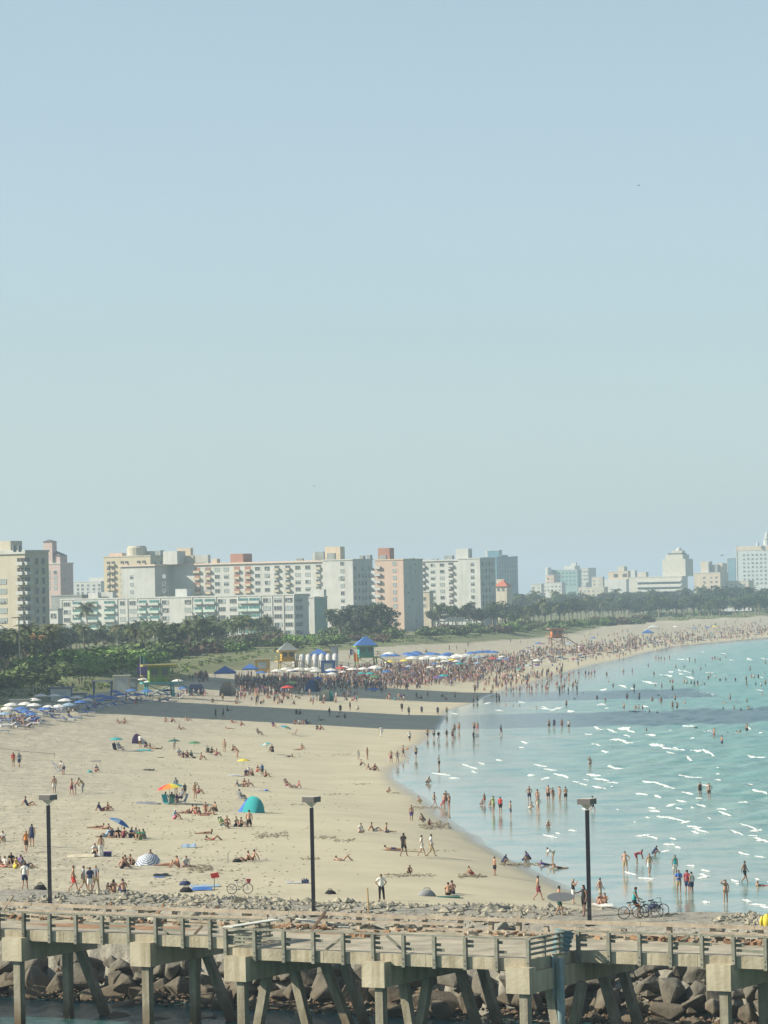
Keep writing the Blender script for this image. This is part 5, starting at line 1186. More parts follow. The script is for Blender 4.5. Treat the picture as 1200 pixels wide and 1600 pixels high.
P(562, 1301, 'cross', 40, 'tee', 'white', 'white', 0, 'b', 'person in white shirt, first of three sitting in a row on the tan sand'); P(584, 1299, 'lean', 80, 'trunks', 'grey', 'grey', 1, 'd', 'bare chested person leaning back, middle of three sitting in a row'); P(603, 1301, 'legs', 85, 'trunks', 'navy', 'navy', 1, 'd', 'bare chested person with straight legs, last of three sitting in a row')
P(643, 1283, 'stand', 10, 'trunks', 'purple', 'purple', 1, 'd', 'child in purple shorts standing next to the big heap of dug sand', .92); P(662, 1285, 'crouch', -60, 'trunks', 'grey', 'grey', 2, 'd', 'child bending over the big heap of dug sand', .95); P(671, 1291, 'crouch', 0, 'trunks', 'brown', 'brown', 2, 'd', 'small child crouching in front of the big heap of dug sand', .8)
P(606, 1239, 'crouch', 60, 'trunks', 'brown', 'brown', 1, 'd', 'child crouching alone on smooth sand near the wet edge', .75); P(657, 1255, 'crouch', -80, 'trunks', 'yellow', 'yellow', 1, 'd', 'child in yellow trunks crouching at the wet edge', .82)
P(679, 1261, 'walk', 80, 'bikini', 'maroon', 'black', 1, 'Ld', 'person in dark bikini stepping toward three others at the wet edge', .95); P(694, 1263, 'stand', 120, 'trunks', 'maroon', 'maroon', 1, 'd', 'person in dark red trunks, left of the huddle at the wet edge', .95); P(697, 1260, 'stand', 200, 'trunks', 'brown', 'brown', 1, 'd', 'person in brown trunks, half hidden in the huddle at the wet edge'); P(702, 1265, 'hip', -120, 'bikini', 'brown', 'brown', 1, 'b', 'person in brown bikini, right of the huddle at the wet edge', 1.0); P(689, 1261, 'crouch', 80, 'one', 'pink', 'pink', 0, 'b', 'small child in pink beside the huddle at the wet edge', .7)
# --- wet sheet and shallows near
W = .06
P(771, 1270, 'out', 60, 'tee', 'lime', 'khaki', 1, 'd', 'person in lime shirt standing in the wet sheet of water', 1.05, W); P(782, 1270, 'stand', 150, 'tee', 'red', 'black', 1, 'd', 'person in red shirt and black shorts beside the lime shirt', 1.0, W)
for x_, y_, pz_, c_, lb in ((752, 1258, 'crouch', 'navy', 'child crouching, leftmost of the small children by the lime shirt'), (757, 1256, 'stand', 'red', 'small child standing among the children by the lime shirt'), (765, 1259, 'crouch', 'grey', 'child crouching close under the arm of the lime shirt')): P(x_, y_, pz_, 40, 'trunks', c_, c_, 1, 'd', lb, .72, W)
P(798, 1277, 'stand', 90, 'trunks', 'navy', 'navy', 1, 'd', 'bare chested person in navy shorts standing at the edge of the wet sheet', 1.0, W)
P(827, 1252, 'akimbo', 10, 'trunks', 'navy', 'navy', 1, 'd', 'person in navy shorts with hands at hips, left end of the shallow water row', 1.03, .12); P(828, 1264, 'crouch', 80, 'trunks', 'white', 'white', 1, 'd', 'child in white shorts crouching below the shallow water row', .85, .1)
P(840, 1256, 'stand', 150, 'bikini', 'brown', 'brown', 1, 'Ld', 'person in brown bikini, second in the shallow water row', .98, .1); P(841, 1268, 'walk', 30, 'one', 'cream', 'cream', 0, 'Ld', 'person in pale swimsuit walking below the shallow water row', .98, .08)
P(857, 1252, 'hip', -40, 'trunks', 'black', 'black', 1, 'd', 'tall person in black shorts in the shallow water row', 1.1, .12); P(864, 1253, 'stand', 40, 'bikini', 'black', 'white', 1, 'Ld', 'person in white bikini bottom beside the tall black shorts', .98, .12); P(875, 1251, 'headup', -60, 'bikini', 'maroon', 'maroon', 1, 'Ld', 'person in dark red bikini with a hand at the head', .98, .12); P(884, 1252, 'fold', 190, 'trunks', 'black', 'black', 0, 'd', 'person in black shorts, right end of the shallow water row', 1.0, .12)
P(856, 1292, 'crouch', 20, 'trunks', 'black', 'black', 1, 'd', 'child crouching alone in the shallows below the row', .8, .1); P(922, 1200, 'headup', 20, 'bikini', 'black', 'black', 1, 'Ld', 'person in black bikini standing alone in knee deep water', 1.0, .3); P(926, 1268, 'walk', 90, 'trunks', 'navy', 'navy', 1, 'd', 'person walking behind the head of the east lamp post', 1.0, .1)
P(1094, 1245, 'stand', 10, 'one', 'black', 'black', 1, 'd', 'person in black swimsuit standing in the waves, left of a pair', 1.02, .12); P(1108, 1247, 'hip', -10, 'trunks', 'brown', 'brown', 0, 'd', 'bare chested person with a hand on the hip in the waves, right of a pair', 1.03, .12)
P(863, 1345, 'bend', -80, 'tee', 'white', 'cream', 1, 'd', 'child in white shirt bending over at the water edge', .95, W); P(819, 1347, 'crouch', 60, 'tee', 'grey', 'navy', 1, 'd', 'child crouching, left of two at a hole on the sand spit', .85); P(826, 1346, 'crouch', -60, 'tee', 'purple', 'navy', 2, 'd', 'child crouching, right of two at a hole on the sand spit', .95)
P(852, 1352, 'prone', -80, 'tee', 'purple', 'navy', 1, 'd', 'child in purple top lying on the stomach in the wash', .85, .02); P(872, 1357, 'prone', -85, 'trunks', 'black', 'black', 1, 'd', 'bare backed child lying on the stomach in the wash', .85, .02)
P(977, 1364, 'akimbo', -20, 'trunks', 'khaki', 'khaki', 0, 'd', 'bare chested person in khaki shorts with hands on hips in the shallows', 1.05, .05); P(996, 1349, 'bend', 80, 'tee', 'maroon', 'maroon', 2, 'd', 'child in dark red bent double in the shallows', .95, .06); P(1015, 1366, 'walk', 10, 'vest', 'khaki', 'white', 1, 'b', 'person in tan top stepping out of the shallows', 1.0, .05); P(1022, 1336, 'crouch', 70, 'tee', 'navy', 'navy', 1, 'd', 'child in navy shirt crouching at a foam streak', .9, .06)
P(1055, 1368, 'stand', 10, 'vest', 'teal', 'white', 1, 'Ld', 'person in turquoise top and white shorts standing in the shallows', .98, .06); P(1061, 1396, 'fold', -15, 'tee', 'blue', 'khaki', 1, 'b', 'person in blue shirt and khaki shorts standing in the shallows', 1.05, .05); P(1074, 1397, 'stand', 150, 'tee', 'maroon', 'navy', 1, 'd', 'person in dark red shirt in the shallows, close beside the white shirt', 1.08, .05); P(1081, 1397, 'stand', -140, 'vest', 'white', 'navy', 1, 'd', 'person in white vest in the shallows, close beside the dark red shirt', 1.0, .05)
P(1134, 1411, 'headup', 10, 'bikini', 'brown', 'brown', 1, 'Lb', 'person in brown bikini holding back long hair in the shallows', 1.02, .06); P(1164, 1379, 'walk', 60, 'trunks', 'black', 'black', 2, 'd', 'bare chested person in black shorts wading at the east edge', 1.02, .08); P(1192, 1384, 'prone', -80, 'trunks', 'red', 'red', 1, 'd', 'swimmer with only head and back above the water at the east edge', 1.0, .15)
# --- left sand, front groups
P(50, 1323, 'stand', 170, 'dress', 'navy', 'navy', 1, 'd', 'person in navy dress standing, taller of a pair', 1.08); P(41, 1332, 'walk', 20, 'vest', 'orange', 'brown', 1, 'b', 'person in orange top walking, shorter of a pair', 1.0)
P(6, 1315, 'sit', -30, 'tee', 'lgrey', 'cream', 1, 'd', 'person in grey shirt sitting alone at the west edge')
for x_, y_, pz_, rz_, of, c0, c1, sk, lb in ((3, 1355, 'lean', 60, 'trunks', 'red', 'red', 1, 'bare chested person leaning back, west end of the big seated group'), (10, 1355, 'cross', -30, 'tee', 'white', 'grey', 1, 'person in white in the big seated group at the west edge'), (17, 1350, 'sit', 20, 'tee', 'black', 'black', 2, 'person in black at the back of the big seated group at the west edge'), (24, 1357, 'sit', 60, 'dress', 'yellow', 'yellow', 1, 'person in yellow dress in the big seated group at the west edge'), (31, 1354, 'sit', 150, 'tee', 'purple', 'grey', 1, 'person in purple in the big seated group at the west edge'), (39, 1356, 'lean', 80, 'tee', 'grey', 'navy', 2, 'person in grey leaning, east end of the big seated group')): P(x_, y_, pz_, rz_, of, c0, c1, sk, 'd', lb)
P(147, 1335, 'sit', 40, 'tee', 'white', 'black', 1, 'd', 'person in white shirt sitting beside the white trousers and blue cooler'); P(158, 1339, 'stand', 185, 'bare_long', 'white', 'white', 1, 'Ld', 'bare backed person in white trousers standing by the blue cooler', 1.0)
for x_, y_, pz_, rz_, of, c0, c1, sk, lb in ((152, 1294, 'lie', -80, 'bikini', 'black', 'black', 1, 'person lying at the left of the blue parasol'), (163, 1296, 'prone', 70, 'bikini', 'maroon', 'maroon', 1, 'person lying on the stomach at the left of the blue parasol'), (166, 1308, 'lean', -60, 'tee', 'lblue', 'lblue', 0, 'person in pale blue under the blue parasol'), (175, 1309, 'cross', 0, 'tee', 'navy', 'navy', 1, 'person in navy sitting under the blue parasol'), (184, 1309, 'sit', 20, 'tee', 'black', 'black', 1, 'person in black sitting under the blue parasol'), (193, 1309, 'sit', 150, 'one', 'maroon', 'maroon', 1, 'person in dark red sitting at the right foot of the blue parasol'),
        (204, 1309, 'sit', 60, 'tee', 'navy', 'navy', 1, 'person in navy, left of four sitting right of the blue parasol'), (212, 1309, 'sit', 20, 'tee', 'white', 'grey', 1, 'person in white, second of four sitting right of the blue parasol'), (219, 1312, 'sit', -20, 'tee', 'green', 'green', 1, 'person in green, third of four sitting right of the blue parasol'), (226, 1311, 'sit', -50, 'tee', 'dgreen', 'grey', 2, 'person in dark green, last of four sitting right of the blue parasol'),
        (190, 1357, 'sit', 120, 'trunks', 'black', 'black', 2, 'dark haired person sitting left of the striped parasol'), (198, 1354, 'sit', -120, 'trunks', 'maroon', 'maroon', 1, 'person in dark red trunks sitting nearest the striped parasol'), (206, 1351, 'lean', 150, 'trunks', 'brown', 'brown', 2, 'tanned person leaning close behind the striped parasol'), (235, 1345, 'sit', 10, 'trunks', 'navy', 'navy', 2, 'person whose head shows over the striped parasol'),
        (258, 1353, 'lie', -80, 'bikini', 'orange', 'orange', 0, 'person lying right of the striped parasol'), (279, 1355, 'sit', -60, 'bikini', 'red', 'red', 1, 'reddish person sitting beside the pile of dug sand, left of a pair'), (290, 1355, 'cross', 20, 'tee', 'lgrey', 'lgrey', 0, 'person in pale top sitting beside the pile of dug sand, right of a pair'),
        (321, 1303, 'lie', -85, 'bikini', 'brown', 'brown', 1, 'sunbather lying flat, upper of two on the tan sand'), (333, 1313, 'liek', 90, 'bikini', 'red', 'red', 1, 'sunbather in red with knees up, lower of two on the tan sand'), (384, 1346, 'lean', -80, 'bikini', 'black', 'black', 1, 'person leaning back near the black bag, left of a pair'), (394, 1344, 'lean', -60, 'trunks', 'brown', 'brown', 1, 'person leaning back near the black bag, right of a pair')): P(x_, y_, pz_, rz_, of, c0, c1, sk, rnd.choice(('d', 'b', 'Ld') if of in ('bikini', 'one') else ('d',)), lb)
# --- middle left sand
for x_, y_, pz_, rz_, of, c0, c1, sk, hr, sc, lb in (
 (21, 1198, 'walk', 190, 'tee', 'red', 'khaki', 1, 'd', 1.0, 'person with red back and khaki shorts walking away with a companion'), (30, 1199, 'walk', 200, 'tee', 'grey', 'navy', 1, 'd', 1.03, 'person in grey shirt walking away beside the red back'),
 (99, 1211, 'stoop', -40, 'tee', 'white', 'navy', 1, 'd', 1.1, 'person in white shirt stooping by the blue beach chair'), (150, 1206, 'sit', 30, 'tee', 'grey', 'maroon', 1, 'd', 1.0, 'person sitting under a small grey chair canopy'),
 (85, 1239, 'stand', 190, 'trunks', 'white', 'white', 1, 'd', 1.05, 'bare backed person with a white towel, alone left of three playing'), (112, 1242, 'reach', 60, 'trunks', 'maroon', 'maroon', 1, 'd', 1.0, 'person in dark red trunks, left of three playing'), (118, 1240, 'stoop', 90, 'trunks', 'grey', 'grey', 1, 'd', 1.0, 'person stooping, middle of three playing'), (129, 1239, 'stoop', -90, 'long', 'khaki', 'grey', 1, 'd', 1.05, 'person in grey trousers, right of three playing'),
 (43, 1259, 'lean', 80, 'one', 'navy', 'navy', 1, 'd', 1.1, 'person in striped navy reclining alone on the left sand'), (158, 1267, 'lean', 85, 'tee', 'navy', 'maroon', 2, 'd', 1.05, 'person in navy sitting alone with a long shadow'), (167, 1266, 'sit', 60, 'trunks', 'brown', 'brown', 1, 'd', .9, 'person sitting close beside the navy sitter'),
 (179, 1172, 'chair', 20, 'tee', 'black', 'black', 2, 'd', 1.0, 'person in black in a chair under the turquoise parasol, left'), (187, 1172, 'chair', 60, 'tee', 'grey', 'black', 1, 'd', 1.0, 'person in grey in a chair under the turquoise parasol, right'),
 (219, 1169, 'stand', 150, 'tee', 'white', 'brown', 1, 'd', 1.1, 'person in white top standing at the purple tent'), (227, 1168, 'sit', 20, 'tee', 'navy', 'navy', 2, 'd', 1.1, 'person in navy sitting at the purple tent'), (236, 1170, 'lean', 60, 'bikini', 'maroon', 'maroon', 1, 'd', 1.0, 'person leaning back right of the purple tent'), (247, 1171, 'lie', -85, 'trunks', 'black', 'black', 2, 'd', 1.0, 'person lying right of the purple tent'),
 (272, 1172, 'stand', 10, 'vest', 'white', 'cream', 0, 'w', 1.08, 'person in a white hat standing behind the dark green parasol'), (280, 1183, 'chair', 20, 'tee', 'lgrey', 'navy', 1, 'd', 1.1, 'person in grey seated below the dark green parasol'), (286, 1184, 'sit', 10, 'tee', 'navy', 'navy', 1, 'd', 1.0, 'person in navy seated below the dark green parasol'), (293, 1183, 'sit', -20, 'trunks', 'brown', 'brown', 2, 'd', 1.1, 'brown backed person seated right of the dark green parasol'), (300, 1182, 'sit', -60, 'tee', 'dgreen', 'black', 2, 'd', 1.0, 'person in dark green seated at the end of the parasol group'), (313, 1187, 'sit', 80, 'bikini', 'black', 'black', 1, 'd', 1.1, 'person in black bikini sitting alone below the green parasols'),
 (325, 1176, 'cross', 0, 'tee', 'dgreen', 'black', 2, 'd', 1.0, 'person in dark green sitting by an upright stick'), (330, 1177, 'sit', 60, 'tee', 'black', 'black', 1, 'd', 1.0, 'person in black sitting next to an upright stick'), (337, 1181, 'sit', 80, 'trunks', 'maroon', 'maroon', 1, 'd', 1.1, 'reddish person sitting right of the upright stick'), (351, 1175, 'stand', 160, 'trunks', 'khaki', 'khaki', 1, 'd', 1.05, 'bare backed person in khaki trunks standing alone'), (363, 1173, 'sit', 60, 'trunks', 'brown', 'brown', 1, 'd', 1.0, 'person sitting behind the stooping long haired walker'), (371, 1184, 'stoop', -60, 'bikini', 'brown', 'brown', 1, 'Ld', 1.05, 'person with long hair stooping as she walks by the yellow parasol'.replace(' she', ' they').replace('they walks', 'they walk')),
 (384, 1212, 'cross', 20, 'tee', 'navy', 'pink', 1, 'd', 1.0, 'person on a pink towel under the yellow parasol'), (389, 1210, 'sit', 0, 'tee', 'white', 'grey', 1, 'w', 1.1, 'person in white hat under the yellow parasol'), (395, 1212, 'sit', -40, 'trunks', 'brown', 'brown', 2, 'd', 1.0, 'tanned person at the right of the yellow parasol'),
 (373, 1229, 'lean', 80, 'tee', 'grey', 'grey', 1, 'd', .9, 'person leaning, left of a trio below the yellow parasol'), (381, 1229, 'sit', 30, 'trunks', 'black', 'black', 1, 'd', 1.1, 'person sitting up, middle of a trio below the yellow parasol'), (387, 1229, 'sit', 80, 'bikini', 'maroon', 'maroon', 1, 'b', .95, 'person in dark red, right of a trio below the yellow parasol'), (376, 1250, 'chair', 120, 'tee', 'grey', 'grey', 2, 'd', 1.05, 'person in grey on a low chair left of the turquoise tent'),
 (275, 1240, 'stand', 180, 'tee', 'grey', 'black', 2, 'd', 1.0, 'person standing behind the rainbow parasol'), (289, 1243, 'stand', 170, 'tee', 'black', 'black', 2, 'd', .75, 'small dark child standing right of the rainbow parasol'), (305, 1248, 'headup', -150, 'bikini', 'yellow', 'orange', 1, 'b', 1.0, 'person in yellow bikini with one arm raised'), (309, 1240, 'sit', 60, 'trunks', 'maroon', 'maroon', 1, 'd', 1.0, 'person sitting behind the yellow bikini'),
 (260, 1256, 'chair', 30, 'tee', 'teal', 'navy', 2, 'd', 1.1, 'person in teal in a chair under the rainbow parasol'), (269, 1256, 'chair', 10, 'tee', 'maroon', 'black', 1, 'd', 1.1, 'person in dark red in a chair under the rainbow parasol'), (277, 1255, 'sit', -20, 'tee', 'purple', 'grey', 1, 'd', 1.1, 'person in purple sitting under the rainbow parasol'), (283, 1251, 'chair', -40, 'tee', 'grey', 'navy', 1, 'd', 1.1, 'person in grey in a chair right of the rainbow pole'),
 (287, 1271, 'lie', -80, 'bikini', 'brown', 'brown', 0, 'b', 1.0, 'person lying at the left of the big tanned group'), (298, 1271, 'lean', -60, 'bikini', 'red', 'red', 1, 'd', 1.05, 'person in red at the left of the big tanned group'), (306, 1272, 'sit', 20, 'trunks', 'red', 'red', 1, 'd', 1.05, 'person in red trunks in the middle of the big tanned group'), (314, 1275, 'lean', 60, 'bikini', 'maroon', 'maroon', 2, 'd', 1.0, 'person in dark red at the front of the big tanned group'), (321, 1268, 'sit', 10, 'bikini', 'pink', 'pink', 1, 'd', 1.05, 'person in pink in the big tanned group'), (326, 1273, 'prone', 80, 'trunks', 'maroon', 'maroon', 1, 'd', 1.0, 'person lying at the front right of the big tanned group'), (338, 1268, 'sit', -60, 'trunks', 'brown', 'brown', 1, 'd', 1.1, 'person sitting apart at the right of the big tanned group'),
 (272, 1280, 'sit', 60, 'tee', 'lblue', 'pink', 1, 'w', 1.05, 'person in sun hat and pale blue shirt on a pink towel'),
 (347, 1294, 'chair', 60, 'tee', 'lime', 'dgreen', 1, 'w', 1.0, 'person in lime in a low green chair'), (354, 1291, 'sit', 20, 'trunks', 'navy', 'navy', 0, 'd', 1.1, 'pale bare chested person sitting right of the green chair'), (368, 1291, 'sit', 40, 'tee', 'cream', 'navy', 0, 'd', 1.0, 'person in cream sitting in the middle of the row'), (375, 1292, 'sit', 60, 'trunks', 'black', 'black', 1, 'd', 1.0, 'bare backed person sitting next to the kneeling black trunks'), (389, 1291, 'kneel', 170, 'trunks', 'black', 'black', 1, 'd', 1.2, 'bare backed person in black trunks kneeling at the end of the row'),
 (404, 1148, 'chair', 80, 'tee', 'brown', 'brown', 2, 'd', 1.0, 'person in a brown chair left of the multicoloured parasol'), (426, 1175, 'sit', -30, 'tee', 'black', 'black', 2, 'd', 1.2, 'person in black sitting right of the pale green parasol'), (471, 1171, 'sit', 40, 'bikini', 'pink', 'red', 1, 'd', 1.0, 'person on a pink towel alone on the middle sand'), (466, 1172, 'lie', -80, 'bikini', 'pink', 'red', 1, 'd', .9, 'person lying on a pink towel beside a seated one'), (402, 1206, 'sit', 30, 'trunks', 'red', 'red', 1, 'd', 1.0, 'person sitting left of the standing child in blue'), (410, 1212, 'stand', 30, 'tee', 'blue', 'black', 2, 'd', .85, 'child in blue standing among sitters on the middle sand'), (414, 1214, 'sit', 60, 'trunks', 'brown', 'brown', 1, 'd', 1.0, 'person sitting right of the standing child in blue'),
 (448, 1231, 'chair', 60, 'trunks', 'maroon', 'maroon', 1, 'd', 1.0, 'person in a low chair facing a companion, left one'), (464, 1231, 'lean', -80, 'bikini', 'maroon', 'maroon', 1, 'd', 1.0, 'person leaning back facing a companion, right one'), (452, 1183, 'prone', 80, 'trunks', 'black', 'black', 2, 'd', .9, 'person lying face down alone on the middle sand'),
 (560, 1187, 'stand', 20, 'vest', 'white', 'white', 1, 'd', .8, 'small child in white standing on the smooth sand'), (574, 1187, 'hip', 60, 'bikini', 'brown', 'brown', 1, 'Ld', 1.0, 'person in brown bikini standing near the child in white'), (563, 1196, 'sit', 90, 'trunks', 'black', 'black', 1, 'd', .95, 'person sitting left of the pair on the smooth sand'), (578, 1203, 'lean', 80, 'bikini', 'black', 'black', 1, 'd', 1.0, 'person leaning back in the pair on the smooth sand'), (585, 1204, 'sit', 40, 'tee', 'maroon', 'black', 2, 'd', 1.05, 'person in dark red in the pair on the smooth sand'),
 (596, 1152, 'walk', 200, 'long', 'white', 'white', 2, 'd', 1.05, 'person all in white walking on the sand below the shadow'), (640, 1160, 'walk', 20, 'tee', 'white', 'black', 1, 'd', 1.02, 'person in white shirt and black shorts walking by the wet edge'), (611, 1192, 'akimbo', 0, 'trunks', 'maroon', 'maroon', 1, 'd', 1.0, 'person in dark red trunks with hands on hips on smooth sand'), (621, 1192, 'akimbo', 20, 'one', 'grey', 'grey', 1, 'd', .98, 'person in grey swimsuit with hands on hips on smooth sand'), (630, 1183, 'walk', 80, 'trunks', 'black', 'black', 1, 'd', 1.0, 'bare chested person in black shorts walking with an orange ball'), (650, 1185, 'walk', 190, 'tee', 'khaki', 'navy', 1, 'd', 1.0, 'person with a blue bag walking away at the wet edge')): P(x_, y_, pz_, rz_, of, c0, c1, sk, hr, lb, sc)
# --- shallows by the tower shadow
for x_, y_, pz_, rz_, of, c0, c1, sk, lb in ((668, 1154, 'walk', 20, 'trunks', 'navy', 'navy', 1, 'person in navy trunks, westmost wading below the shadow'), (678, 1154, 'stand', 160, 'tee', 'grey', 'black', 1, 'person in grey shirt wading below the shadow'), (685, 1157, 'stoop', 10, 'tee', 'black', 'white', 2, 'person in black stooping in the water below the shadow'), (698, 1155, 'walk', 20, 'one', 'black', 'black', 1, 'person in black swimsuit wading below the shadow'), (707, 1155, 'stand', 30, 'trunks', 'maroon', 'maroon', 1, 'person in dark red trunks wading below the shadow'), (710, 1146, 'stand', 0, 'trunks', 'brown', 'brown', 2, 'person in brown trunks wading at the shadow edge'), (717, 1143, 'stand', 0, 'trunks', 'orange', 'orange', 0, 'pale person in orange trunks at the shadow edge'),
        (740, 1159, 'carry', 60, 'long', 'black', 'black', 2, 'surfer in black wetsuit carrying a white board'), (741, 1143, 'stand', 10, 'trunks', 'navy', 'navy', 1, 'person in navy trunks, left of two at the shadow edge'), (746, 1143, 'stand', -10, 'trunks', 'pink', 'pink', 1, 'person in pink trunks, right of two at the shadow edge'), (783, 1148, 'walk', 80, 'tee', 'navy', 'maroon', 2, 'person in dark clothes running through the shallows'), (686, 1199, 'stand', 60, 'vest', 'white', 'black', 2, 'person in white vest wading by a line of foam'), (668, 1224, 'crouch', 60, 'trunks', 'black', 'black', 2, 'dark child crouching in the wet sheet'),
        (858, 1139, 'stand', 20, 'trunks', 'black', 'black', 1, 'person in black, left of the four in the shadow band on the water'), (866, 1138, 'stand', -20, 'tee', 'navy', 'black', 2, 'person in navy, second of the four in the shadow band'), (878, 1138, 'stand', 20, 'trunks', 'maroon', 'maroon', 1, 'person in dark red, third of the four in the shadow band'), (889, 1140, 'stand', -30, 'tee', 'lgrey', 'black', 1, 'person in pale shirt, last of the four in the shadow band'),
        (628, 1112, 'stand', 0, 'tee', 'black', 'black', 2, 'person in black at the tip of the sunlit strip'), (639, 1118, 'stand', 10, 'trunks', 'navy', 'navy', 2, 'dark person wading at the tip of the sunlit strip'), (659, 1116, 'stand', 0, 'tee', 'navy', 'navy', 1, 'person in navy wading east of the sunlit strip'), (684, 1117, 'stand', 0, 'tee', 'navy', 'black', 1, 'broad person in navy wading further east of the strip'), (698, 1117, 'stand', 20, 'trunks', 'green', 'green', 1, 'person in green wading further east of the strip')): P(x_, y_, pz_, rz_, of, c0, c1, sk, 'd', lb, 1.0, .12 if x_ > 655 else 0.0)
# --- upper sand, sunlit strip and shadow
for x_, y_, pz_, rz_, of, c0, c1, sk, lb in ((186, 1130, 'lean', 80, 'bikini', 'red', 'red', 1, 'person leaning back, left of a pair near the parasol rows'), (194, 1130, 'sit', 40, 'trunks', 'brown', 'brown', 1, 'person sitting, right of a pair near the parasol rows'), (258, 1128, 'sit', 40, 'bikini', 'black', 'black', 1, 'person sitting, left of two below the tower shadow'), (268, 1128, 'sit', 60, 'trunks', 'maroon', 'maroon', 1, 'person sitting, right of two below the tower shadow'), (293, 1126, 'lean', 80, 'bikini', 'cream', 'cream', 0, 'pale person leaning back at the shadow edge'), (282, 1140, 'lean', 80, 'bikini', 'black', 'black', 1, 'person leaning back alone below the shadow edge'),
        (332, 1097, 'sit', 20, 'tee', 'black', 'black', 2, 'person in black sitting in the tower shadow'), (337, 1123, 'reach', 80, 'tee', 'black', 'black', 2, 'dark person standing in shadow, left of two playing'), (349, 1122, 'walk', -80, 'tee', 'navy', 'black', 2, 'dark person standing in shadow, right of two playing'), (355, 1111, 'legs', 85, 'tee', 'navy', 'black', 2, 'person sitting in shadow behind the two playing'), (364, 1130, 'lean', 70, 'bikini', 'red', 'red', 1, 'person in red leaning back at the shadow edge'), (376, 1134, 'sit', 60, 'trunks', 'maroon', 'maroon', 1, 'person in dark red sitting below the shadow edge'), (358, 1139, 'lie', 85, 'bikini', 'red', 'red', 1, 'person in red lying below the shadow edge'), (348, 1096, 'stand', 10, 'tee', 'khaki', 'brown', 2, 'person standing at the left of the grey dome tent'), (369, 1100, 'lean', 60, 'trunks', 'brown', 'brown', 1, 'person leaning back right of the grey dome tent'),
        (427, 1137, 'chair', 40, 'tee', 'purple', 'maroon', 1, 'person in a chair left of the pair of huddled sitters'), (461, 1132, 'sit', 20, 'tee', 'maroon', 'black', 1, 'person, first of a row sitting at the shadow edge'), (468, 1132, 'sit', 0, 'tee', 'white', 'black', 1, 'person in white, second of a row sitting at the shadow edge'), (474, 1132, 'sit', 10, 'trunks', 'brown', 'brown', 1, 'person, third of a row sitting at the shadow edge'), (480, 1131, 'lean', 60, 'tee', 'navy', 'navy', 2, 'person, last of a row sitting at the shadow edge'), (495, 1140, 'sit', 20, 'tee', 'dgreen', 'navy', 2, 'person in dark green sitting, left of two by the shadow'), (500, 1140, 'sit', 60, 'trunks', 'maroon', 'maroon', 1, 'person in dark red sitting, right of two by the shadow'),
        (463, 1116, 'sit', 10, 'tee', 'black', 'black', 2, 'dark person sitting in shadow, left of two'), (468, 1116, 'sit', 30, 'tee', 'grey', 'black', 2, 'dark person sitting in shadow, right of two'), (501, 1126, 'lean', 70, 'tee', 'lgrey', 'black', 1, 'person in grey leaning back in the middle of the shadow'), (515, 1120, 'walk', 60, 'tee', 'black', 'black', 2, 'dark person walking in shadow among the sitters'), (527, 1122, 'crouch', 60, 'tee', 'white', 'black', 2, 'person in white crouching in the shadow'), (532, 1115, 'stand', 10, 'tee', 'black', 'black', 2, 'dark person standing in the shadow, tallest there'), (539, 1122, 'sit', 0, 'tee', 'grey', 'black', 2, 'person sitting right of the crouching white shirt'), (547, 1110, 'stand', 60, 'dress', 'black', 'black', 2, 'dark person standing on the sunlit strip'), (558, 1110, 'crouch', 40, 'tee', 'white', 'brown', 1, 'person crouching beside the dark stander on the strip')): P(x_, y_, pz_, rz_, of, c0, c1, sk, 'd', lb)
print('near people', NP)
# ------------------------------------------------------------------ parasols, tents, loungers, huts and other beach things
STK = mat('pole_white', (.5, .5, .48), .6, 0)
def parasol(px, py, diam, h, cols, label, group=None, tilt=0.0, tz=0.0, low=False, depth=.34):
    """foot at image point px, py; panels take the colours in turn"""
    g = ground(px, py); e = empty('beach_parasol', (g.x, g.y, g.z - .05)); tag(e, label, 'parasol', group)
    r = diam / 2; n_ = 8
    if not low: mb = MB(); mb.tube([(0, 0, 0), (0, 0, h)], .025, 5, STK); mb.build('pole', None, e)
    R_ = Matrix.Rotation(rad(tz), 3, 'Z') @ Matrix.Rotation(rad(tilt), 3, 'Y')
    ncol = len(cols); mbs = [MB() for _ in range(ncol)]
    for k in range(n_):
        a0, a1 = 2 * math.pi * k / n_, 2 * math.pi * (k + 1) / n_; mb = mbs[k % ncol]; vs = []
        for q, zz in ((0.02, 0), (.35, -.06), (.7, -.19), (1.0, -.36)):
            for a in (a0, (a0 + a1) / 2, a1):
                sag = .93 if a == (a0 + a1) / 2 else 1
                vs.append(R_ @ Vector((math.cos(a) * r * q * sag, math.sin(a) * r * q * sag, zz * diam * depth / .72)) + Vector((0, 0, h)))
        mb.add(vs, [(i * 3 + j, (i + 1) * 3 + j, (i + 1) * 3 + j + 1, i * 3 + j + 1) for i in range(3) for j in range(2)], cloth(cols[k % ncol]))
    for mb in mbs: mb.build('canopy_panel' if ncol > 1 else 'canopy', None, e)
    mb = MB(); mb.tube([R_ @ Vector((0, 0, -.02)) + Vector((0, 0, h)), R_ @ Vector((0, 0, .09)) + Vector((0, 0, h))], [.03, .01], 5, STK); mb.build('tip', None, e)
    return e
parasol(182, 1172, 1.9, 1.75, ['teal'], 'turquoise parasol over two people in chairs on the upper left sand'); parasol(272, 1175, 1.8, 1.75, ['dgreen'], 'dark green parasol with a white hatted person behind it'); parasol(304, 1178, 1.8, 1.75, ['green'], 'green parasol standing free, right of the dark green one')
parasol(381, 1207, 1.7, 1.75, ['yellow'], 'bright yellow parasol over three sitting people'); parasol(265, 1256, 2.7, 2.05, ['red', 'orange', 'yellow', 'teal'], 'large rainbow parasol in red, orange, yellow and green', tilt=-8, tz=10)
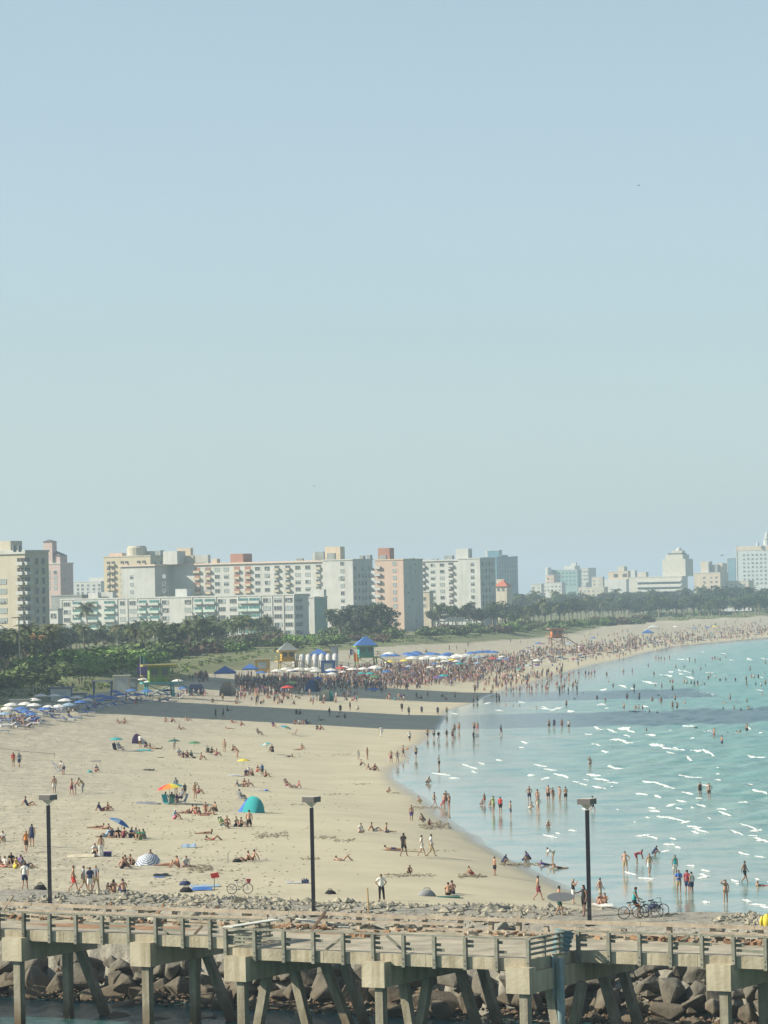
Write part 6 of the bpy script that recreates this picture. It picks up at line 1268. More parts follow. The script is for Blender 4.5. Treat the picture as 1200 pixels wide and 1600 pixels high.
parasol(190, 1309, 1.9, 1.55, ['blue', 'blue', 'lblue'], 'low blue parasol tilted over a seated group', tilt=28, tz=0); parasol(448, 1150, 1.9, 1.6, ['lime', 'blue', 'teal'], 'lime and blue parasol near the lower edge of the tower shadow', tilt=18); parasol(416, 1178, 1.7, 1.6, ['teal', 'lgrey'], 'pale green parasol left of a sitter in black', tilt=-10)
# striped parasol lying on its side
g = ground(229, 1352); e = empty('striped_parasol', (g.x, g.y, g.z + .62)); tag(e, 'blue and white striped parasol lying on its side on the sand', 'parasol')
e.rotation_euler = (rad(38), rad(-8), 0); mb = MB()
for k in range(8):
    a0, a1 = 2 * math.pi * k / 8, 2 * math.pi * (k + 1) / 8
    for i in range(12):
        q0, q1 = .02 + .98 * i / 12, .02 + .98 * (i + 1) / 12; rr = .98
        mb.add([(math.cos(a) * rr * q, math.sin(a) * rr * q, -.55 * q * q) for q, a in ((q0, a0), (q1, a0), (q1, a1), (q0, a1))], [(0, 1, 2, 3)], cloth('white' if i % 2 else 'lblue') if i % 2 else mat('cloth_stripe_blue', (.16, .22, .36), .9, 0))
mb.build('canopy', None, e); mb = MB(); mb.tube([(0, 0, 0), (0, 0, -1.4)], .02, 5, STK); mb.build('pole', None, e)
def flat(px, py, w_, d_, col, label, name='beach_towel', cat='towel', h=.05, rz=0):
    g = ground(px, py); mb = MB(); n_ = 6; r_ = random.Random(int(px * 7 + py)); vs, fs = [], []
    for i in range(n_ + 1):
        for j in range(4): vs.append((-w_ / 2 + w_ * i / n_, -d_ / 2 + d_ * j / 3, h * (.3 + r_.random()) if 0 < j < 3 else 0.01))
    for i in range(n_):
        for j in range(3): fs.append((i * 4 + j, i * 4 + 4 + j, i * 4 + 5 + j, i * 4 + 1 + j))
    mb.add(vs, fs, cloth(col)); o = mb.build(name, None, None, True, (g.x, g.y, terrain(g.x, g.y) + .03)); o.rotation_euler = (0, 0, rad(rz)); tag(o, label, cat); return o
def bag(px, py, s_, col, label, name='beach_bag', cat='bag'):
    g = ground(px, py); bm = bmesh.new(); bmesh.ops.create_icosphere(bm, subdivisions=2, radius=1); r_ = random.Random(int(px + py * 3))
    for v in bm.verts: v.co = Vector((v.co.x * s_ * .75, v.co.y * s_ * .5, max(-.1, v.co.z) * s_ * .55)) * (1 + .2 * noise.noise(v.co * 2 + Vector((px, 0, 0))))
    me = bpy.data.meshes.new(name); bm.to_mesh(me); bm.free(); me.materials.append(cloth(col)); me.polygons.foreach_set('use_smooth', [True] * len(me.polygons))
    o = link(name, me, None, (g.x, g.y, g.z)); tag(o, label, cat)
    mb = MB(); mb.tube([(-s_ * .35, 0, s_ * .4), (-s_ * .2, 0, s_ * .68), (s_ * .2, 0, s_ * .68), (s_ * .35, 0, s_ * .4)], s_ * .04, 4, cloth(col)); mb.build('handle', None, o); return o
flat(225, 1173, 1.9, 1.6, 'teal', 'turquoise towel spread below the purple tent', h=.14); flat(208, 1173, 1.6, 1.2, 'lgrey', 'grey towel beside the turquoise one'); flat(233, 1204, 1.3, 1.2, 'black', 'black towel alone on the left sand', h=.16); flat(231, 1256, 2.2, 2.4, 'grey', 'grey brown sheet spread left of the rainbow parasol', h=.2)
flat(250, 1184, 1.0, .8, 'black', 'dark towel in a line of small belongings'); flat(233, 1183, .8, .8, 'cream', 'cream towel in a line of small belongings'); flat(295, 1324, 1.1, 1.0, 'lblue', 'pale blue bundle of towels on open sand', h=.25); flat(127, 1339, 2.1, 1.6, 'cream', 'cream blanket left of the white trousers', h=.2); flat(152, 1337, 1.2, 1.0, 'lgrey', 'grey mat under the sitter in white')
flat(252, 1368, 1.1, 1.4, 'black', 'black towel in front of the striped parasol', h=.12); flat(249, 1371, .8, .6, 'blue', 'small blue towel in front of the black one'); flat(320, 1385, 2.0, 1.5, 'lblue', 'pale blue towel left of the red folding seat', h=.08); flat(312, 1391, 1.7, 1.2, 'blue', 'bright blue towel nearest the breakwater', h=.16); flat(460, 1380, 1.3, 1.0, 'lgrey', 'pale towel alone beside the middle lamp post', h=.1); flat(477, 1380, .5, .6, 'navy', 'navy bundle at the end of the pale towel', h=.3); flat(700, 1402, 1.6, 1.2, 'dgreen', 'dark mat under two bare backed sitters', h=.05)
flat(941, 1416, 1.5, 1.6, 'white', 'white towel under two people at the water', h=.15); flat(640, 1330, 1.6, .8, 'khaki', 'khaki towel behind the walker in black'); flat(612, 1329, 2.0, .9, 'brown', 'brown towel under the sunbather behind the walker in black'); flat(366, 1212, 1.7, 1.6, 'lgrey', 'grey sheet left of the yellow parasol', h=.12); flat(405, 1235, 2.0, 1.3, 'lgrey', 'pale sheet above the turquoise tent', h=.06)
bag(63, 1390, .6, 'black', 'dark bag on the sand left of the west lamp post'); bag(289, 1383, .55, 'navy', 'navy bag near the blue towels'); bag(291, 1394, .6, 'black', 'black bag below the navy bag'); bag(370, 1347, .5, 'black', 'black bag left of two leaning people'); bag(516, 1397, .5, 'black', 'dark bag alone at the sand edge right of the middle lamp'); bag(303, 1185, .4, 'black', 'black bag by the sitter in black bikini'); bag(386, 1252, .4, 'navy', 'navy bag by the low chair'); bag(416, 1236, .35, 'blue', 'small blue bag on the pale sheet'); bag(140, 1207, .45, 'teal', 'teal bag beside the canopied chair'); bag(335, 1347 + 25, .01, 'black', 'x') if False else None; bag(1022, 1420, .7, 'navy', 'dark bag on the sand behind the bicycles'); bag(667, 1400, .8, 'grey', 'grey mound of gear at the sand edge', 'gear_heap', 'gear')
# cooler
g = ground(168, 1338); e = empty('cool_box', (g.x, g.y, g.z)); tag(e, 'dark blue cool box beside the white trousers', 'cool box'); mb = MB(); mb.box(-.3, -.2, 0, .3, .2, .3, cloth('navy')); mb.build('box', None, e); mb = MB(); mb.box(-.32, -.22, .302, .32, .22, .37, cloth('purple')); mb.build('lid', None, e)
# dome tents
def tent(px, py, w_, h, c0, c1, label, d_=1.4, rz=0):
    g = ground(px, py); e = empty('dome_tent', (g.x, g.y, g.z - .03), rad(rz)); tag(e, label, 'tent')
    for nm, col, t0, t1 in (('tent_fabric', c0, 0, 5), ('tent_side', c1, 5, 8)):
        mb = MB(); vs = []
        for i in range(t0, t1 + 1):
            a = math.pi * i / 8
            for j in range(5): q = j / 4 * math.pi / 2; vs.append((-w_ / 2 * math.cos(a), d_ * (1 - math.cos(q)) - .2 * (1 - math.sin(a)), h * math.sin(a) ** .8 * math.cos(q) ** .7 + .02))
        mb.add(vs, [(i * 5 + j, (i + 1) * 5 + j, (i + 1) * 5 + j + 1, i * 5 + j + 1) for i in range(t1 - t0) for j in range(4)], cloth(col)); mb.build(nm, None, e, True)
    return e
tent(214, 1163, 1.7, 1.5, 'purple', 'lgrey', 'purple dome tent with a pale side on the upper left sand', rz=-40); e = tent(396, 1269, 2.3, 1.55, 'teal', 'blue', 'turquoise beach tent with a bright blue right side', rz=150); tent(356, 1088, 3.4, 3.0, 'grey', 'lgrey', 'tall grey dome tent at the top edge of the tower shadow', 2.2)
# deck chairs: fabric slung on a frame
def chair(px, py, rz, col, label, s_=1.0):
    g = ground(px, py); e = empty('deck_chair', (g.x, g.y, g.z), rad(rz)); e.scale = (s_,) * 3; tag(e, label, 'chair')
    mb = MB(); pr = [(-.55, .12), (-.3, .26), (0.02, .20), (.2, .55), (.38, .98)]; vs = [(x, y, z) for y, z in pr for x in (-.27, .27)]; mb.add(vs, [(i * 2, i * 2 + 1, i * 2 + 3, i * 2 + 2) for i in range(4)], cloth(col)); mb.build('sling', None, e)
    for s2 in (-1, 1): mb = MB(); mb.tube([(s2 * .29, -.55, 0), (s2 * .29, .38, 1.0)], .018, 5, STK); mb.tube([(s2 * .29, .4, 0), (s2 * .29, -.5, .34)], .018, 5, STK); mb.build('frame', None, e)
chair(90, 1209, 100, 'blue', 'blue deck chair seen from behind on the left sand', 1.4); chair(258, 1257, 20, 'teal', 'teal deck chair under the rainbow parasol', 1.0); chair(288, 1256, -60, 'lblue', 'pale blue deck chair right of the rainbow parasol', 1.0); chair(269, 1257, 0, 'dgreen', 'dark green deck chair under the rainbow parasol', 1.0); chair(348, 1294, 60, 'green', 'low green deck chair in the row of sitters'); chair(376, 1251, 120, 'grey', 'grey deck chair left of the turquoise tent'); chair(404, 1149, 80, 'brown', 'brown deck chair left of the lime and blue parasol'); chair(461, 1149, -70, 'brown', 'brown deck chair right of the lime and blue parasol'); chair(449, 1231, 60, 'black', 'black low chair on the tan sand'); chair(464, 1232, -80, 'maroon', 'dark red low chair facing the black one'); chair(179, 1173, 20, 'black', 'black chair under the turquoise parasol'); chair(187, 1173, 60, 'grey', 'grey chair under the turquoise parasol')
g = ground(150, 1207); e = empty('canopy_chair', (g.x, g.y, g.z)); tag(e, 'small grey sun canopy on two poles over a sitter', 'canopy'); mb = MB(); mb.box(-.5, -.35, 1.3, .6, .35, 1.38, cloth('grey')); mb.build('canopy', None, e); mb = MB(); mb.tube([(-.45, .3, 0), (-.45, .3, 1.3)], .02, 5, STK); mb.build('pole', None, e); mb = MB(); mb.tube([(.5, .3, 0), (.5, .3, 1.3)], .02, 5, STK); mb.build('pole', None, e)
# red folding seat on a stick, sticks in the sand
g = ground(335, 1390); e = empty('red_marker', (g.x, g.y, g.z)); tag(e, 'red seat or flag on a thin stick beside the blue towels', 'marker'); mb = MB(); mb.tube([(0, 0, 0), (0, 0, .8)], .025, 5, STEEL); mb.build('stick', None, e); mb = MB(); mb.obox((.05, 0, .95), (.26, 0, .04), (0, .12, 0), (-.05, 0, .16), cloth('red')); mb.build('red_panel', None, e)
for px, py, h, lb in ((356, 1348, .75, 'thin upright stick left of the black bag'), (323, 1175, 1.0, 'thin upright stick by two dark sitters'), (85, 1184, .7, 'thin stick holding the end of a line on the left sand')):
    g = ground(px, py); mb = MB(); mb.tube([(g.x, g.y, g.z - .1), (g.x + .03, g.y, g.z + h)], .022, 5, STEEL); tag(mb.build('sand_stick'), lb, 'stick')
p0, p1 = ground(-5, 1171), ground(85, 1180); mb = MB(); mb.tube([p0 + Vector((0, 0, .25)), (p0 + p1) / 2 + Vector((0, 0, .12)), p1 + Vector((0, 0, .2))], .03, 4, STEEL); tag(mb.build('rope_line'), 'thin dark rope stretched low across the left sand', 'rope')
g = ground(633, 1180); bm = bmesh.new(); bmesh.ops.create_uvsphere(bm, u_segments=10, v_segments=7, radius=.16); me = bpy.data.meshes.new('ball'); bm.to_mesh(me); bm.free(); me.materials.append(cloth('orange')); tag(link('beach_ball', me, None, g + Vector((.35, 0, .9))), 'orange ball held by the walker in black shorts', 'ball')
# boards
def board(loc, rz, ry, L, Wd, col, label):
    mb = MB(); n_ = 14; top = [(L / 2 * math.cos(2 * math.pi * k / n_), Wd / 2 * math.sin(2 * math.pi * k / n_)) for k in range(n_)]
    mb.add([(x, y, .03) for x, y in top] + [(x, y, -.03) for x, y in top], [tuple(range(n_)), tuple(range(2 * n_ - 1, n_ - 1, -1))] + [(k, k + n_, (k + 1) % n_ + n_, (k + 1) % n_) for k in range(n_)], cloth(col))
    o = mb.build('bodyboard', None, None, False, loc); o.rotation_euler = (rad(ry), 0, rad(rz)); tag(o, label, 'board')
g = ground(876, 1431); board(g + Vector((.02, -.28, 1.05)), -4, 78, 1.55, .52, 'grey', 'grey oval bodyboard carried under the arm by the dark green shorts'); g = at_z(743, 1159, 0); board(g + Vector((.2, -.2, .9)), 60, 75, 1.4, .5, 'white', 'white board carried by the surfer in black')
# bicycles
def bicycle(px, py, rz, c, label, s_=1.0, z=None):
    g = ground(px, py) if z is None else z; e = empty('bicycle', (g.x, g.y, g.z), rad(rz)); tag(e, label, 'bicycle'); tag(e, None, None); TY = mat('tyre', (.02, .02, .02), .8, 0)
    for x in (-.53, .53):
        mb = MB(); ring = [(x + .33 * math.cos(t), 0, .35 + .33 * math.sin(t)) for t in (2 * math.pi * k / 20 for k in range(21))]; mb.tube(ring, .024, 5, TY, cap=False); wl = mb.build('wheel', None, e)
        sp = MB()
        for k in range(8): a = math.pi * k / 8; sp.tube([(x + .32 * math.cos(a), 0, .35 + .32 * math.sin(a)), (x - .32 * math.cos(a), 0, .35 - .32 * math.sin(a))], .004, 3, STK)
        sp.build('spokes', None, wl)
    mb = MB(); m_ = cloth(c)
    for a, b_ in (((-.53, 0, .35), (-.05, 0, .3)), ((-.05, 0, .3), (.38, 0, .72)), ((-.53, 0, .35), (-.2, 0, .78)), ((-.05, 0, .3), (-.22, 0, .86)), ((-.2, 0, .78), (.36, 0, .78)), ((.53, 0, .35), (.36, 0, .95))): mb.tube([a, b_], .02, 5, m_)
    mb.build('frame', None, e); mb = MB(); mb.obox((-.23, 0, .9), (.13, 0, .01), (0, .07, 0), (0, 0, .03), TY); mb.build('saddle', None, e)
    mb = MB(); mb.tube([(.22, -.28, 1.0), (.36, -.1, 1.02), (.36, .1, 1.02), (.22, .28, 1.0)], .016, 5, STEEL); mb.build('handlebar', None, e); mb = MB(); mb.box(-.15, -.06, .28, .03, -.04, .32, STEEL); mb.build('pedal', None, e)
    return e
e = bicycle(375, 1397, 4, 'lgrey', 'pale bicycle with a front basket parked on the sand by the breakwater'); mb = MB(); mb.lathe((.58, 0, .72), [(.1, 0), (.17, .26)], 8, cloth('maroon')); mb.build('basket', None, e)
bicycle(990, 1436, 6, 'orange', 'orange bicycle under the rider in the turquoise vest'); bicycle(1012, 1435, -14, 'black', 'black bicycle leaning with others on the breakwater, left one'); bicycle(1023, 1433, 20, 'grey', 'grey bicycle leaning with others on the breakwater, right one')
# yellow jacket at the far right of the pier
q = onw(1199, 1440, 6.6); e = empty('yellow_jacket', q); tag(e, 'bright yellow jacket hung on the pier rail at the east edge', 'jacket'); mb = MB(); mb.lathe((0, 0, -.3), [(.2, 0), (.27, .2), (.24, .5), (.08, .68)], 9, cloth('yellow')); mb.build('body', None, e, True)
for s_ in (-1, 1): mb = MB(); mb.tube([(s_ * .22, 0, .25), (s_ * .33, -.05, -.05), (s_ * .3, -.1, -.3)], [.09, .08, .06], 6, cloth('yellow')); mb.build('sleeve', None, e, True)

# dug sand: heaps and rims of thrown sand, weed lines
hp = MB(); HS = mat('damp_dug_sand', (.20, .17, .115), .95, .3, 2.0)
def heaps(x0, x1, y, n_, s0, s1, jy=2):
    for _ in range(n_):
        g = ground(rnd.uniform(x0, x1), y + rnd.gauss(0, jy)); s_ = rnd.uniform(s0, s1); e = rnd.uniform(0, 6.3); ce, se = math.cos(e), math.sin(e)
        hp.add([g + Vector(((v.x * ce - v.y * se), (v.x * se + v.y * ce), max(-.1, v.z) * .4)) * s_ for v in ico], icf, HS)
for a_ in ((655, 702, 1291, 90, .12, .42, 2.5), (645, 690, 1262, 50, .08, .22, 1), (600, 680, 1368, 80, .07, .2, 1.5), (715, 760, 1369, 60, .08, .25, 1.5), (780, 815, 1351, 50, .08, .25, 1), (800, 850, 1350, 60, .06, .16, 1), (295, 330, 1357, 80, .1, .32, 3), (330, 390, 1361, 40, .05, .14, 1), (400, 450, 1305, 90, .07, .22, 2.5), (490, 525, 1309, 60, .07, .2, 1.5), (520, 555, 1314, 40, .07, .22, 1.5), (470, 500, 1342, 40, .07, .2, 1), (545, 580, 1225, 30, .07, .18, .7), (505, 555, 1241, 40, .06, .16, .7), (455, 490, 1257, 30, .07, .2, 1), (612, 625, 1239, 18, .08, .2, .5), (460, 545, 1180, 40, .06, .2, 2), (630, 720, 1329, 40, .06, .16, 1.2), (1040, 1060, 1430, 5, .1, .2, 1)): heaps(*a_)
for _ in range(2600):
    px, py = rnd.uniform(-5, 560), rnd.uniform(1125, 1400)
    if px > 430 and rnd.random() < .75: continue
    g = ground(px, py); s_ = rnd.uniform(.03, .12); hp.add([g + Vector((v.x * s_ * rnd.uniform(.7, 1.8), v.y * s_, max(-.1, v.z) * s_ * .6)) for v in ico], icf, HS)
tag(hp.build('dug_sand'), 'clods and rims of dug and trodden sand', kind='stuff')

# ------------------------------------------------------------------ the concession: loungers, blue and white parasols, huts
LB = mat('lounger_blue', (.03, .075, .30), .8, .1, .5); LW = mat('lounger_white', (.45, .46, .46), .7, .05)
def lounger_proto():
    e = empty('sun_lounger', (0, 0, 0)); mb = MB(); mb.box(-.9, -.32, .28, .35, .32, .36, LW); mb.build('frame', None, e)
    mb = MB(); mb.obox((.72, 0, .55), Vector((.36, 0, .22)), (0, .32, 0), Vector((-.02, 0, .035)), LB); mb.build('backrest', None, e); mb = MB(); mb.box(-.88, -.3, .362, .34, .3, .43, LB); mb.build('pad', None, e)
    for x in (-.75, .3):
        for y in (-.27, .27): mb = MB(); mb.box(x - .03, y - .03, 0, x + .03, y + .03, .28, LW); mb.build('leg', None, e)
    return e
def spot(px):
    for x, t in ((24, 'at the west end'), (42, 'below the grey white box hut'), (64, 'left of the blue trimmed hut'), (84, 'below the blue trimmed hut'), (112, 'right of the blue trimmed hut'), (134, 'below the small pale box'), (150, 'left of the open kiosk'), (176, 'below the open kiosk'), (205, 'below the tall white hut'), (228, 'left of the flat roofed lifeguard tower'), (262, 'below the flat roofed lifeguard tower'), (285, 'right of the flat roofed lifeguard tower'), (9999, 'by the dark blue cart')):
        if px < x: return t
def spot2(px):
    for x, t in ((452, 'left of the grey roofed lookout'), (472, 'below the grey roofed lookout'), (500, 'below the white marquee'), (530, 'below the blue hut'), (560, 'below the flags'), (600, 'below the peaked lifeguard tower'), (625, 'at the west end'), (652, 'before the pink tower'), (668, 'before the pink tower side'), (690, 'before the white pavilion'), (720, 'before the slab tower'), (760, 'below the slab tower side'), (9999, 'at the east end')):
        if px < x: return t
lp = lounger_proto(); first = True
def lounger(px, py, rz, white, label, group):
    global first
    o = lp if first else copy_tree(lp); first = False; g = ground(px, py); o.location = (g.x, g.y, g.z); o.rotation_euler = (0, 0, rad(rz)); o.scale = (1.15,) * 3; tag(o, label, 'sun lounger', group)
    for c in o.children:
        if c.data.name.startswith(('pad', 'backrest')):
            c.material_slots[0].link = 'OBJECT'; c.material_slots[0].material = LW if white else LB
for px, py, k in ((6, 1132, 1), (20, 1134, 1), (12, 1138, 1), (30, 1136, 0), (4, 1146, 1), (36, 1139, 1), (48, 1131, 0), (60, 1130, 0), (54, 1134, 1), (78, 1120, 1), (92, 1127, 0), (108, 1128, 1), (118, 1125, 0), (128, 1117, 0), (140, 1116, 0), (150, 1110, 1)): lounger(px, py, rnd.choice((160, 170, 185, 20)), k, ('white' if k else 'blue') + ' padded sun lounger in the front rows ' + spot(px), ('white' if k else 'blue') + ' front loungers ' + spot(px))
for px, py, k in ((150, 1092, 0), (163, 1093, 0), (175, 1091, 0), (187, 1093, 1), (198, 1092, 0), (210, 1090, 0), (220, 1089, 0), (232, 1091, 0), (244, 1090, 1), (256, 1089, 0), (266, 1088, 0), (277, 1087, 0), (288, 1089, 1), (136, 1103, 0), (146, 1102, 0), (154, 1109, 0), (165, 1105, 0), (172, 1103, 0), (178, 1108, 1), (186, 1106, 0), (200, 1103, 0), (212, 1098, 0), (222, 1098, 0), (231, 1097, 1), (246, 1099, 0), (258, 1097, 0), (268, 1099, 0), (276, 1095, 1), (290, 1083, 0), (298, 1085, 1), (306, 1084, 1), (60, 1112, 0), (72, 1108, 0), (84, 1112, 0)): lounger(px, py, rnd.choice((160, 175, 190, 10)), k, ('white' if k else 'blue') + ' padded sun lounger in the back rows ' + spot(px), ('white' if k else 'blue') + ' back loungers ' + spot(px))
for k in range(26):
    px, py = rnd.uniform(0, 150), 0; py = 1128 - px * .12 + rnd.uniform(-9, 10); kw = rnd.random() < .45
    lounger(px, py, rnd.choice((160, 172, 185, 20)), kw, ('white' if kw else 'blue') + ' padded sun lounger in the crowded middle rows ' + spot(px), ('white' if kw else 'blue') + ' middle loungers ' + spot(px))
for px, py, c, d_ in ((12, 1124, 'white', 2.6), (34, 1124, 'blue', 2.6), (70, 1124, 'blue', 2.4), (92, 1120, 'white', 2.6), (108, 1117, 'lblue', 2.6), (126, 1113, 'blue', 2.5), (40, 1116, 'white', 2.6), (136, 1109, 'white', 2.4), (8, 1133, 'lblue', 2.2)): parasol(px, py, d_, 2.0, [c], '%s parasol in the front lounger rows %s' % ({'lblue': 'pale blue'}.get(c, c), spot(px)), '%s front parasols %s' % (c, spot(px)))
for px, py, c, d_ in ((18, 1118, 'white', 2.6), (53, 1110, 'white', 2.6), (64, 1103, 'white', 2.6), (86, 1103, 'white', 2.4), (54, 1119, 'white', 2.5), (102, 1111, 'white', 2.6), (119, 1106, 'white', 2.5), (76, 1122, 'white', 2.0), (224, 1075, 'white', 2.4), (233, 1079, 'white', 2.3), (278, 1077, 'white', 2.6)): parasol(px, py, d_, 2.1, [c], 'white parasol over the loungers ' + spot(px), 'white parasols ' + spot(px))
for px, py, d_ in ((40, 1126, 2.6), (50, 1131, 2.0), (104, 1103, 2.2), (142, 1101, 2.6), (158, 1100, 2.8), (172, 1102, 3.2), (188, 1097, 2.8), (215, 1097, 2.6), (206, 1090, 2.6), (230, 1091, 2.8), (262, 1090, 2.6), (286, 1086, 2.4), (178, 1092, 2.8), (156, 1107, 2.4)): parasol(px, py, d_, 1.7, ['blue'], 'blue parasol set low over the loungers ' + spot(px), 'blue parasols ' + spot(px))
# huts
def hut(px, py, w_, h, d_, wall, trim, label, awning=False, open_=False, rz=0):
    g = ground(px, py); e = empty('beach_hut', (g.x, g.y, g.z - .05), rad(rz)); tag(e, label, 'hut')
    z0 = h * .45 if open_ else .1
    mb = MB()
    if open_:
        mb.box(-w_ / 2, 0, .1, w_ / 2, d_, h * .42, wall)
        mb.build('counter', None, e)
        for x in (-1, 1):
            for y in (0, 1): q = MB(); q.box(x * (w_ / 2 - .1) - .1, y * d_ - .1 + (.1 if y == 0 else -.1), .1, x * (w_ / 2 - .1) + .1, y * d_ + .1 + (.1 if y == 0 else -.1), h, trim); q.build('post', None, e)
    else:
        mb.box(-w_ / 2, 0, .1, w_ / 2, d_, h, wall); mb.build('wall', None, e)
        for x0, x1 in ((-w_ / 2 - .06, -w_ / 2 + .14), (w_ / 2 - .14, w_ / 2 + .06)): q = MB(); q.box(x0, -.06, .1, x1, -.002, h, trim); q.build('corner_trim', None, e)
        q = MB(); q.box(-w_ * .3, -.05, .9, w_ * .3, -.003, h - .5, mat('hut_shutter', (.36, .40, .41), .7, .1)); q.build('shutter', None, e)
    q = MB(); q.box(-w_ / 2 - .25, -.25, h + .002, w_ / 2 + .25, d_ + .25, h + .2, trim if not open_ else WHT); q.build('roof', None, e)
    return e
BT = mat('hut_blue_trim', (.06, .10, .20), .7, .1)
hut(95, 1097, 3.8, 2.4, 2.5, WHT, BT, 'white hut with dark blue trim among the west parasols'); hut(31, 1112, 3.0, 1.8, 2, WHT2, GRY, 'grey white box hut at the west end of the loungers'); hut(122, 1099, 2.6, 1.6, 2, WHT2, BT, 'small pale box right of the blue trimmed hut'); hut(160, 1094, 3.4, 3.4, 2.5, WHT, BT, 'open white kiosk with a flat roof on dark posts', open_=True); hut(190, 1086, 2.9, 3.6, 2.6, WHT, CREAM, 'tall white hut with a cream side right of the open kiosk'); hut(208, 1080, 1.6, 2.4, 1.6, GRY, GRY, 'grey cabinet beside the tall white hut')
hut(410, 1050, 3.6, 3.0, 2.5, mat('hut_yellow', (.50, .32, .05), .8, .1), YEL, 'yellow hut left of the grey roofed lookout behind the crowd'); hut(513, 1052, 3.4, 3.0, 2.5, cloth('blue'), BT, 'bright blue hut behind the crowd'); hut(522, 1034, 2.2, 4.2, 2.2, mat('grey_render', (.4, .42, .38)), GRY, 'tall grey hut behind the crowd'); hut(509, 1034, 2.8, 3.0, 2, mat('hut_yellow', (.50, .32, .05), .8, .1), YEL, 'small yellow hut behind the blue hut')
# blue utility cart
g = ground(307, 1086); e = empty('blue_cart', (g.x, g.y, g.z)); tag(e, 'dark blue covered beach cart beside the loungers', 'cart'); mb = MB(); mb.box(-1.5, -.8, .4, 1.5, .8, 1.3, cloth('navy')); mb.build('body', None, e)
mb = MB(); mb.add([(-1.5, -.8, 1.302), (1.5, -.8, 1.302), (1.5, .8, 1.302), (-1.5, .8, 1.302), (-1.2, -.65, 2.1), (1.0, -.65, 2.1), (1.0, .65, 2.1), (-1.2, .65, 2.1)], [(0, 1, 5, 4), (1, 2, 6, 5), (2, 3, 7, 6), (3, 0, 4, 7), (4, 5, 6, 7)], cloth('navy')); mb.build('cover', None, e)
for x in (-1, 1):
    for y in (-.85, .85): mb = MB(); mb.tube([(x, y - .08, .35), (x, y + .08, .35)], .35, 10, mat('tyre', (.02, .02, .02))); mb.build('wheel', None, e)
# pop-up canopies
def popup(px, py, w_, h, c, label):
    g = ground(px, py); e = empty('canopy_tent', (g.x, g.y, g.z)); tag(e, label, 'canopy'); mb = MB(); r = w_ / 2
    mb.add([(-r, -r, h), (r, -r, h), (r, r, h), (-r, r, h), (-r, -r, h - .35), (r, -r, h - .35), (r, r, h - .35), (-r, r, h - .35), (0, 0, h + w_ * .3)], [(0, 1, 8), (1, 2, 8), (2, 3, 8), (3, 0, 8), (4, 5, 1, 0), (5, 6, 2, 1), (6, 7, 3, 2), (7, 4, 0, 3)], c); mb.build('canopy', None, e)
    for x in (-1, 1):
        for y in (-1, 1): q = MB(); q.tube([(x * r * .95, y * r * .95, 0), (x * r * .95, y * r * .95, h - .1)], .04, 5, STK); q.build('pole', None, e)
popup(352, 1066, 4.6, 2.2, cloth('blue'), 'big dark blue canopy tent at the west end of the crowd'); popup(391, 1058, 3.6, 2.0, cloth('blue'), 'smaller blue canopy right of the big dark blue one'); popup(498, 1036, 5.0, 2.4, cloth('blue'), 'blue peaked canopy behind the crowd between the huts'); popup(1021, 990, 4.6, 2.6, WHT, 'white pyramid tent far along the beach'); popup(1012, 994, 4.6, 1.6, cloth('blue'), 'blue canopy below the white pyramid tent')
# inflatable white arches
g = ground(492, 1044); e = empty('white_marquee', (g.x, g.y, g.z)); tag(e, 'long low white marquee behind the crowd', 'marquee')
for i in range(7): mb = MB(); mb.tube([(-5 + i * 1.7, 0, 0), (-5 + i * 1.7, .4, 2.2), (-5 + i * 1.7, 2, 3.0), (-5 + i * 1.7, 3.6, 2.2)], .75, 7, LW); mb.build('roof_bay', None, e, True)
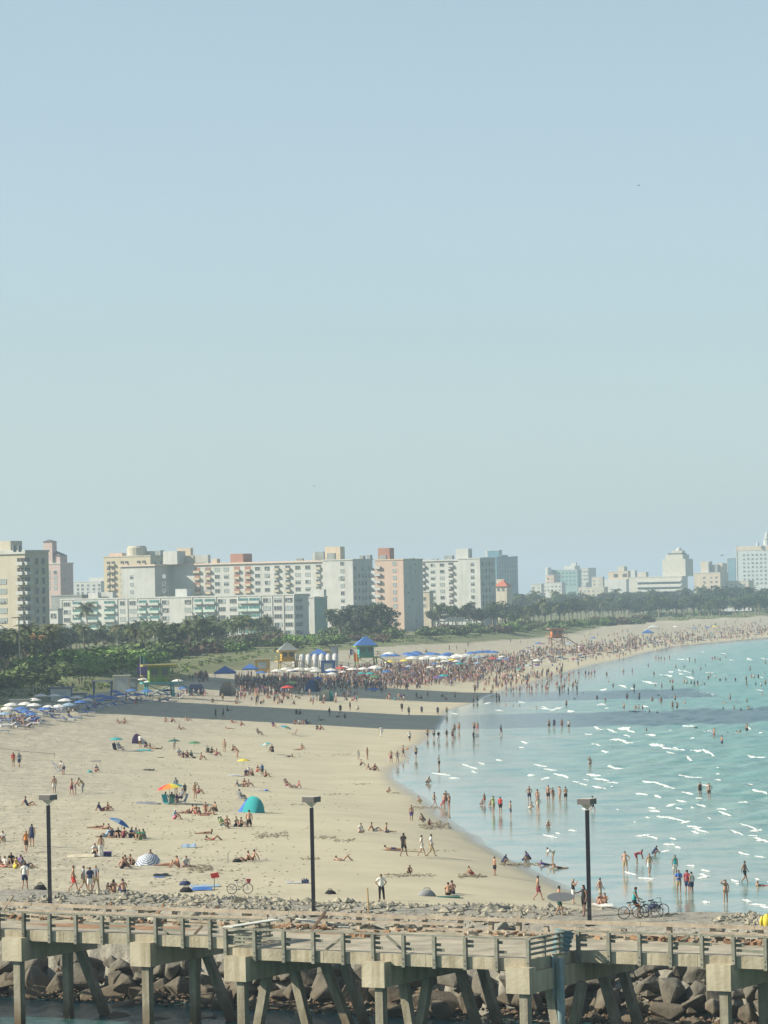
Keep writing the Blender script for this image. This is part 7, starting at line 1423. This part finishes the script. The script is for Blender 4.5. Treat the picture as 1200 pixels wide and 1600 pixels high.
# lifeguard towers
def lifeguard(px, py, s_, body, trim, rail_, low, roof, peak, label):
    g = ground(px, py); e = empty('lifeguard_tower', (g.x, g.y, g.z), rad(10)); e.scale = (s_,) * 3; tag(e, label, 'lifeguard tower')
    for x in (-1.6, 1.6):
        for y in (-1.3, 1.3): q = MB(); q.tube([(x * 1.1, y * 1.1, 0), (x, y, 1.7)], .12, 6, low); q.build('leg', None, e)
    q = MB()
    for x in (-1.6, 1.6): q.bar((x, -1.3, .1), (x, 1.3, 1.6), .1, .1, low)
    q.bar((-1.6, -1.35, .1), (1.6, -1.35, 1.6), .1, .1, low); q.bar((1.6, -1.36, .1), (-1.6, -1.36, 1.6), .1, .1, low); q.build('brace', None, e)
    q = MB(); q.box(-2.3, -1.9, 1.7, 2.3, 1.9, 1.88, trim); q.build('deck', None, e); q = MB(); q.box(-1.3, -.9, 1.882, 1.3, 1.3, 3.9, body); q.build('cabin', None, e)
    for x in (-.65, .65): w2 = MB(); w2.box(x - .4, -.95, 2.6, x + .4, -.902, 3.6, GL); w2.build('window', None, e)
    for z in (2.35, 2.75): q = MB(); q.bar((-2.25, -1.85, z), (2.25, -1.85, z), .07, .07, rail_); q.bar((2.25, -1.85, z), (2.25, 1.85, z), .07, .07, rail_); q.bar((-2.25, -1.85, z), (-2.25, 1.85, z), .07, .07, rail_); q.build('rail', None, e)
    for x in (-2.25, -.75, .75, 2.25): q = MB(); q.bar((x, -1.86, 1.88), (x, -1.86, 2.8), .08, .08, rail_); q.build('rail_post', None, e)
    q = MB()
    if peak: q.add([(-2, -1.6, 3.9), (2, -1.6, 3.9), (2, 1.9, 3.9), (-2, 1.9, 3.9), (0, .1, 5.6)], [(0, 1, 4), (1, 2, 4), (2, 3, 4), (3, 0, 4), (3, 2, 1, 0)], roof)
    else: q.box(-2.2, -1.8, 3.9, 2.2, 1.9, 4.12, roof)
    q.build('roof', None, e); q = MB(); q.bar((2.6, .8, 1.75), (5.2, .8, .05), 1.0, .1, trim); q.build('ramp', None, e)
    if peak: q = MB(); q.box(-2.0, -1.65, 3.6, 2.0, 1.9, 3.88, trim); q.build('eaves', None, e)
TQ = mat('tower_turquoise', (.05, .30, .32), .7, .1); LM = mat('tower_lime', (.15, .25, .06), .7, .1); YE = mat('tower_yellow', (.30, .26, .06), .7, .1); ORG = mat('tower_orange', (.45, .16, .04), .7, .1)
lifeguard(249, 1089, 1.5, LM, TQ, YE, TQ, YE, False, 'turquoise and lime lifeguard tower with a flat yellow roof by the loungers'); lifeguard(572, 1043, 1.5, TQ, LM, LM, LM, cloth('blue'), True, 'turquoise lifeguard tower with a peaked blue roof behind the crowd'); lifeguard(870, 1008, 1.5, ORG, mat('tower_brown', (.16, .07, .04), .8), ORG, BRICK, BRICK, False, 'orange brown lifeguard tower far along the beach'); lifeguard(450, 1047, 1.25, mat('hut_yellow', (.50, .32, .05)), mat('hut_yellow', (.50, .32, .05)), YE, YE, GRY, True, 'yellow lookout hut with a grey peaked roof behind the crowd')
# flags
def flag(px, py, h, c, label, fh=2.0):
    g = ground(px, py); e = empty('flag', (g.x, g.y, g.z)); tag(e, label, 'flag'); q = MB(); q.tube([(0, 0, 0), (0, 0, h)], .05, 5, STK); q.build('pole', None, e); q = MB(); n_ = 6
    vs = [(.05 + .22 * i + 0, .12 * math.sin(i * 1.3), h - fh * j * (1 - .06 * i) - .12 * i) for i in range(n_) for j in (0, 1)]; q.add(vs, [(i * 2, i * 2 + 2, i * 2 + 3, i * 2 + 1) for i in range(n_ - 1)], c); q.build('cloth', None, e)
flag(553, 1044, 4.2, cloth('orange'), 'orange flag left of the peaked lifeguard tower', 2.6); flag(547, 1040, 4.6, cloth('purple'), 'purple flag left of the orange one', 1.8); flag(220, 1075, 6.5, cloth('dgreen'), 'dark green flag left of the flat roofed lifeguard tower', 1.8)
g = ground(225, 1066); e = empty('purple_balloon', (g.x, g.y, g.z)); tag(e, 'round purple inflatable sign left of the flat roofed lifeguard tower', 'inflatable'); mb = MB(); mb.lathe((0, 0, 2.4), [(1.5 * math.cos(t), 1.9 * math.sin(t)) for t in [-1.5 + .375 * k for k in range(9)]], 14, cloth('purple')); mb.build('balloon', None, e, True); mb = MB(); mb.tube([(0, 0, 0), (0, 0, .6)], .06, 5, STK); mb.build('post', None, e)
# lamp mast in the grove, fence stakes on the dune
g = ground(31, 1052); q = at_Y(30, 965, g.y); e = empty('lamp_mast', (g.x, g.y, g.z)); tag(e, 'tall pale lamp mast with a crossbar in the west grove', 'lamp mast'); mb = MB(); mb.tube([(0, 0, 0), (0, 0, q.z - g.z)], [.22, .12], 7, CREAM); mb.build('mast', None, e); mb = MB(); mb.box(-1.6, -.1, q.z - g.z - .1, 1.6, .1, q.z - g.z + .1, CREAM); mb.build('crossbar', None, e)
fe = empty('dune_fence', ground(60, 1083)); tag(fe, 'row of thin pale stakes with rope along the dune above the huts', 'fence'); prev = None
for px, py in ((44, 1083), (52, 1082), (57, 1084), (63, 1082), (72, 1082), (110, 1076), (121, 1072), (126, 1071), (131, 1070), (138, 1069)):
    g = ground(px, py) - fe.location; mb = MB(); mb.tube([g, g + Vector((0, 0, 1.6))], .07, 5, BEI); mb.build('stake', None, fe)
    if prev is not None: mb = MB(); mb.tube([prev + Vector((0, 0, 1.3)), (prev + g) / 2 + Vector((0, 0, 1.1)), g + Vector((0, 0, 1.3))], .03, 4, BEI); mb.build('rope', None, fe)
    prev = g

# ------------------------------------------------------------------ parasols along the crowded beach
for px, py, d_ in ((433, 1060, 3), (447, 1057, 3), (455, 1060, 2.6), (467, 1057, 3), (481, 1057, 3), (491, 1056, 3), (493, 1060, 2.8), (518, 1058, 3.2), (519, 1065, 2.6), (539, 1054, 3.6), (551, 1057, 3), (568, 1056, 3.2), (587, 1053, 4.4)): parasol(px, py, d_, 2.2, ['white'], 'white parasol behind the packed crowd ' + spot2(px), 'white parasols behind the crowd ' + spot2(px))
for px, py in ((604, 1034), (616, 1034), (637, 1031), (644, 1033), (654, 1032), (672, 1031), (679, 1032), (695, 1033), (737, 1029), (748, 1028), (755, 1028), (762, 1027), (771, 1028), (700, 1031), (650, 1029)): parasol(px, py, 4.2, 2.3, ['blue'], 'blue parasol in the long row below the dune ' + spot2(px), 'blue parasols in the row ' + spot2(px))
for px, py in ((609, 1030), (645, 1037), (661, 1038), (669, 1036), (680, 1038), (691, 1036), (715, 1033), (722, 1034), (728, 1033), (697, 1037), (710, 1036)): parasol(px, py, 4.2, 2.2, ['white'], 'white parasol among the long blue row ' + spot2(px), 'white parasols among the blue row ' + spot2(px))
for px, py, c, lb in ((610, 1043, 'yellow', 'yellow parasol at the left of two over the crowd'), (632, 1041, 'yellow', 'yellow parasol at the right of two over the crowd'), (685, 1069, 'purple', 'purple parasol at the front of the crowd'), (707, 1040, 'yellow', 'pale yellow parasol in the white row'), (770, 1037, 'red', 'red parasol in the east of the crowd'), (586, 1068, 'green', 'green parasol inside the packed crowd'), (533, 1054, 'red', 'red parasol at the back of the packed crowd'), (693, 1066, 'teal', 'teal parasol beside the purple one'), (841, 1012, 'blue', 'blue parasol left of the orange lifeguard tower'), (927, 1003, 'blue', 'blue parasol far right of the orange lifeguard tower'), (889, 1012, 'lblue', 'pale blue parasol right of the orange lifeguard tower'), (1056, 985, 'white', 'white parasol far along the beach'), (1117, 984, 'yellow', 'yellow parasol far along the beach'), (1106, 986, 'blue', 'blue parasol far along the beach, right one'), (1086, 987, 'blue', 'blue parasol far along the beach, left one'), (839, 1040, 'white', 'white parasol near the shore of the east crowd'), (718, 1046, 'teal', 'teal parasol inside the east crowd'), (456, 1078, 'lime', 'lime parasol in the tower shadow'), (450, 1086, 'red', 'small red parasol at the sunlit strip'), (583, 1089, 'blue', 'blue parasol in the tower shadow near the strip')): parasol(px, py, 3.0, 2.0, [c], lb)
ends = ['white', 'blue', 'white', 'lblue', 'navy', 'white', 'teal', 'blue']
for k in range(26):
    px = rnd.uniform(400, 800); py = lerp_tab([(400, 1066), (560, 1062), (800, 1034)], px) + rnd.uniform(-6, 8); c = rnd.choice(ends); nm = {'lblue': 'pale blue', 'navy': 'dark blue', 'teal': 'turquoise'}.get(c, c)
    lab = 'small %s parasol inside the packed crowd %s' % (nm, spot2(px)); parasol(px, py, rnd.uniform(2.0, 2.8), 2.0, [c], lab, lab)
tent(488, 1081, 3.2, 2.6, 'blue', 'navy', 'blue dome tent in the tower shadow'); tent(510, 1096, 3.0, 2.4, 'lgrey', 'teal', 'pale dome tent on the sunlit strip')

# ------------------------------------------------------------------ bathers and the crowd
def small(px, py, pz, rz, c, sk, label, group, sink, sc=1.0):
    g = at_z(px, py, 0.0) if sink else ground(px, py)
    o = person_at((g.x, g.y, (chop(g.x, g.y) - sink) if sink else g.z - .02), pz, rz, 'trunks', c, c, sk, 'd', label, sc, group)
BATH = [(1019, 1095, .9), (1033, 1098, .6), (1055, 1094, .5), (1051, 1107, .5), (1058, 1107, .6), (1070, 1099, .9), (1141, 1093, .6), (1131, 1100, 1.4), (1135, 1098, 1.4), (1116, 1152, .3), (1128, 1161, .6), (1137, 1144, 1.3), (1151, 1143, 1.3), (1156, 1143, 1.3), (1167, 1140, .6), (1175, 1109, 1.2), (1147, 1107, 1.3), (1158, 1110, 1.2), (1169, 1107, 1.3), (1172, 1110, 1.3), (1130, 1109, 1.3), (1167, 1096, 1.2), (1191, 1086, 1.3), (1150, 1097, 1.3), (885, 1103, .5), (897, 1092, 1.4), (933, 1092, .8), (946, 1096, 1.2), (980, 1092, .6), (975, 1107, .4), (999, 1091, .6), (993, 1107, .9), (998, 1107, .9), (1004, 1107, .9), (1015, 1113, 1.3), (1027, 1114, 1.3), (958, 1074, .5), (991, 1079, .4), (951, 1065, .8), (948, 1056, .5), (974, 1052, .4), (988, 1052, .5), (1022, 1056, .6), (1051, 1067, .6), (1047, 1066, .8), (1051, 1078, .5), (1034, 1075, .7), (1024, 1072, .9), (1069, 1067, .5), (1073, 1068, .6), (1080, 1069, .5), (1085, 1072, .6), (1090, 1072, .4), (1097, 1069, .9), (1101, 1070, .9), (1107, 1061, .8), (1110, 1057, .8), (1118, 1058, 1.0), (1125, 1063, .9), (1134, 1062, .9), (1149, 1063, .6), (1166, 1064, .5), (1167, 1073, .5), (1174, 1059, .6), (1178, 1060, .7), (1185, 1060, .6), (1181, 1070, .8), (1189, 1071, .8), (1196, 1069, .7), (1194, 1053, .9), (1172, 1047, .5), (1196, 1036, .8), (1083, 1053, .6), (1095, 1047, .5), (1069, 1043, .9), (1102, 1040, .9), (1113, 1031, .6), (1117, 1031, .5), (1121, 1030, .6), (1125, 1032, .6), (1134, 1028, .5), (1086, 1035, .4), (1077, 1033, .3), (1056, 1043, .8), (1013, 1041, .9), (1025, 1031, .3), (1029, 1032, .3), (1033, 1032, .3), (1038, 1033, .3), (1046, 1030, .3), (831, 1080, .3), (812, 1081, .3), (847, 1077, .3), (874, 1083, .3), (888, 1082, .3), (895, 1076, .3), (915, 1056, .2), (920, 1057, .2), (924, 1056, .2), (929, 1054, .2), (740, 1098, .3), (746, 1097, .3), (711, 1093, .15), (776, 1092, .3), (780, 1093, .6), (790, 1102, 1.4), (812, 1103, 1.4), (802, 1103, 1.4), (1010, 1143, 1.3), (838, 1128 - 20, 1.3)]
FAR_BATH = []
for px, py, s_ in BATH:
    deep = s_ >= 1.2
    if py < 1086: FAR_BATH.append((px, py, s_)); continue
    c = rnd.choice(('black', 'navy', 'maroon', 'brown', 'red', 'black')); sk = rnd.choice((0, 1, 1, 1, 2)); nm = {'maroon': 'dark red'}.get(c, c)
    near = 'just under the dark shadow band' if 1138 < py < 1165 else 'just above the dark shadow band' if py > 1100 else 'well above the shadow band'
    side = 'off the east crowd' if px < 960 else 'in the open middle water' if px < 1090 else 'toward the east edge'
    lab = ('swimmer showing head and shoulders ' if deep else 'bather in %s trunks ' % nm) + near + ' ' + side
    small(px, py, rnd.choice(('stand', 'akimbo', 'hip', 'stand', 'fold', 'walk', 'headup')), rnd.uniform(0, 360), c, sk, lab, lab, s_, rnd.uniform(.95, 1.1))
# everyone farther off: one mass
cw = MB(); CM = [cloth(c) for c in ('black', 'navy', 'maroon', 'white', 'blue', 'lgrey', 'black', 'teal', 'white', 'grey', 'purple', 'white', 'navy', 'pink', 'black', 'lblue')]
def figure(g, rz, c, sk, sit, hair):
    ca, sa = math.cos(rz), math.sin(rz); s_ = rnd.uniform(.92, 1.08)
    def tr(p): return g + Vector((p[0] * ca - p[1] * sa, p[0] * sa + p[1] * ca, p[2])) * s_
    bare = rnd.random() < .42
    if sit:
        for x in (-.1, .1): cw.tube([tr((x, 0, .14)), tr((x * 1.3, -.42, .44)), tr((x * 1.3, -.65, .05))], [.09, .07, .05], 4, sk)
        cw.tube([tr((0, 0, .05)), tr((0, -.02, .35)), tr((0, -.08, .62))], [.16, .14, .13], 5, sk if bare else c); b = (0, -.12, .78)
        for x in (-.2, .2): cw.tube([tr((x, -.05, .58)), tr((x * 1.1, -.3, .38))], [.05, .04], 4, sk)
    else:
        d_ = rnd.uniform(-.2, .2)
        for x, q in ((-.1, d_), (.1, -d_)): cw.tube([tr((x, 0, .9)), tr((x, -.02 + q * .5, .5)), tr((x, q, 0))], [.1, .07, .05], 4, sk)
        cw.tube([tr((0, 0, .66)), tr((0, 0, .97))], [.17, .16], 5, c)
        cw.tube([tr((0, 0, .95)), tr((0, 0, 1.2)), tr((0, 0, 1.45))], [.14, .16, .12], 5, sk if bare else rnd.choice(CM)); b = (0, -.02, 1.6)
        o = rnd.choice((.22, .34))
        for x in (-1, 1): cw.tube([tr((x * .18, 0, 1.4)), tr((x * o, .02, 1.12)), tr((x * .2, -.12, .9))], [.05, .045, .035], 4, sk)
    h = tr(b); cw.add([h + v * .115 for v in ico], icf, sk); cw.add([h + Vector((v.x, v.y, v.z * .8)) * .118 + Vector((0, .01, .035)) for v in ico], icf, hair)
def mass(n_, fx, fy, sitp):
    for _ in range(n_):
        px = fx(); py = fy(px); g = ground(px, py)
        if shore_d(g.x, g.y) < .5 or grass_d(g.x, g.y) > -1: continue
        figure(g, rnd.uniform(0, 6.3), rnd.choice(CM), rnd.choice((SKIN[1], SKIN[2], SKIN[0], SKIN[2], SKIN[3])), rnd.random() < sitp, HAIR[rnd.choice('dddbl')])
mass(1150, lambda: rnd.uniform(368, 760), lambda px: lerp_tab([(368, 1070), (600, 1070), (760, 1056)], px) + rnd.gauss(0, 5), .12)
mass(900, lambda: 520 + 300 * rnd.random(), lambda px: lerp_tab([(520, 1060), (700, 1050), (820, 1040)], px) + rnd.uniform(-14, 12), .3)
mass(70, lambda: rnd.uniform(275, 325), lambda px: 1062 + rnd.gauss(0, 2.5), .05)
mass(160, lambda: rnd.uniform(368, 470), lambda px: 1080 + rnd.gauss(0, 6), .3)
mass(430, lambda: rnd.uniform(700, 1000), lambda px: lerp_tab([(700, 1045), (850, 1028), (1000, 1008)], px) + rnd.gauss(0, 7), .45)
mass(210, lambda: rnd.uniform(820, 960), lambda px: lerp_tab([(820, 1024), (960, 1012)], px) + rnd.gauss(0, 4), .3)
mass(560, lambda: rnd.uniform(960, 1210), lambda px: lerp_tab([(960, 1010), (1100, 996), (1210, 985)], px) + rnd.gauss(0, 6), .4)
mass(130, lambda: rnd.uniform(740, 905), lambda px: lerp_tab([(740, 1074), (900, 1052)], px) + rnd.gauss(0, 5), .1)
mass(60, lambda: rnd.uniform(500, 1200), lambda px: lerp_tab([(500, 1035), (700, 1018), (900, 998), (1200, 974)], px) + rnd.gauss(0, 4), .1)
mass(40, lambda: rnd.uniform(0, 60), lambda px: 1130 + rnd.gauss(0, 5), .8)
mass(30, lambda: rnd.uniform(60, 320), lambda px: lerp_tab([(60, 1118), (320, 1084)], px) + rnd.gauss(0, 4), .6)
mass(46, lambda: rnd.uniform(398, 560), lambda px: rnd.uniform(1086, 1102), .6)
mass(12, lambda: rnd.uniform(600, 700), lambda px: rnd.uniform(1086, 1096), .3)
for px, py, s_ in FAR_BATH + [(rnd.uniform(770, 905), rnd.uniform(1052, 1082), .15) for _ in range(60)]:
    g = at_z(px, py, 0); figure(g - Vector((0, 0, s_ - chop(g.x, g.y))), rnd.uniform(0, 6.3), rnd.choice(CM[:3]), rnd.choice(SKIN[:3]), False, HAIR['d'])
tag(cw.build('crowd'), 'dense distant crowd of beachgoers below the dune', kind='stuff')
# many small towels and mats between them
tw = MB()
for _ in range(420):
    px = rnd.uniform(560, 1210); py = lerp_tab([(560, 1058), (700, 1044), (900, 1022), (1100, 998), (1210, 986)], px) + rnd.gauss(0, 8); g = ground(px, py)
    if shore_d(g.x, g.y) < 8 or grass_d(g.x, g.y) > -3: continue
    e = rnd.uniform(0, 3.1); tw.obox(g + Vector((0, 0, .12)), Vector((math.cos(e), math.sin(e), 0)) * .95, Vector((-math.sin(e), math.cos(e), 0)) * .45, (0, 0, rnd.uniform(.04, .22)), rnd.choice(CM))
tag(tw.build('beach_gear'), 'towels, bags and low chairs between the distant crowd', kind='stuff')

# gulls
def gull(px, py, Y, label, s_=1.0):
    q = at_Y(px, py, Y); e = empty('seagull', q, rnd.uniform(-1, 1)); e.scale = (s_,) * 3; tag(e, label, 'bird'); GM = mat('gull', (.06, .06, .06), .8, 0)
    mb = MB(); mb.tube([(0, -.28, 0), (0, -.15, .02), (0, .1, .01), (0, .32, 0)], [.02, .07, .06, .01], 6, GM); mb.build('body', None, e, True)
    for x in (-1, 1): mb = MB(); mb.add([(x * .04, -.1, .03), (x * .04, .1, .03), (x * .35, .06, .17), (x * .35, -.12, .17), (x * .72, .1, .10)], [(0, 1, 2, 3), (3, 2, 4)] if x > 0 else [(3, 2, 1, 0), (4, 2, 3)], GM); mb.build('wing', None, e)
gull(987, 1214, 440, 'dark gull flying low over the waves', 1.3); gull(1128, 868, 700, 'small dark bird in the sky left of the blue strip tower', 1.2); gull(491, 760, 500, 'tiny dark bird in the sky above the long white block', .6); gull(998, 290, 400, 'tiny dark bird high in the sky', .5)
